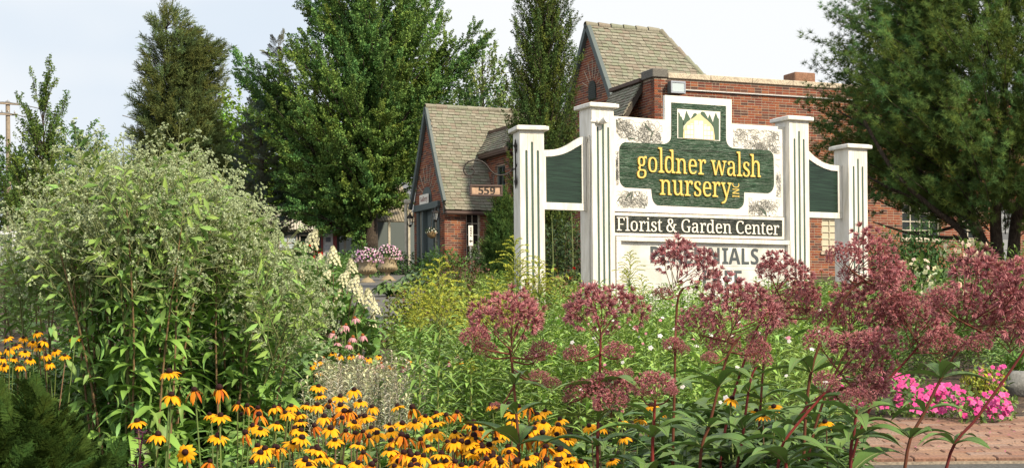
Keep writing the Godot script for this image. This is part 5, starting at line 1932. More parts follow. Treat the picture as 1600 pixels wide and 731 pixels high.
	for tr in [[[1545, 470, 0.0], [1540, 400, 0.1], [1520, 340, 0.0], [1480, 220, 0.2], [1450, 80, 0.2], [1440, -60, 0]], [[1562, 470, 0], [1560, 400, 0], [1555, 330, 0.1], [1560, 200, 0.3], [1570, 40, 0.2], [1580, -100, 0]], [[1578, 470, 0], [1590, 400, -0.2], [1600, 330, -0.3], [1640, 200, -0.4], [1680, 30, -0.4], [1700, -80, -0.5]], [[1548, 470, 0.1], [1510, 415, 0.3], [1495, 370, 0.5], [1440, 330, 0.8], [1380, 280, 1.0], [1330, 200, 1.1]]]:
		var pts := []
		for q in tr:
			pts.append(px.call(q[0], q[1], q[2]))
		var tb := MB.new()
		tb.tube(curve(pts, 5), 0.15 if tr[3][0] != 280 and tr[0][0] != 1548 else 0.075, 0.03, 9)
		obj("trunk", tb, M.bark, o)
	var lm := MB.new()
	for b in [[1520, 345, 1395, 365, 0.5], [1500, 372, 1350, 352, 0.8], [1490, 330, 1310, 268, 0.9], [1545, 380, 1470, 372, 0.9], [1470, 250, 1300, 180, 0.6]]:
		lm.tube(curve([px.call(b[0], b[1], 0.0), px.call((b[0] + b[2]) * 0.5, (b[1] + b[3]) * 0.5 + 8, b[4] * 0.6), px.call(b[2], b[3], b[4])], 5), 0.045, 0.012, 6)
	var cr := Crown.new()
	var rows := [[-90, 1360, 1820], [-30, 1305, 1860], [15, 1285, 1880], [50, 1280, 1890], [90, 1262, 1900], [140, 1256, 1900], [190, 1262, 1900], [230, 1272, 1890], [262, 1296, 1880], [292, 1340, 1850], [322, 1415, 1800]]
	for i in 760:
		var q := (i + rf(0, 1)) / 760.0
		var v := lerpf(-90, 322, q)
		var row := 0
		while row < rows.size() - 2 and rows[row + 1][0] < v:
			row += 1
		var qq := clampf((v - rows[row][0]) / float(rows[row + 1][0] - rows[row][0]), 0, 1)
		var l := lerpf(rows[row][1], rows[row + 1][1], qq)
		var r := lerpf(rows[row][2], rows[row + 1][2], qq)
		var phi := i * 2.399
		var rr := rf(0.55, 1.02)
		var rad := (r - l) * 0.5 * pd / FOCAL
		var u := (l + r) * 0.5 + cos(phi) * (r - l) * 0.5 * rr
		var tip: Vector3 = px.call(u, v, sin(phi) * rad * 0.75 * rr)
		var root: Vector3 = px.call(lerpf(1570, u, 0.45), v + 45, sin(phi) * rad * 0.3 * rr)
		var path := curve([root, root.lerp(tip, 0.5) + Vector3(0, -0.08, 0), tip], 4)
		lm.tube(path, 0.014, 0.004, 4, false)
		leafy_branch(cr, path, 0.15, 0.17, 0.52, 0.3, hue(Color(0.082, 0.132, 0.038), 0.3), 0.35)
	obj("limbs", lm, M.bark, o)
	set_crown(o, cr, "pine", M.needle)

func build_shrubs() -> void:
	spray_shrub("yew_shrub", "dark green clipped yew mound in the bottom left corner", "shrub", -40, 4.9, 0.53, 0.7, "fir", 0.13, 2300, Color(0.036, 0.066, 0.014), 0.5, -0.05)
	spray_shrub("yew_shrub", "low spreading dark yew at the foot of the tall white flowering clump", "shrub", 150, 4.75, 0.22, 0.44, "fir", 0.12, 800, Color(0.036, 0.066, 0.014), 0.3, -0.05)
	shrub("spirea_shrub", "yellow green spirea with bronze tips before the left pillars", "shrub", 850, 18, 0.744, 0.7564, 0, 0.058, 3600, Color(0.2, 0.25, 0.04), Color(0.17, 0.1, 0.04), 0.3)
	shrub("spirea_shrub", "yellow green spirea mound between the two goldenrods in mid bed", "shrub", 755, 15, 0.72, 0.7075999999999999, 0, 0.058, 3600, Color(0.2, 0.25, 0.04), Color(0.16, 0.1, 0.05), 0.18)
	shrub("spirea_shrub", "golden spirea mound at the edge of the grey path", "shrub", 668, 17, 0.6, 0.7564, 0, 0.058, 3600, Color(0.2, 0.25, 0.04), Color(0.15, 0.09, 0.04), 0.15)
	shrub("barberry_shrub", "dark bronze low shrub under the arrow sign post", "shrub", 722, 30, 0.6, 0.75, 0, 0.06, 1400, Color(0.09, 0.08, 0.03), Color(0.12, 0.05, 0.04), 0.4)
	shrub("laurel_shrub", "bright green shrub under the window of the entrance house", "shrub", 690, 37, 0.7, 0.95, 1, 0.13, 1600, Color(0.1, 0.19, 0.035))
	shrub("rose_shrub", "dark green climbing bush right of the house window", "shrub", 757, 40, 0.55, 1.1, 0, 0.08, 1800, Color(0.06, 0.1, 0.03), Color(0.2, 0.03, 0.02), 0.03)
	spray_shrub("cypress_shrub", "feathery green cypress between the house and the left outer pillar", "shrub", 790, 38, 0.6, 2.1, "scale", 0.4, 700, Color(0.07, 0.125, 0.035), 0.6, 0.9)
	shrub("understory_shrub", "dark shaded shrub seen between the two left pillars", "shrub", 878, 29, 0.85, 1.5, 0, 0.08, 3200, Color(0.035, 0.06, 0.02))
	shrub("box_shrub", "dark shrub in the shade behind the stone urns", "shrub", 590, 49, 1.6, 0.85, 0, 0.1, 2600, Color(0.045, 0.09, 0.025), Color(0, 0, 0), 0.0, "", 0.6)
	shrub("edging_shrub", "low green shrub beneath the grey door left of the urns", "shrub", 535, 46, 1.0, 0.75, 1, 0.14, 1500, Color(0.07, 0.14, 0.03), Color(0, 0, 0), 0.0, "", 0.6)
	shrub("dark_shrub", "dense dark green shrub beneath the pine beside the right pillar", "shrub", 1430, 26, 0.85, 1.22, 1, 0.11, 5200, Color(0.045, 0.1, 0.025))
	shrub("leafy_shrub", "mid green shrub against the brick wall right of the outer pillar", "shrub", 1380, 28, 0.5, 1.1, 0, 0.08, 1800, Color(0.08, 0.15, 0.035))
	shrub("fern_shrub", "light green shrub under the pine trunks at the right edge", "shrub", 1600, 24, 0.8, 0.95, 1, 0.1, 1800, Color(0.11, 0.18, 0.035))
	shrub("gold_barberry", "small yellow green shrub among the pink flowers by the pavement", "shrub", 1532, 10.6, 0.17, 0.26, 0, 0.028, 900, Color(0.26, 0.27, 0.03))
	# hosta with big leaves by the path
	hosta("hosta_plant", "broad leaved green hosta clump by the path before the urns", 614, 31, 0.42, 0.3, 60, 0.2, Color(0.1, 0.19, 0.05), Color(0.16, 0.25, 0.07))
	hosta("hosta_plant", "hosta at the foot of the grey house door", 655, 36, 0.5, 0.4, 40, 0.24, Color(0.12, 0.2, 0.08), Color(0.16, 0.24, 0.1))
	hosta("variegated_hosta", "cream edged hosta leaf clump among the pink coneflowers", 597, 10.5, 0.1, 0.36, 9, 0.2, Color(0.36, 0.36, 0.1), Color(0.5, 0.45, 0.16))
	# daylily leaves at the right edge
	var dl := thing("daylily_clump", "arching strap leaves of a daylily at the right edge", "plant", on_ground(1592, 12.6))
	for i in 46:
		var b := MB.new()
		var a := rf(0, TAU)
		var c := hue(Color(0.1, 0.2, 0.04), 0.25)
		b.leaf(Transform3D(basis_along(Vector3(cos(a), rf(1.0, 2.0), sin(a))), Vector3(rf(-0.1, 0.1), 0, rf(-0.1, 0.1))), rf(0.4, 0.62), 0.022, 0.1, 0.7, 0.4, 6, 0.3, c, c * 1.2)
		obj("leaf", b, M.leaf, dl)

func hosta(called: String, label: String, u: float, d: float, r: float, h: float, n: int, ls: float, c: Color, c2: Color) -> void:
	var o := thing(called, label, "plant", on_ground(u, d))
	var m := []
	for v in 3:
		var b := MB.new()
		b.leaf(Transform3D(), 1.0, 0.62, 0.2, 0.55, 0.3, 5, 0.42, c, c2)
		m.append(b.mesh())
	var st := MB.new()
	st.col = c
	for i in n:
		var a := i * 2.399
		var q := sqrt((i + 0.5) / n)
		var p := Vector3(cos(a) * r * q * 0.75, h * (1.1 - 0.6 * q) * rf(0.8, 1.1), sin(a) * r * q * 0.75)
		st.tube(PackedVector3Array([Vector3(p.x * 0.2, 0, p.z * 0.2), p]), 0.008, 0.006, 4, false)
		part("leaf", m[i % 3], M.leaf, o, Transform3D(basis_along(Vector3(cos(a), 0.25 - 0.5 * q, sin(a)), Vector3.UP + rnd_dir() * 0.25).scaled(Vector3.ONE * ls * rf(0.75, 1.2)), p))
	obj("stalks", st, M.stem, o)

# ---- tall white flowering clump on the left
func build_boneset() -> void:
	var fb := []
	for v in 4:   # flowering branch: forked stalk, narrow leaves, flat clusters of tiny whitish flowers
		var b := MB.new()
		var gcol := Color(0.22, 0.25, 0.11)
		b.col = gcol
		b.tube(PackedVector3Array([Vector3.ZERO, Vector3(0.12, 0.01, 0), Vector3(0.22, 0.0, 0)]), 0.0026, 0.0016, 4, false)
		for k in 7:
			var q := 0.06 + 0.16 * k / 6.0
			var s := 1.0 if k % 2 else -1.0
			var dd := (Vector3(1, 0.1, s * 0.75) + rnd_dir() * 0.25).normalized()
			if k == 6:
				dd = Vector3(1, 0.0, 0)
			var l := 0.16 - q * 0.4 + rf(0, 0.03)
			var tip := Vector3(q, 0, 0) + dd * l
			b.col = gcol
			b.tube(PackedVector3Array([Vector3(q, 0, 0), tip]), 0.0016, 0.001, 3, false)
			var lc := hue(Color(0.17, 0.27, 0.07), 0.2)
			b.leaf(Transform3D(basis_along(Vector3(0.6, -0.2, s), Vector3(0.5, 1, 0)), Vector3(q, 0, 0)), rf(0.06, 0.1), 0.02, 0.1, 0.4, 0.3, 2, 0.4, lc, lc)
			for j in 6:
				var jd := (dd + rnd_dir() * 0.6).normalized()
				var hd := tip + jd * rf(0.015, 0.04)
				b.col = gcol
				b.needle(tip, hd, 0.001, rnd_dir())
				for m in 9:
					b.col = Color(0.44, 0.51, 0.31) * rf(0.7, 1.3)
					var fd := (dd + rnd_dir() * 0.9).normalized()
					b.needle(hd + fd * 0.0075, hd - fd * 0.001, 0.0024, fd.cross(rnd_dir()).normalized())
		fb.append(b.mesh())
	var lm := []
	for v in 4:
		var b := MB.new()
		var c := hue(Color(0.16, 0.28, 0.06), 0.12)
		b.leaf(Transform3D(), 1.0, 0.32, 0.12, [0.35, 0.6, 0.8, 0.5][v], 0.3, 5, 0.36, c, c * 1.1)
		lm.append(b.mesh())
	var contour := func(x): # top of the clump in the photograph
		var k := [[-40, 352], [20, 334], [60, 300], [110, 268], [160, 244], [205, 230], [250, 252], [300, 258], [350, 278], [390, 330], [430, 380], [470, 420], [510, 470], [560, 520]]
		for i in k.size() - 1:
			if x <= k[i + 1][0]:
				return lerpf(k[i][1], k[i + 1][1], (x - k[i][0]) / float(k[i + 1][0] - k[i][0]))
		return 520.0
	var spec := [[80, 7.9, 0, 150, 9, "left part of the tall white flowering boneset, in front of the parked cars"], [210, 7.3, 90, 330, 34, "tallest middle boneset clump with whitish flower heads reaching over the distant trees"], [370, 7.7, 250, 462, 27, "right boneset clump sloping down towards the white hydrangea"]]
	for s in spec:
		var o := thing("boneset_clump", s[5], "plant", on_ground(s[0], s[1]), 0, "tall white flowering clumps at the left")
		var fill := []
		var fcol := PackedColorArray()
		var n: int = s[4]
		var nbr := 0
		for i in n:
			var u := lerpf(s[2], s[3], (i + rf(0.1, 0.9)) / n)
			var dd: float = s[1] + rf(-0.45, 0.45)
			var v: float = contour.call(u) + 84 + abs(rf(-1, 1)) * rf(0, 110) - (rf(15, 56) if rng.randf() < 0.22 else 0.0)
			var tip := at(u, v, dd) - o.position
			var root := Vector3(tip.x * 0.55 + rf(-0.08, 0.08), -0.02 + (gy(dd) - gy(s[1])), (tip.z) * 0.7)
			var mid := root.lerp(tip, 0.5) + Vector3(-tip.x * 0.06 + rf(-0.03, 0.03), 0.05, rf(-0.03, 0.03))
			var path := curve([root, mid, tip], 7)
			var st := MB.new()
			st.col = [Color(0.2, 0.13, 0.07), Color(0.16, 0.16, 0.06), Color(0.24, 0.15, 0.09)][i % 3]
			st.tube(path, 0.0065, 0.003, 5, false)
			var stem := obj("stem", st, M.stem, o)
			var h := tip.y - root.y
			var np := int(h * 0.8 / 0.1)
			for k in np:
				var q := 0.12 + 0.66 * k / np
				var a := (0.0 if k % 2 else PI / 2) + rf(-0.4, 0.4) + i
				if u < 95 and k % 2:
					continue
				for sd in 2:
					var dir := Vector3(cos(a + sd * PI), rf(0.05, 0.45), sin(a + sd * PI))
					var size := rf(0.14, 0.205) * (1.1 - 0.45 * q)
					part("leaf", lm[(i + k + sd) % 4], M.leaf, stem, Transform3D(basis_along(dir, Vector3.UP + rnd_dir() * 0.3).scaled(Vector3.ONE * size), along(path, q)))
			for k in 9:
				var q := 0.66 + 0.34 * (k + 0.3) / 9.0
				var a := k * 2.2 + i
				var d := dir_at(path, q)
				var dir := (d * rf(0.8, 1.6) + Vector3(cos(a), 0.1, sin(a))).normalized()
				if k == 8:
					dir = d
					q = 0.98
				part("flowering_branch", fb[(k + i) % 4], M.stem, stem, Transform3D(basis_along(dir, rnd_dir()).scaled(Vector3.ONE * rf(0.75, 1.15) * (1.3 - 0.6 * (q - 0.5))), along(path, q)))
				nbr += 1
			for k in (64 if s[0] > 100 else (18 if u > 85 else 0)):
				var q := pow(rf(0.03, 1.0), 1.25) * 0.82
				fill.append(Transform3D(basis_along(rnd_dir() + Vector3(0, -0.1, 0), Vector3.UP + rnd_dir() * 0.4).scaled(Vector3.ONE * rf(0.07, 0.14) * (1.15 - 0.6 * q)), along(path, q) + rnd_dir() * 0.11))
				fcol.append(hue(Color(0.15, 0.26, 0.07), 0.25))
		many("small_leaves", leaf_shapes[1], M.leaf, fill, fcol, o)

# ---- purple flower heads of the joe pye weed
var pye_heads := []
var pye_leaves := []

func make_pye() -> void:
	for v in 5:
		var b := MB.new()
		var dark := Color(0.2, 0.05, 0.055)
		var ns := 12 + v % 3
		for i in ns:
			var q := (i + 0.5) / ns
			var th := acos(1.0 - q * 1.12)
			var ph := i * 2.399 + v
			var dir := Vector3(sin(th) * cos(ph), cos(th) * 0.66, sin(th) * sin(ph))
			var c := dir * rf(0.5, 0.85)
			var root := Vector3(0, -0.75 + 0.5 * (1 - q), 0)
			b.col = Color(0.17, 0.12, 0.06) if rng.randf() < 0.4 else dark
			b.tube(PackedVector3Array([root, root.lerp(c, 0.6) + Vector3(0, -0.05, 0), c]), 0.014, 0.008, 4, false)
			for j in 11:
				var jq := (j + 0.5) / 11.0
				var jth := acos(1.0 - jq * 1.2)
				var jp := j * 2.399 + i
				var bs := basis_along(dir.cross(Vector3(0.3, 0.9, 0.2)), dir)
				var jd := (bs * Vector3(sin(jth) * cos(jp), cos(jth), sin(jth) * sin(jp))).normalized()
				var p := c + jd * rf(0.16, 0.33)
				b.col = dark * rf(0.8, 1.3)
				b.needle(c, p, 0.008, rnd_dir())
				var tone: float = rf(0.75, 1.3) * [1.0, 0.88, 1.1, 0.95, 1.05][v]
				var old := rf(0.0, 0.5) if rng.randf() < 0.3 else 0.0
				for m in 27:
					var nd := (jd + rnd_dir() * 0.85).normalized()
					var tip := p + nd * rf(0.09, 0.19)
					var k := b.v.size()
					var sd := nd.cross(rnd_dir()).normalized() * 0.0125
					var nn := sd.cross(nd).normalized()
					b.vert(p - nd * 0.01, nn, dark * tone)
					b.vert(p.lerp(tip, 0.55) + sd, nn, Color(0.44, 0.145, 0.168).lerp(Color(0.26, 0.13, 0.08), old) * tone)
					b.vert(tip, nn, Color(0.54, 0.255, 0.27).lerp(Color(0.36, 0.22, 0.14), old) * tone)
					b.vert(p.lerp(tip, 0.55) - sd, nn, Color(0.44, 0.145, 0.168).lerp(Color(0.26, 0.13, 0.08), old) * tone)
					b.face(k, k + 1, k + 2)
					b.face(k, k + 2, k + 3)
		pye_heads.append(b.mesh())
	for v in 4:
		var b := MB.new()
		var c := hue(Color(0.105, 0.185, 0.048), 0.12)
		var lf := MB.new()
		lf.leaf(Transform3D(), 1.0, 0.25, [0.35, 0.2, 0.5, 0.1][v], [0.55, 0.42, 0.75, 0.5][v], 0.35, 8, 0.36, c, c * 1.15)
		for i in range(1, lf.v.size()):   # a toothed, slightly wavy edge
			if i % 3:
				lf.v[i].y += sin(i * 2.1) * 0.012
		b.add(lf, Transform3D())
		b.col = Color(0.2, 0.24, 0.1)
		var mid := PackedVector3Array()
		for i in 9:
			mid.append(lf.v[i * 3] + Vector3(0, 0.003, 0))
		b.tube(mid, 0.011, 0.003, 4, false)
		pye_leaves.append(b.mesh())

func pye(label: String, d: float, path_px: Array, head: Array, hr: float, leaf_to: float, sides := [], lean := 0.0) -> void:
	# path_px: the stem from the bottom up; head: centre; hr: half width of the head in the photograph
	var p0: Array = path_px[0]
	var g := on_ground(p0[0] - (path_px[1][0] - p0[0]) * 0.4, d)
	var o := thing("joe_pye_weed", label, "flowering plant", g, 0, "joe pye weed stems along the front of the bed")
	var pts := [Vector3.ZERO]
	for q in path_px:
		pts.append(at(q[0], q[1], d) - g)
	var hc := at(head[0], head[1], d) - g
	pts.append(hc + Vector3(0, -hr * 0.55 * d / FOCAL, 0))
	var path := curve(pts, 6)
	var sc := hr * d / FOCAL
	var st := MB.new()
	st.col = [Color(0.2, 0.035, 0.03), Color(0.15, 0.03, 0.03), Color(0.13, 0.05, 0.03)][int(p0[0]) % 3]
	st.tube(path, 0.0053, 0.0034, 7, false)
	var stem := obj("stem", st, M.stem, o)
	var ax := (along(path, 1.0) - along(path, 0.9)).normalized()
	ax = (ax + Vector3(0, 0.6, 0)).normalized()
	var hb := basis_along(ax.cross(Vector3(0.2, 0.1, 1)).normalized(), ax).rotated(ax, rf(0, TAU))
	part("flower_head", pye_heads[int(head[0]) % 5], M.petal, o, Transform3D(hb.scaled(Vector3.ONE * sc * 1.05), hc))
	for s in sides:
		var c := at(s[0], s[1], d + rf(-0.1, 0.1)) - g
		var q := clampf((c.y - 0.14) / path[-1].y, 0.2, 0.95)
		var rt := along(path, q)
		var tb := MB.new()
		tb.col = Color(0.17, 0.06, 0.04)
		tb.tube(curve([rt, rt.lerp(c, 0.6) + Vector3(0, -0.015, 0), c - Vector3(0, s[2] * 0.4 * d / FOCAL, 0)], 4), 0.003, 0.002, 4, false)
		obj("side_stalk", tb, M.stem, stem)
		part("flower_head", pye_heads[(int(s[0]) + 2) % 5], M.petal, o, Transform3D(Basis(Vector3.UP, rf(0, 6)).scaled(Vector3.ONE * s[2] * 1.15 * d / FOCAL), c))
	var l := path[-1].y
	var y := 0.16
	var k := 0
	leaf_to = minf(leaf_to * 1.38, 0.82)
	while y < l * leaf_to:
		var q := y / l
		var nl := 4 if k % 2 else 3
		var a0 := rf(0, TAU)
		var size := lerpf(0.23, 0.17, q / leaf_to) * rf(0.85, 1.15)
		for i in nl:
			var a := a0 + TAU * i / nl + rf(-0.25, 0.25)
			part("leaf", pye_leaves[(i + k) % 4], M.leaf, stem, Transform3D(basis_along(Vector3(cos(a), rf(0.15, 0.55), sin(a)), Vector3.UP + rnd_dir() * 0.15).scaled(Vector3.ONE * size * rf(0.8, 1.1)), along(path, q)))
		y += rf(0.1, 0.14)
		k += 1

func build_pye() -> void:
	make_pye()
	pye("joe pye weed with a rounded plum head, furthest left of the row", 4.7, [[812, 731], [806, 640], [800, 570]], [795, 505], 66, 0.52, [[742, 530, 22], [758, 548, 18], [835, 560, 16], [848, 548, 18], [843, 590, 14], [862, 600, 14], [775, 636, 9]])
	pye("joe pye weed with a full plum head below the left inner pillar", 4.6, [[934, 731], [935, 650], [938, 560]], [938, 492], 66, 0.5, [[900, 556, 18], [965, 552, 20], [908, 612, 22], [952, 608, 34], [955, 632, 26], [978, 585, 12], [890, 625, 10]])
	pye("joe pye weed whose head stands out against the white letter panel", 5.0, [[1052, 731], [1054, 620], [1058, 480]], [1068, 418], 58, 0.42, [[1036, 460, 14], [1052, 540, 16], [1066, 548, 12]])
	pye("small low joe pye weed with one tight head above yellow flowers", 4.5, [[1020, 731], [1022, 670], [1023, 640]], [1024, 606], 34, 0.5, [[1050, 612, 10], [1003, 616, 12]])
	pye("joe pye weed with a broad dark head leaning right over the letter panel", 4.6, [[1094, 731], [1110, 660], [1136, 560]], [1158, 488], 67, 0.48, [[1095, 510, 34], [1130, 540, 24], [1185, 545, 18], [1110, 560, 12]])
	pye("thin stemmed joe pye weed behind the broad dark head with a narrow plume", 5.3, [[1126, 731], [1146, 620], [1190, 500]], [1228, 440], 52, 0.45, [[1255, 470, 26], [1205, 422, 20], [1262, 492, 16]])
	pye("joe pye weed on a dark stem before the right inner pillar", 5.5, [[1184, 731], [1190, 620], [1196, 540]], [1200, 490], 42, 0.45, [[1180, 530, 14]])
	pye("joe pye weed leaning right across the foot of the right outer pillar", 5.0, [[1262, 620], [1300, 500], [1338, 446]], [1362, 412], 56, 0.36, [[1320, 402, 26], [1395, 440, 30], [1325, 430, 14]])
	pye("joe pye weed with a wide head under the right outer pillar", 5.2, [[1262, 731], [1290, 620], [1330, 540]], [1345, 488], 62, 0.42, [[1300, 500, 26], [1390, 505, 30]])
	pye("joe pye weed with a dusky head hanging over the pink flowers", 4.6, [[1216, 731], [1250, 650], [1300, 610]], [1340, 572], 66, 0.55, [[1285, 535, 26], [1372, 540, 34], [1360, 610, 26], [1315, 620, 20]])
	pye("joe pye weed between the two widest heads on the right", 5.1, [[1330, 731], [1370, 620], [1420, 560]], [1440, 508], 52, 0.4, [[1410, 480, 30], [1470, 540, 30], [1400, 470, 20]])
	pye("largest joe pye weed, its broad head spreading over the right edge", 4.4, [[1415, 731], [1448, 640], [1500, 545]], [1548, 470], 84, 0.46, [[1500, 480, 40], [1580, 510, 50], [1470, 470, 24], [1590, 440, 40], [1530, 540, 22]])
	pye("joe pye weed stem with dark leaves and a head cut by the right edge", 4.7, [[1480, 731], [1530, 650], [1580, 580]], [1610, 500], 60, 0.3, [])
	pye("short leafy joe pye weed with a small side head near the pavement", 4.4, [[1330, 731], [1335, 680], [1338, 650]], [1340, 625], 26, 0.75, [])
	pye("joe pye weed with leaves crowding the bottom edge left of the pavement", 4.3, [[1230, 760], [1228, 720], [1226, 690]], [1290, 600], 24, 0.6, [])
	pye("joe pye weed carrying a small head between the two leaning stems", 4.9, [[1150, 760], [1160, 690], [1172, 600]], [1182, 560], 24, 0.55, [])

# ---- yellow and pink daisies
var daisy_petals := []
var daisy_old := []
var daisy_cone: ArrayMesh
var daisy_leaf: ArrayMesh
var pink_petals := []
var pink_cone: ArrayMesh

func make_daisies() -> void:
	for v in 4:
		for old in 3:
			var b := MB.new()
			var n: int = [13, 11, 12][old] - v % 2
			for i in n:
				if old == 1 and rng.randf() < 0.25:
					continue
				var a: float = TAU * i / n + rf(-0.12, 0.12)
				var c := Color(0.88, 0.38, 0.008) * rf(0.85, 1.1)
				if old == 1:
					c = [Color(0.62, 0.17, 0.008), Color(0.42, 0.09, 0.01), Color(0.72, 0.26, 0.01)][i % 3]
				if old == 2:
					c = Color(0.6, 0.3, 0.33) * rf(0.85, 1.15)
				var drop: float = [0.55 + 0.12 * v, 0.95, 0.85][old] + rf(-0.12, 0.15)
				b.leaf(Transform3D(Basis(Vector3.UP, a) * Basis(Vector3.RIGHT, rf(-0.3, 0.3)), Vector3(0.12, -0.02, 0).rotated(Vector3.UP, a)), rf(0.85, 1.05), 0.33 if old != 1 else 0.26, 0.22 if old == 0 else -0.1, drop, -0.25, 4, 0.55, c * 0.9, c)
			[daisy_petals, daisy_old, pink_petals][old].append(b.mesh())
	for k in 2:
		var b := MB.new()
		b.col = Color(0.028, 0.011, 0.008) if k == 0 else Color(0.3, 0.09, 0.02)
		b.lathe(PackedVector2Array([Vector2(0.2, -0.1), Vector2(0.3, 0.02), Vector2(0.31, 0.16), Vector2(0.25, 0.3), Vector2(0.13, 0.39), Vector2(0, 0.42)]), 10)
		for i in 60:   # bristly surface
			var a := i * 2.399
			var q := i / 60.0
			var r := 0.31 * sqrt(1 - q * q)
			var p := Vector3(cos(a) * r, 0.05 + q * 0.36, sin(a) * r)
			var d := Vector3(cos(a), q * 1.4, sin(a)).normalized()
			b.col = (Color(0.045, 0.018, 0.01) if k == 0 else Color(0.45, 0.16, 0.02)) * rf(0.7, 1.4)
			b.needle(p, p + d * 0.06, 0.02, d.cross(rnd_dir()).normalized())
		b.col = Color(0.1, 0.16, 0.04)
		for i in 8:
			b.leaf(Transform3D(Basis(Vector3.UP, TAU * i / 8), Vector3(0, -0.06, 0)), 0.5, 0.14, -0.1, 0.3, 0.2, 2, 0.4, b.col, b.col)
		if k == 0:
			daisy_cone = b.mesh()
		else:
			pink_cone = b.mesh()
	var l := MB.new()
	var c := Color(0.1, 0.17, 0.045)
	l.leaf(Transform3D(), 1.0, 0.4, 0.2, 0.5, 0.3, 4, 0.42, c, c * 1.1)
	daisy_leaf = l.mesh()

func daisy(called: String, label: String, cat: String, group: String, head: Vector3, petals: Mesh, cone: Mesh, size: float, tilt: Vector3, leaves := 2) -> void:
	var d := -head.z
	var root := Vector3(head.x + rf(-0.06, 0.06), gy(d), head.z + rf(-0.05, 0.05))
	var o := thing(called, label, cat, root, 0, group)
	var hp := head - root
	var st := MB.new()
	st.col = hue([Color(0.12, 0.15, 0.05), Color(0.16, 0.1, 0.06), Color(0.1, 0.14, 0.04)][rng.randi() % 3], 0.2)
	var path := curve([Vector3.ZERO, hp * 0.5 + Vector3(rf(-0.02, 0.02), 0, rf(-0.02, 0.02)), hp - tilt * 0.02, hp], 4)
	st.tube(path, 0.0028, 0.0022, 5, false)
	obj("stem", st, M.stem, o)
	var bs := basis_along(tilt.cross(Vector3(0.3, 0.2, 0.9)).normalized(), tilt).rotated(tilt.normalized(), rf(0, TAU)).scaled(Vector3.ONE * size)
	if petals:
		part("petals", petals, M.petal, o, Transform3D(bs, hp))
	part("cone", cone, M.stem, o, Transform3D(bs.scaled(Vector3.ONE * rf(0.76, 0.96)), hp))
	for i in leaves:
		var a := rf(0, TAU)
		part("leaf", daisy_leaf, M.leaf, o, Transform3D(basis_along(Vector3(cos(a), 0.5, sin(a))).scaled(Vector3.ONE * rf(0.06, 0.11)), along(path, rf(0.1, 0.6))))

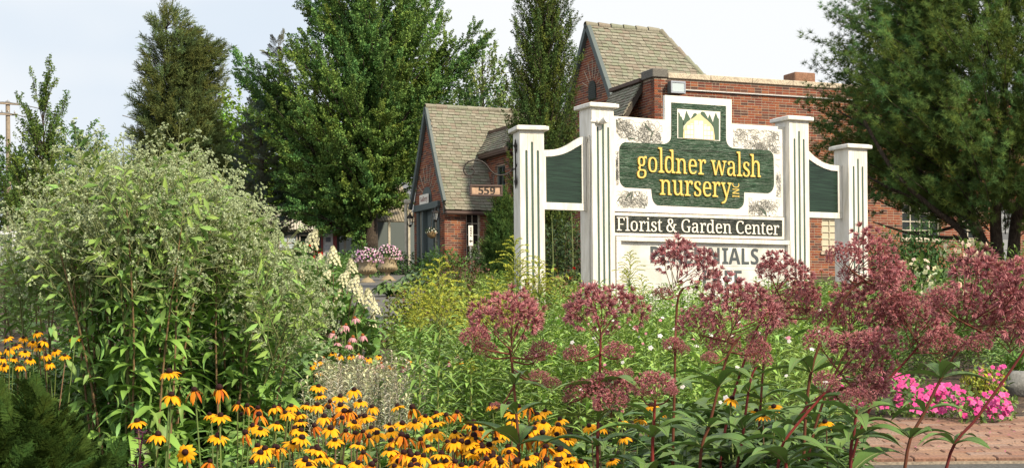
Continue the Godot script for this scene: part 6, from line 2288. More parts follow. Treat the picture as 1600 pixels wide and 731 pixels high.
func build_daisies() -> void:
	make_daisies()
	var grp := "black eyed coneflowers along the front of the bed"
	var single := [
		[264, 582, "ragged drooping yellow coneflower standing highest at the left", 0], [267, 618, "yellow coneflower just under the ragged drooping one", 0], [213, 659, "yellow coneflower open wide at the left end above the purple spike", 0],
		[246, 680, "yellow coneflower half hidden right of the purple spike", 0], [289, 707, "yellow coneflower facing out flat at the lower left", 2], [303, 610, "coneflower with pale shrivelled petals left of the tan one", 1], [342, 607, "coneflower with hanging tan dried petals", 1],
		[344, 650, "tall tilted coneflower with a big dark cone at the left of the patch", 0], [340, 682, "full yellow coneflower at the lower left of the patch", 0], [406, 709, "yellow coneflower on the bottom edge of the patch, on a pale stem", 0]]
	for s in single:
		var d := 4.55
		var tilt := Vector3(rf(-0.2, 0.2), 1, rf(0.1, 0.35))
		if s[3] == 2:
			tilt = Vector3(-0.1, 0.35, 1)
		daisy("black_eyed_coneflower", s[2], "flower", grp, at(s[0], s[1], d), (daisy_old if s[3] == 1 else daisy_petals)[int(s[0]) % 4], daisy_cone, 0.035, tilt, 3)
	var a2 := [[458, 205], [530, 220], [610, 240], [740, 235], [235, 290], [485, 290], [830, 300], [935, 290], [945, 345], [855, 285], [760, 362], [570, 378], [632, 405], [515, 435], [745, 548], [235, 660], [885, 512], [955, 475], [1055, 382], [1070, 545], [1215, 492], [980, 650], [1010, 688], [1145, 628], [1365, 355], [1395, 522], [1438, 590], [1530, 655], [1500, 398], [1480, 465], [1545, 440], [1505, 232], [1482, 325], [1270, 320], [1210, 312], [1130, 308], [1085, 70], [1097, 140], [995, 215], [1075, 215], [1165, 235], [1175, 190], [1260, 220], [1365, 98], [1255, 150], [1412, 188], [1335, 262], [1285, 265], [1380, 318], [1300, 420], [1180, 400], [900, 400]]
	var a3 := [[105, 225], [40, 370], [55, 418], [135, 455], [180, 468], [140, 362], [238, 352], [345, 432], [408, 350], [45, 568], [345, 545], [260, 605], [235, 652], [285, 490], [405, 430], [555, 430], [530, 472], [495, 507], [545, 505], [612, 460], [645, 465], [720, 482], [705, 405], [757, 412], [655, 515], [585, 538], [640, 555], [822, 530], [695, 588], [552, 662], [605, 690], [720, 682], [785, 660], [770, 548], [970, 545], [975, 588], [880, 488], [1105, 462], [1245, 352], [1362, 378], [1338, 412], [1225, 440], [1200, 480], [1352, 450], [1262, 505], [1430, 488], [1355, 540], [1380, 570], [1448, 620], [1192, 608], [1348, 682], [1540, 662], [450, 600], [480, 660], [400, 670], [150, 590], [110, 660], [900, 640], [850, 600], [1040, 660], [1120, 640], [1270, 650]]
	var all := []
	for q in a2:
		all.append([280 + q[0] * 0.2, 590 + q[1] * 0.2])
	for q in a3:
		all.append([600 + q[0] * 0.2, 590 + q[1] * 0.2])
	for k in 74:
		var yy := rf(632, 730)
		all.append([rf(330 + (725 - yy) * 0.9, 905), yy])
	var n := 0
	for q in all:
		var d := clampf(lerpf(6.0, 4.35, (q[1] - 600) / 125.0), 4.3, 6.2) + rf(-0.15, 0.15)
		var old := rng.randf()
		var pm: Mesh = daisy_petals[n % 4]
		var where: String = ["at the back", "in the middle rows", "at the front", "on the bottom edge"][clampi(int((q[1] - 604) / 32.0), 0, 3)] + " of the patch " + ["right of the tan dried pair", "below the grey catmint", "below the tall goldenrod", "below the bare goldenrod", "beside the first plum stem", "right of the first plum stem"][clampi(int((q[0] - 350) / 85.0), 0, 5)]
		var lb := "bright yellow coneflower " + where
		if old < 0.24:
			pm = daisy_old[n % 4]
			lb = "fading orange coneflower " + where
		elif old < 0.34:
			pm = null
			lb = "petalless coneflower " + where
		daisy("black_eyed_coneflower", lb, "flower", grp + (", yellow" if old >= 0.34 else (", fading" if pm else ", bare")), at(q[0], q[1], d), pm, daisy_cone, 0.034 * rf(0.8, 1.12), Vector3(rf(-0.35, 0.35), 1, rf(-0.1, 0.5)), 2)
		n += 1
	for q in [[1018, 634], [1033, 646], [1002, 655], [1020, 668], [921, 666], [970, 658], [975, 684], [886, 688], [957, 719], [907, 722], [1037, 703], [1144, 623], [1182, 643], [1193, 650], [1193, 719], [889, 714], [1210, 636], [940, 668], [1290, 660], [1240, 655]]:
		daisy("black_eyed_coneflower", "orange yellow coneflower " + ("left of the second plum stem" if q[0] < 930 else ("between the second plum stem and the small low head" if q[0] < 1012 else ("beside the small low plum head" if q[0] < 1100 else "among the leaning plum stems on the right"))), "flower", "coneflowers among the joe pye stems", at(q[0], q[1], 5.3 + rf(-0.3, 0.3)), daisy_petals[n % 4], daisy_cone, 0.03, Vector3(rf(-0.4, 0.4), 1, rf(0, 0.5)), 2)
		n += 1
	for q in [[10, 528], [35, 528], [50, 535], [12, 546], [38, 550], [60, 543], [70, 555], [85, 548], [20, 560], [5, 572], [30, 572], [68, 533], [24, 540], [46, 562], [-8, 550], [76, 568], [100, 556], [115, 528], [56, 520], [2, 560]]:
		daisy("black_eyed_coneflower", "small orange coneflower " + ("at the top" if q[1] < 534 else ("in the middle" if q[1] < 550 else "at the bottom")) + " of the left edge patch, " + ("cut by the edge" if q[0] < 25 else ("in its centre" if q[0] < 62 else "nearest the boneset stems")), "flower", "coneflowers at the left edge", at(q[0], q[1], 7.0 + rf(-0.2, 0.2)), daisy_petals[n % 4], daisy_cone, 0.03, Vector3(rf(-0.4, 0.4), 1, rf(0.1, 0.8)), 2)
		n += 1
	for q in [[497, 565], [498, 583], [486, 572], [530, 556], [520, 552], [549, 556], [592, 556], [575, 560], [612, 572], [720, 566], [735, 574], [640, 562]]:
		daisy("black_eyed_coneflower", "small orange coneflower " + ("at the foot of the boneset" if q[0] < 515 else ("among the grey catmint" if q[0] < 625 else "behind the bare goldenrod stem")), "flower", "coneflowers in the middle of the bed", at(q[0], q[1], 8.6 + rf(-0.4, 0.4)), daisy_petals[n % 4], daisy_cone, 0.03, Vector3(rf(-0.4, 0.4), 1, rf(0.1, 0.8)), 2)
		n += 1
	for q in [[554, 497], [540, 508], [551, 527], [527, 535], [566, 524], [520, 520], [545, 538], [580, 575], [610, 582], [630, 575], [560, 555], [595, 568], [574, 590], [665, 572], [505, 560], [702, 566], [715, 556], [760, 566], [700, 615], [534, 512]]:
		daisy("pink_coneflower", "pink drooping coneflower " + ("below the white hydrangea" if q[0] < 570 and q[1] < 550 else ("above the grey catmint" if q[0] < 640 else "right of the tall goldenrod stem")), "flower", "pink coneflowers in the middle of the bed", at(q[0], q[1], 9.0 + rf(-0.5, 0.6)), pink_petals[n % 4], pink_cone, 0.034, Vector3(rf(-0.3, 0.3), 1, rf(-0.1, 0.4)), 2)
		n += 1

# ---- goldenrod
func build_goldenrod() -> void:
	var plumes := []
	for v in 3:
		var b := MB.new()
		b.col = Color(0.22, 0.25, 0.07)
		b.tube(PackedVector3Array([Vector3.ZERO, Vector3(0.02, 0.5, 0), Vector3(0.06, 1.0, 0)]), 0.012, 0.005, 4, false)
		for k in 24:
			var q := k / 24.0
			var a := k * 2.399 + v
			var l := 0.62 * (1.0 - q) + 0.12
			var root := Vector3(0.06 * q, 0.08 + q * 0.9, 0)
			var out := Vector3(cos(a), 0, sin(a) * 0.8)
			var path := curve([root, root + out * l * 0.5 + Vector3(0, l * 0.36, 0), root + out * l + Vector3(0, l * 0.34, 0)], 5)
			b.col = Color(0.25, 0.28, 0.07)
			b.tube(path, 0.006, 0.003, 3, false)
			var n := int(20 + 70 * l)
			for i in n:
				var t := 0.2 + 0.8 * (i + rf(0, 1)) / n
				var p := along(path, t)
				var c := Color(0.56, 0.54, 0.06).lerp(Color(0.34, 0.42, 0.08), rf(0, 1.0))
				b.col = c
				var d := (Vector3(0, 0.8, 0) + rnd_dir()).normalized()
				b.needle(p - d * 0.008, p + d * rf(0.02, 0.042), 0.011, d.cross(rnd_dir()).normalized())
			b.col = Color(0.13, 0.2, 0.05)
			b.leaf(Transform3D(basis_along(out + Vector3(0, 0.3, 0)), root), 0.2 * (1.1 - q), 0.03, 0.1, 0.4, 0.2, 2, 0.4, b.col, b.col)
		plumes.append(b.mesh())
	var lm := []
	for v in 3:
		var b := MB.new()
		var c := hue(Color(0.13, 0.23, 0.05), 0.12)
		b.leaf(Transform3D(), 1.0, 0.15, 0.25, [0.5, 0.75, 0.95][v], 0.3, 5, 0.35, c, c * 1.1)
		lm.append(b.mesh())
	var spec := [
		[678, 6.6, 686, 402, 84, "tall goldenrod with an arching yellow plume before the grey path"], [640, 7.2, 655, 448, 52, "shorter goldenrod leaning left of the tall one by the path"],
		[815, 12.5, 806, 368, 62, "goldenrod whose plume rises in front of the left outer pillar"], [850, 12.2, 842, 402, 46, "goldenrod leaning right below the left outer pillar"], [770, 9.0, 778, 436, 62, "goldenrod between the tall plume and the left pillar"],
		[985, 12.5, 984, 392, 42, "thin goldenrod standing against the left end of the letter panel"], [1000, 11.5, 1004, 428, 36, "small goldenrod below the thin one at the letter panel"], [720, 8.2, 738, 470, 46, "goldenrod low in the spirea left of the plum head"],
		[735, 7.6, 735, 560, 22, "leafy goldenrod stem without flower beside the tall plume"], [1265, 10.5, 1262, 528, 40, "low yellow goldenrod right of the letter panel"]]
	for s in spec:
		var g := on_ground(s[0], s[1])
		var o := thing("goldenrod_plant", s[5], "flowering plant", g, 0, "goldenrods in the bed")
		var ph: float = s[4] * s[1] / FOCAL * 1.25
		var tip := at(s[2], s[3], s[1]) - g
		var pb := tip - Vector3(0, ph, 0)
		var path := curve([Vector3.ZERO, pb * 0.5 + Vector3(rf(-0.02, 0.02), 0, 0), pb], 6)
		var st := MB.new()
		st.col = Color(0.24, 0.27, 0.08)
		st.tube(path, 0.006, 0.004, 5, false)
		obj("stem", st, M.stem, o)
		part("plume", plumes[int(s[0]) % 3], M.stem, o, Transform3D(Basis(Vector3.UP, rf(0, 6)).scaled(Vector3.ONE * ph), pb))
		if s[4] > 40:
			for k in 2:
				var a := rf(0, TAU)
				part("plume", plumes[k], M.stem, o, Transform3D((Basis(Vector3(0, 0, 1), rf(-0.5, 0.5)) * Basis(Vector3.UP, a)).scaled(Vector3.ONE * ph * 0.62), along(path, 0.93)))
		var n := mini(int(pb.y / 0.0075), 120)
		for k in n:
			var q := 0.08 + 0.92 * k / float(n)
			var a := k * 2.399
			part("leaf", lm[k % 3], M.leaf, o, Transform3D(basis_along(Vector3(cos(a), rf(0.2, 0.7), sin(a)), Vector3.UP).scaled(Vector3.ONE * rf(0.12, 0.19) * (1.15 - 0.45 * q)), along(path, q)))

# ---- hydrangea, roses, small flowers
func build_flowers() -> void:
	var floret := MB.new()
	for k in 4:
		floret.leaf(Transform3D(Basis(Vector3.UP, TAU * k / 4), Vector3.ZERO), 0.5, 0.5, 0.15, 0.3, 0.1, 2, 0.6, Color(0.95, 0.95, 0.8), Color(1, 1, 1))
	var fm := MB.new()
	for v in 1:
		for i in 50:
			var q := i / 50.0
			var r := 0.5 * (1.0 - q * q * 0.8)
			var a := i * 2.399
			var p := Vector3(cos(a) * r * rf(0.8, 1.1), q * 1.1 - 0.1, sin(a) * r * rf(0.55, 1.25))
			var d := (Vector3(cos(a), 0.4, sin(a)) + rnd_dir() * 0.4).normalized()
			fm.add(floret, Transform3D(basis_along(d.cross(Vector3.UP), d).scaled(Vector3.ONE * rf(0.22, 0.34)), p), Color(0.66, 0.63, 0.45) * rf(0.85, 1.1))
	var pan := fm.mesh()
	var hy := thing("hydrangea_shrub", "hydrangea with creamy white cone shaped flower heads by the path", "shrub", on_ground(520, 12.5))
	var hb := hy.position
	var hst := MB.new()
	hst.col = Color(0.14, 0.1, 0.06)
	for q in [[491, 368, 30], [520, 396, 32], [540, 432, 28], [556, 440, 30], [575, 462, 32], [585, 478, 24], [500, 405, 26], [512, 430, 26], [470, 420, 24], [562, 456, 26], [548, 412, 24], [530, 460, 26], [582, 498, 20], [485, 455, 22], [505, 470, 22]]:
		var p := at(q[0], q[1], 12.5 + rf(-0.3, 0.3)) - hb
		var h: float = q[2] * 0.85 * 12.5 / FOCAL
		var ax := Vector3(rf(-0.1, 0.7), 1, rf(-0.2, 0.5)).normalized()
		hst.tube(curve([Vector3(p.x * 0.2, 0, p.z * 0.2), p * 0.6, p - ax * h * 0.5], 3), 0.006, 0.004, 4, false)
		part("flower_head", pan, M.petal, hy, Transform3D(basis_along(ax.cross(Vector3(0, 0.2, 1)), ax).scaled(Vector3(h * 0.85, h * 0.95, h * 0.85)), p - ax * h * 0.55))
	obj("stems", hst, M.stem, hy)
	var xs := []
	var cs := PackedColorArray()
	for i in 700:
		var dd := rnd_dir()
		var u := rf(470, 590)
		var vtop := 380 + (u - 480) * 1.0
		xs.append(Transform3D(basis_along(dd + Vector3(0, -0.2, 0), Vector3.UP + rnd_dir() * 0.4).scaled(Vector3.ONE * rf(0.08, 0.14)), at(u, rf(vtop + 20, 560), 12.6 + rf(-0.35, 0.4)) - hb))
		cs.append(hue(Color(0.11, 0.2, 0.045), 0.25))
	many("foliage", leaf_shapes[0], M.leaf, xs, cs, hy)
	var rd := thing("canna_plant", "plant with a few deep red flowers behind the white hydrangea", "plant", on_ground(480, 30))
	bouquet(rd, at(478, 398, 30) - rd.position, 0.3, 0.3, 200, 26, Color(0.07, 0.13, 0.03), Color(0.5, 0.02, 0.01), 0.12, 0.1)
	# urns with petunias
	var prof := PackedVector2Array([Vector2(0.24, 0), Vector2(0.25, 0.05), Vector2(0.2, 0.07), Vector2(0.16, 0.14), Vector2(0.07, 0.2), Vector2(0.06, 0.25), Vector2(0.1, 0.28), Vector2(0.07, 0.3), Vector2(0.13, 0.35), Vector2(0.25, 0.4), Vector2(0.29, 0.46), Vector2(0.29, 0.5), Vector2(0.26, 0.58), Vector2(0.26, 0.7), Vector2(0.33, 0.78), Vector2(0.35, 0.8), Vector2(0.33, 0.82), Vector2(0.28, 0.8), Vector2(0, 0.76)])
	var specs := [[573, 41, "left stone urn with a shaded bowl on a round foot", "left mound of pink and white petunias spilling over an urn", 0.7, 438], [605, 42.5, "right stone urn, sunlit and partly behind the hosta", "right mound of pink petunias crowning the sunlit urn", 0.76, 438]]
	for s in specs:
		var p := on_ground(s[0], s[1])
		var ur := thing("stone_urn", s[2], "urn", p, 0.3, "stone urns by the path")
		var b := MB.new()
		var lower := prof.slice(0, 8)
		b.lathe(lower, 24, Transform3D(Basis().scaled(Vector3(1.2, 1, 1.2) * s[4]), Vector3.ZERO))
		obj("foot", b, M.urn_stone, ur)
		var b2 := MB.new()
		b2.lathe(prof.slice(7), 28, Transform3D(Basis().scaled(Vector3(1.2, 1, 1.2) * s[4]), Vector3.ZERO))
		for k in 20:   # gadroons round the belly
			var a := TAU * k / 20
			b2.tube(curve([Vector3(cos(a) * 0.156, 0.35, sin(a) * 0.156) * s[4], Vector3(cos(a) * 0.306, 0.41, sin(a) * 0.306) * s[4], Vector3(cos(a) * 0.348, 0.47, sin(a) * 0.348) * s[4]], 3), 0.02, 0.028, 5)
		obj("bowl", b2, M.urn_stone, ur)
		var pt := thing("petunia_plant", s[3], "plant", p + Vector3(0, 0.82 * s[4], 0), 0, "petunias in the urns")
		bouquet(pt, Vector3(0, 0.08, 0), 0.4, 0.3, 700, 10, Color(0.09, 0.15, 0.04), Color(0.8, 0.75, 0.75), 0.07, 0.06)
		for i in 295:
			var dd := rnd_dir()
			dd.y = absf(dd.y) * 1.15 - 0.42
			var q := Vector3(dd.x * 0.4, dd.y * 0.33 + 0.08, dd.z * 0.4) * rf(0.95, 1.12)
			var o := part("flower", bloom_shape, M.pink_a if rng.randf() < 0.45 else (M.pink_b if rng.randf() < 0.6 else M.pink_c), pt, Transform3D(basis_along(dd.cross(rnd_dir()), dd + Vector3(0, 0.2, 0.5) + rnd_dir() * 0.3).scaled(Vector3.ONE * rf(0.04, 0.064)), q))
	# pink flowers by the pavement
	var ims := [[1470, 9.7, 1425, 1512, 600, 645, 80, "pink impatiens mound in the middle of the pavement edge"], [1545, 9.5, 1505, 1582, 612, 655, 62, "pink impatiens mound furthest right by the pavement"], [1410, 10.1, 1375, 1440, 585, 640, 44, "pink impatiens seen between the two right purple stems"], [1325, 10.3, 1270, 1350, 580, 650, 36, "pink impatiens glimpsed under the dusky hanging head"], [1548, 11.2, 1528, 1572, 572, 600, 20, "small pink impatiens behind the yellow green shrub"]]
	for s in ims:
		var p := on_ground(s[0], s[1])
		var o := thing("impatiens_plant", s[7], "flowering plant", p, 0, "pink impatiens by the pavement")
		var xs2 := []
		var cs2 := PackedColorArray()
		for i in 420:
			var dd := rnd_dir()
			var pp := at(rf(s[2] - 6, s[3] + 6), rf(s[4] + 4, s[5] + 14), s[1] + rf(-0.2, 0.2)) - p
			pp.y = maxf(pp.y, 0.01)
			xs2.append(Transform3D(basis_along(dd, Vector3.UP + rnd_dir() * 0.5).scaled(Vector3.ONE * rf(0.03, 0.055)), pp))
			cs2.append(hue(Color(0.13, 0.2, 0.05), 0.3))
		many("foliage", leaf_shapes[0], M.leaf, xs2, cs2, o)
		for i in s[6]:
			var pp := at(rf(s[2], s[3]), rf(s[4], s[5]), s[1] + rf(-0.24, -0.02)) - p
			pp.y = maxf(pp.y, 0.03)
			part("flower", bloom_shape, M.magenta_a if i % 3 else M.magenta_b, o, Transform3D(basis_along(Vector3(1, 0, rf(-0.4, 0.4)), Vector3(rf(-0.4, 0.4), 0.8, 0.9)).rotated(Vector3(0, 0.6, 0.8).normalized(), rf(0, 6)).scaled(Vector3.ONE * rf(0.04, 0.054)), pp))
	for q in [[841, 574], [847, 586]]:
		pass
	# roses by the right pillars
	var rose := MB.new()
	for ring in 4:
		for k in 5:
			var a := TAU * k / 5 + ring * 0.7
			var tl := 1.25 - ring * 0.33
			rose.leaf(Transform3D(Basis(Vector3.UP, a) * Basis(Vector3(0, 0, 1), 1.35 - tl * 0.75), Vector3(0, 0.02 * ring, 0)), 0.6, 0.62, 0.1, -0.15, 0.35, 3, 0.6, Color(0.8, 0.8, 0.8), Color(1, 1, 1))
	var rm := rose.mesh()
	var rb := shrub("rose_bush", "rose bush with bright red and pale pink roses between the right pillars", "shrub", 1315, 13.5, 0.5, 0.66, 0, 0.05, 2600, Color(0.12, 0.2, 0.045))
	for q in [[1298, 463, 0], [1367, 434, 0], [1284, 425, 1], [1299, 430, 1], [1270, 428, 1]]:
		var p := at(q[0], q[1], 13.4) - rb.position
		var sb := MB.new()
		sb.col = Color(0.12, 0.16, 0.05)
		sb.tube(curve([Vector3(p.x * 0.4, 0.2, 0), p * Vector3(0.8, 0.7, 0.8), p], 3), 0.004, 0.003, 4, false)
		obj("stem", sb, M.stem, rb)
		var k := 0.075 if q[2] == 0 else 0.05
		part("rose", rm, M.rose_red if q[2] == 0 else M.rose_pink, rb, Transform3D(Basis(Vector3.RIGHT, 0.6).scaled(Vector3.ONE * k), p))
	# pale nicotiana under the pine
	for s in [[1432, 16.5, 410, 0.25, "pale flowered tobacco plant left of the pine trunks, the lower one"], [1512, 18, 378, 0.3, "pale flowered tobacco plant standing taller before the pine trunks"], [1475, 15, 432, 0.2, "pale flowered tobacco plant lowest, above the wide plum heads"]]:
		var g := on_ground(s[0], s[1])
		var o := thing("tobacco_plant", s[4], "flowering plant", g, 0, "pale tobacco plants under the pine")
		var top := at(s[0], s[2], s[1]) - g
		var sb := MB.new()
		sb.col = Color(0.13, 0.19, 0.05)
		for k in 5:
			var e := top + Vector3(rf(-0.22, 0.22), rf(-0.15, 0.05), rf(-0.2, 0.2))
			sb.tube(curve([Vector3(rf(-0.05, 0.05), 0, 0), e * 0.5, e], 3), 0.008, 0.004, 4, false)
		obj("stems", sb, M.stem, o)
		bouquet(o, top + Vector3(0, -0.1, 0), s[3], 0.2, 60, 34, Color(0.14, 0.22, 0.05), Color(0.72, 0.66, 0.46), 0.08, 0.075)
		for k in 46:
			var y := rf(0.1, 1.0)
			var a := rf(0, TAU)
			part("leaf", leaf_shapes[4], M.leaf_light, o, Transform3D(basis_along(Vector3(cos(a), 0.3, sin(a))).scaled(Vector3.ONE * rf(0.14, 0.26) * (1.2 - 0.5 * y)), top * y * 0.9 + Vector3(cos(a), 0, sin(a)) * 0.08))
	# pink phlox at the left edge
	var ph := thing("phlox_plant", "dusty pink phlox head at the left edge before the silver car", "flowering plant", on_ground(4, 8.2))
	var pb := at(6, 436, 8.2) - ph.position
	var psb := MB.new()
	psb.col = Color(0.14, 0.1, 0.06)
	psb.tube(curve([Vector3.ZERO, pb * 0.5, pb], 3), 0.006, 0.004, 5, false)
	obj("stem", psb, M.stem, ph)
	bouquet(ph, pb, 0.075, 0.075, 30, 110, Color(0.1, 0.17, 0.05), Color(0.5, 0.2, 0.2), 0.05, 0.024)
	# purple basil spike
	var ba := thing("basil_plant", "dark purple flower spike in front of the yew at the lower left", "flowering plant", on_ground(212, 4.35))
	var bt := at(222, 676, 4.35) - ba.position
	var bsb := MB.new()
	bsb.col = Color(0.08, 0.02, 0.04)
	var bpath := curve([Vector3.ZERO, bt * 0.6 + Vector3(-0.02, 0, 0), bt], 5)
	bsb.tube(bpath, 0.004, 0.002, 5, false)
	obj("stem", bsb, M.stem, ba)
	for k in 7:
		var xs3 := []
		var cs3 := PackedColorArray()
		for i in 34:
			var a := rf(0, TAU)
			var p := along(bpath, 0.55 + k * 0.075) + Vector3(cos(a) * 0.014, rf(-0.008, 0.01), sin(a) * 0.014)
			xs3.append(Transform3D(basis_along(Vector3(cos(a), 0.4, sin(a))).scaled(Vector3.ONE * rf(0.012, 0.02)), p))
			cs3.append(hue(Color(0.09, 0.015, 0.06), 0.4))
		many("flower_whorl", leaf_shapes[0], M.petal, xs3, cs3, ba)
	# hollyhocks in the shade between the left pillars
	for s in [[862, 27, 335, "slender hollyhock stem on the left in the gap between the left pillars"], [893, 26, 325, "slender hollyhock stem on the right in the gap between the left pillars"]]:
		var g := on_ground(s[0], s[1])
		var o := thing("hollyhock_plant", s[3], "plant", g, 0, "hollyhocks between the left pillars")
		var top := at(s[0], s[2], s[1]) - g
		var sb := MB.new()
		sb.col = Color(0.2, 0.24, 0.1)
		sb.tube(curve([Vector3.ZERO, top * 0.5 + Vector3(0.02, 0, 0), top], 5), 0.012, 0.004, 5, false)
		obj("stem", sb, M.stem, o)
		for k in 34:
			var y := pow(rf(0.03, 1.0), 1.3)
			var a := rf(0, TAU)
			part("leaf", leaf_shapes[3] if y < 0.5 else leaf_shapes[0], M.leaf_light, o, Transform3D(basis_along(Vector3(cos(a), 0.2, sin(a))).scaled(Vector3.ONE * lerpf(0.17, 0.04, sqrt(y))), top * y))
		for k in 3:
			var a := rf(0, TAU)
			part("flower", rm, M.rose_red, o, Transform3D(Basis(Vector3.RIGHT, 1.0).scaled(Vector3.ONE * 0.06), top * (0.18 + 0.1 * k) + Vector3(cos(a) * 0.08, 0, 0.1)))

# ---- leafy undergrowth of the bed
func leafy_stem(leaf_l: float, leaf_w: float, n: int, c: Color, up: float, spread: float) -> ArrayMesh:
	var b := MB.new()
	b.col = c * 0.9
	b.tube(PackedVector3Array([Vector3.ZERO, Vector3(0.02, 0.5, 0), Vector3(0.05, 1, 0.02)]), 0.007, 0.003, 3, false)
	for i in n:
		var q := 0.06 + 0.94 * i / n
		var a := i * 2.399
		var cc := hue(c, 0.2)
		b.leaf(Transform3D(basis_along(Vector3(cos(a), up + rf(-0.2, 0.3), sin(a))), Vector3(0.05 * q, q, 0.02 * q)), leaf_l * rf(0.7, 1.15) * (1.15 - spread * q), leaf_w, 0.2, 0.55, 0.3, 3, 0.4, cc, cc * 1.1)
	return b.mesh()

func undergrowth(called: String, label: String, mesh: Array, area: Array, n: int, hmin: float, hmax: float, keep: Callable, stuff_mat: Material = null) -> void:
	# area: left and right in the photograph at the near and far edge, near and far distance
	var xs := [[], []]
	var cs := [PackedColorArray(), PackedColorArray()]
	for i in n:
		var d := lerpf(area[4], area[5], sqrt(rf(0, 1)))
		var q: float = (d - area[4]) / (area[5] - area[4])
		var u := rf(lerpf(area[0], area[2], q), lerpf(area[1], area[3], q))
		var h := rf(hmin, hmax)
		if not (keep as Callable).call(u, d):
			continue
		var p := on_ground(u, d)
		xs[i % 2].append(Transform3D((Basis(Vector3(rf(-1, 1), 0, rf(-1, 1)).normalized(), rf(0, 0.22)) * Basis(Vector3.UP, rf(0, TAU))).scaled(Vector3.ONE * h), p))
		var k := rf(0.6, 1.5)
		cs[i % 2].append(Color(k, k, k))
	var o := Node3D.new()
	o.name = called
	add_child(o, true)
	o.set_meta("label", label)
	o.set_meta("kind", "stuff")
	for v in 2:
		many("stems", mesh[v % mesh.size()], stuff_mat if stuff_mat else M.leaf, xs[v], cs[v], o)

func build_undergrowth() -> void:
	var any := func(_u, _d): return true
	var g1 := Color(0.17, 0.27, 0.06)
	undergrowth("undergrowth", "narrow leaved green stems filling the bed below the sign", [leafy_stem(0.24, 0.032, 44, g1, 0.5, 0.4), leafy_stem(0.2, 0.026, 50, Color(0.21, 0.3, 0.07), 0.6, 0.4)], [820, 1330, 860, 1330, 6.2, 14.0], 520, 0.5, 0.78, any)
	undergrowth("meadow_stems", "light green lance leaved stems under the goldenrods", [leafy_stem(0.26, 0.04, 36, g1, 0.45, 0.4), leafy_stem(0.22, 0.036, 40, Color(0.15, 0.22, 0.05), 0.55, 0.4)], [590, 860, 620, 860, 7.0, 11.0], 240, 0.42, 0.62, any)
	var grey := Color(0.4, 0.42, 0.27)
	undergrowth("catmint", "hazy grey green catmint behind the yellow daisies", [leafy_stem(0.1, 0.018, 60, grey, 0.8, 0.3), leafy_stem(0.08, 0.016, 70, Color(0.42, 0.39, 0.3), 1.0, 0.3)], [480, 640, 500, 650, 6.4, 8.6], 330, 0.36, 0.55, any)
	var dl := Color(0.12, 0.2, 0.045)
	undergrowth("daisy_foliage", "leafy green foliage under the yellow daisies", [leafy_stem(0.34, 0.13, 18, dl, 0.35, 0.3), leafy_stem(0.3, 0.11, 20, Color(0.16, 0.23, 0.05), 0.5, 0.3)], [225, 960, 300, 960, 4.15, 6.4], 620, 0.2, 0.42, func(u, d): return u > 330 or d < 5.2)
	undergrowth("sedum", "yellow green low leaves along the bottom edge", [leafy_stem(0.5, 0.2, 16, Color(0.28, 0.3, 0.05), 0.4, 0.3), leafy_stem(0.4, 0.18, 16, Color(0.22, 0.28, 0.06), 0.4, 0.3)], [300, 760, 300, 760, 4.1, 4.45], 120, 0.14, 0.3, any)
	undergrowth("shade_foliage", "dark leafy stems at the foot of the white flowering clumps", [leafy_stem(0.3, 0.09, 22, Color(0.09, 0.16, 0.04), 0.4, 0.3), leafy_stem(0.26, 0.08, 24, Color(0.1, 0.17, 0.045), 0.4, 0.3)], [-60, 520, -60, 540, 7.0, 9.5], 260, 0.35, 0.6, any)
	undergrowth("joe_pye_foliage", "broad dark leaves crowding the foot of the purple stems", [leafy_stem(0.36, 0.1, 22, Color(0.08, 0.14, 0.04), 0.35, 0.3), leafy_stem(0.34, 0.09, 22, Color(0.09, 0.15, 0.042), 0.4, 0.3)], [1040, 1345, 1010, 1320, 4.3, 6.4], 250, 0.3, 0.52, any)
	undergrowth("bed_foliage", "mixed green foliage along the far side of the bed", [leafy_stem(0.24, 0.06, 36, Color(0.11, 0.19, 0.045), 0.5, 0.4), leafy_stem(0.22, 0.05, 40, Color(0.13, 0.2, 0.05), 0.5, 0.4)], [1240, 1575, 1180, 1640, 10.9, 20.0], 640, 0.35, 0.62, any)
	undergrowth("border_foliage", "green foliage bordering the path below the house", [leafy_stem(0.24, 0.07, 36, Color(0.16, 0.24, 0.05), 0.5, 0.4), leafy_stem(0.22, 0.06, 40, Color(0.2, 0.27, 0.06), 0.5, 0.4)], [650, 920, 690, 930, 19.0, 34.0], 380, 0.25, 0.5, func(u, d): return u > 640 + (d - 19) * 1.0)
	undergrowth("side_foliage", "green foliage left of the path beyond the white clump", [leafy_stem(0.26, 0.07, 34, Color(0.1, 0.18, 0.04), 0.5, 0.4), leafy_stem(0.22, 0.06, 38, Color(0.12, 0.2, 0.05), 0.5, 0.4)], [-40, 540, 40, 545, 12.0, 34.0], 600, 0.5, 0.9, any)
	var lt := Node3D.new()
	lt.name = "leaf_litter"
	add_child(lt, true)
	lt.set_meta("label", "dry leaf bits and fallen pink petals on the brick pavement and mulch")
	lt.set_meta("kind", "stuff")
	var lx := []
	var lc := PackedColorArray()
	for i in 900:
		var on_brick := i < 130
		var d := rf(8.05, 9.7) if on_brick else rf(9.7, 11.6)
		lx.append(Transform3D(basis_along(rnd_dir() * Vector3(1, 0.15, 1), Vector3.UP + rnd_dir() * 0.3).scaled(Vector3.ONE * rf(0.012, 0.035)), on_ground(rf(1290, 1640), d) + Vector3(0, 0.05 if on_brick else 0.012, 0)))
		lc.append([Color(0.3, 0.22, 0.12), Color(0.18, 0.11, 0.06), Color(0.35, 0.28, 0.18), Color(0.12, 0.08, 0.05), Color(0.5, 0.12, 0.25) if on_brick else Color(0.22, 0.15, 0.09)][i % 5])
	many("bits", leaf_shapes[1], M.petal, lx, lc, lt)
	# tiny white flowers through the green
	var wf := Node3D.new()
	wf.name = "white_flowers"
	add_child(wf, true)
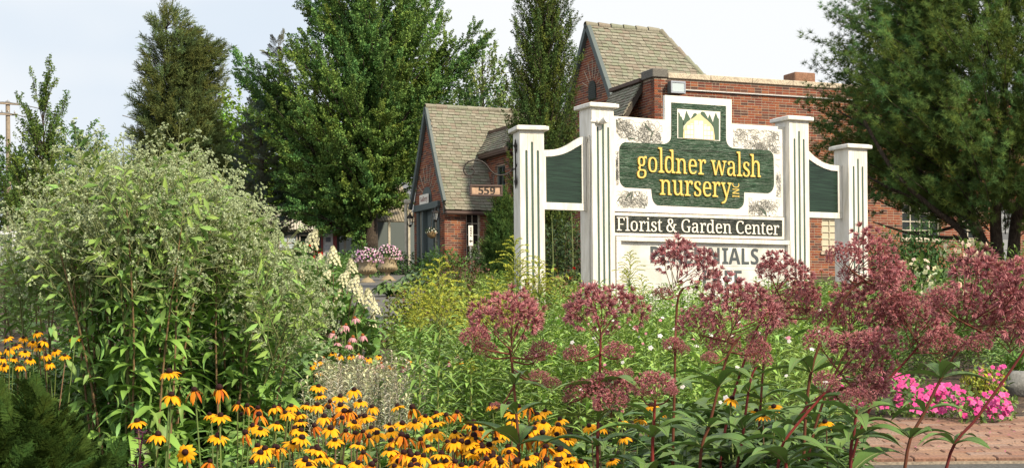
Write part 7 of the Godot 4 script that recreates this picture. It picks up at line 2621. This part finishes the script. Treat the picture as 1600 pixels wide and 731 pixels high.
	wf.set_meta("label", "scattered tiny white flowers among the narrow leaved stems")
	wf.set_meta("kind", "stuff")
	var xs := []
	var cs := PackedColorArray()
	for i in 80:
		var d := rf(6.5, 11)
		xs.append(Transform3D(basis_along(Vector3(1, 0, rf(-0.5, 0.5)), Vector3(0, 0.5, 1) + rnd_dir() * 0.5).scaled(Vector3.ONE * rf(0.018, 0.034)), on_ground(rf(830, 1290), d) + Vector3(0, rf(0.45, 0.72), 0.0)))
		cs.append(Color(0.72, 0.7, 0.72) if rng.randf() < 0.75 else Color(0.6, 0.25, 0.35))
	many("blooms", bloom_shape, M.petal, xs, cs, wf)

func _ready() -> void:
	# camera
	var cam := Camera3D.new()
	cam.name = "camera"
	cam.projection = Camera3D.PROJECTION_FRUSTUM
	cam.near = 0.1
	cam.far = 2000.0
	cam.size = 0.1 * 731.0 / FOCAL
	cam.frustum_offset = Vector2(0, 0.1 * (HORIZON - 365.5) / FOCAL)
	cam.position = Vector3(0, EYE, 0)
	cam.rotation.z = -ROLL
	add_child(cam)
	cam.current = true
	# sky: thin bright overcast with pale blue gaps
	var sky_mat := PanoramaSkyMaterial.new()
	sky_mat.panorama = sky_picture()
	var sky := Sky.new()
	sky.sky_material = sky_mat
	var env := Environment.new()
	env.background_mode = Environment.BG_SKY
	env.sky = sky
	env.background_energy_multiplier = 0.8
	env.tonemap_mode = Environment.TONE_MAPPER_LINEAR
	env.tonemap_exposure = 1.35
	env.sdfgi_enabled = true
	env.ssao_enabled = true
	env.ssil_enabled = true
	var we := WorldEnvironment.new()
	we.name = "world"
	we.environment = env
	add_child(we)
	# sun: behind the camera to the right, half way up
	var sun := DirectionalLight3D.new()
	sun.name = "sun"
	sun.light_color = Color(1.0, 0.94, 0.83)
	sun.light_energy = 1.35
	sun.light_angular_distance = 2.5
	sun.shadow_enabled = true
	sun.sky_mode = DirectionalLight3D.SKY_MODE_LIGHT_ONLY
	sun.transform = Transform3D(Basis.looking_at(-Vector3(0.72, 0.72, 0.66)), Vector3.ZERO)
	add_child(sun)
	rng.seed = 20240611
	make_materials()
	make_shapes()
	brick_shape = brick_mesh()
	tile_shape = tile_mesh()
	build_ground()
	build_hut()
	build_tower()
	build_main()
	build_greenhouses()
	build_street()
	build_sign()
	build_trees()
	build_shrubs()
	build_undergrowth()
	build_boneset()
	build_goldenrod()
	build_flowers()
	build_daisies()
	build_pye()

func sky_picture() -> ImageTexture:
	var f := FastNoiseLite.new()
	f.seed = 12
	f.noise_type = FastNoiseLite.TYPE_SIMPLEX_SMOOTH
	f.frequency = 1.6
	f.fractal_octaves = 5
	var wpx := 1024
	var hpx := 512
	var im := Image.create(wpx, hpx, false, Image.FORMAT_RGBF)
	for y in hpx:
		var el := PI * (0.5 - (y + 0.5) / hpx)
		for x in wpx:
			var az := TAU * (x + 0.5) / wpx
			var d := Vector3(sin(az) * cos(el), sin(el), cos(az) * cos(el))
			var s := f.get_noise_3d(d.x * 1.2, d.y * 3.2, d.z * 1.2)
			var cloud := smoothstep(-0.42, 0.08, s)
			var blue := Color(0.7, 0.785, 0.88)
			var white := Color(0.9, 0.92, 0.935)
			var c := blue.lerp(white, cloud)
			if el < 0:
				c = c.lerp(Color(0.25, 0.24, 0.2), smoothstep(0.0, -0.12, el))
			im.set_pixel(x, y, c)
	return ImageTexture.create_from_image(im)
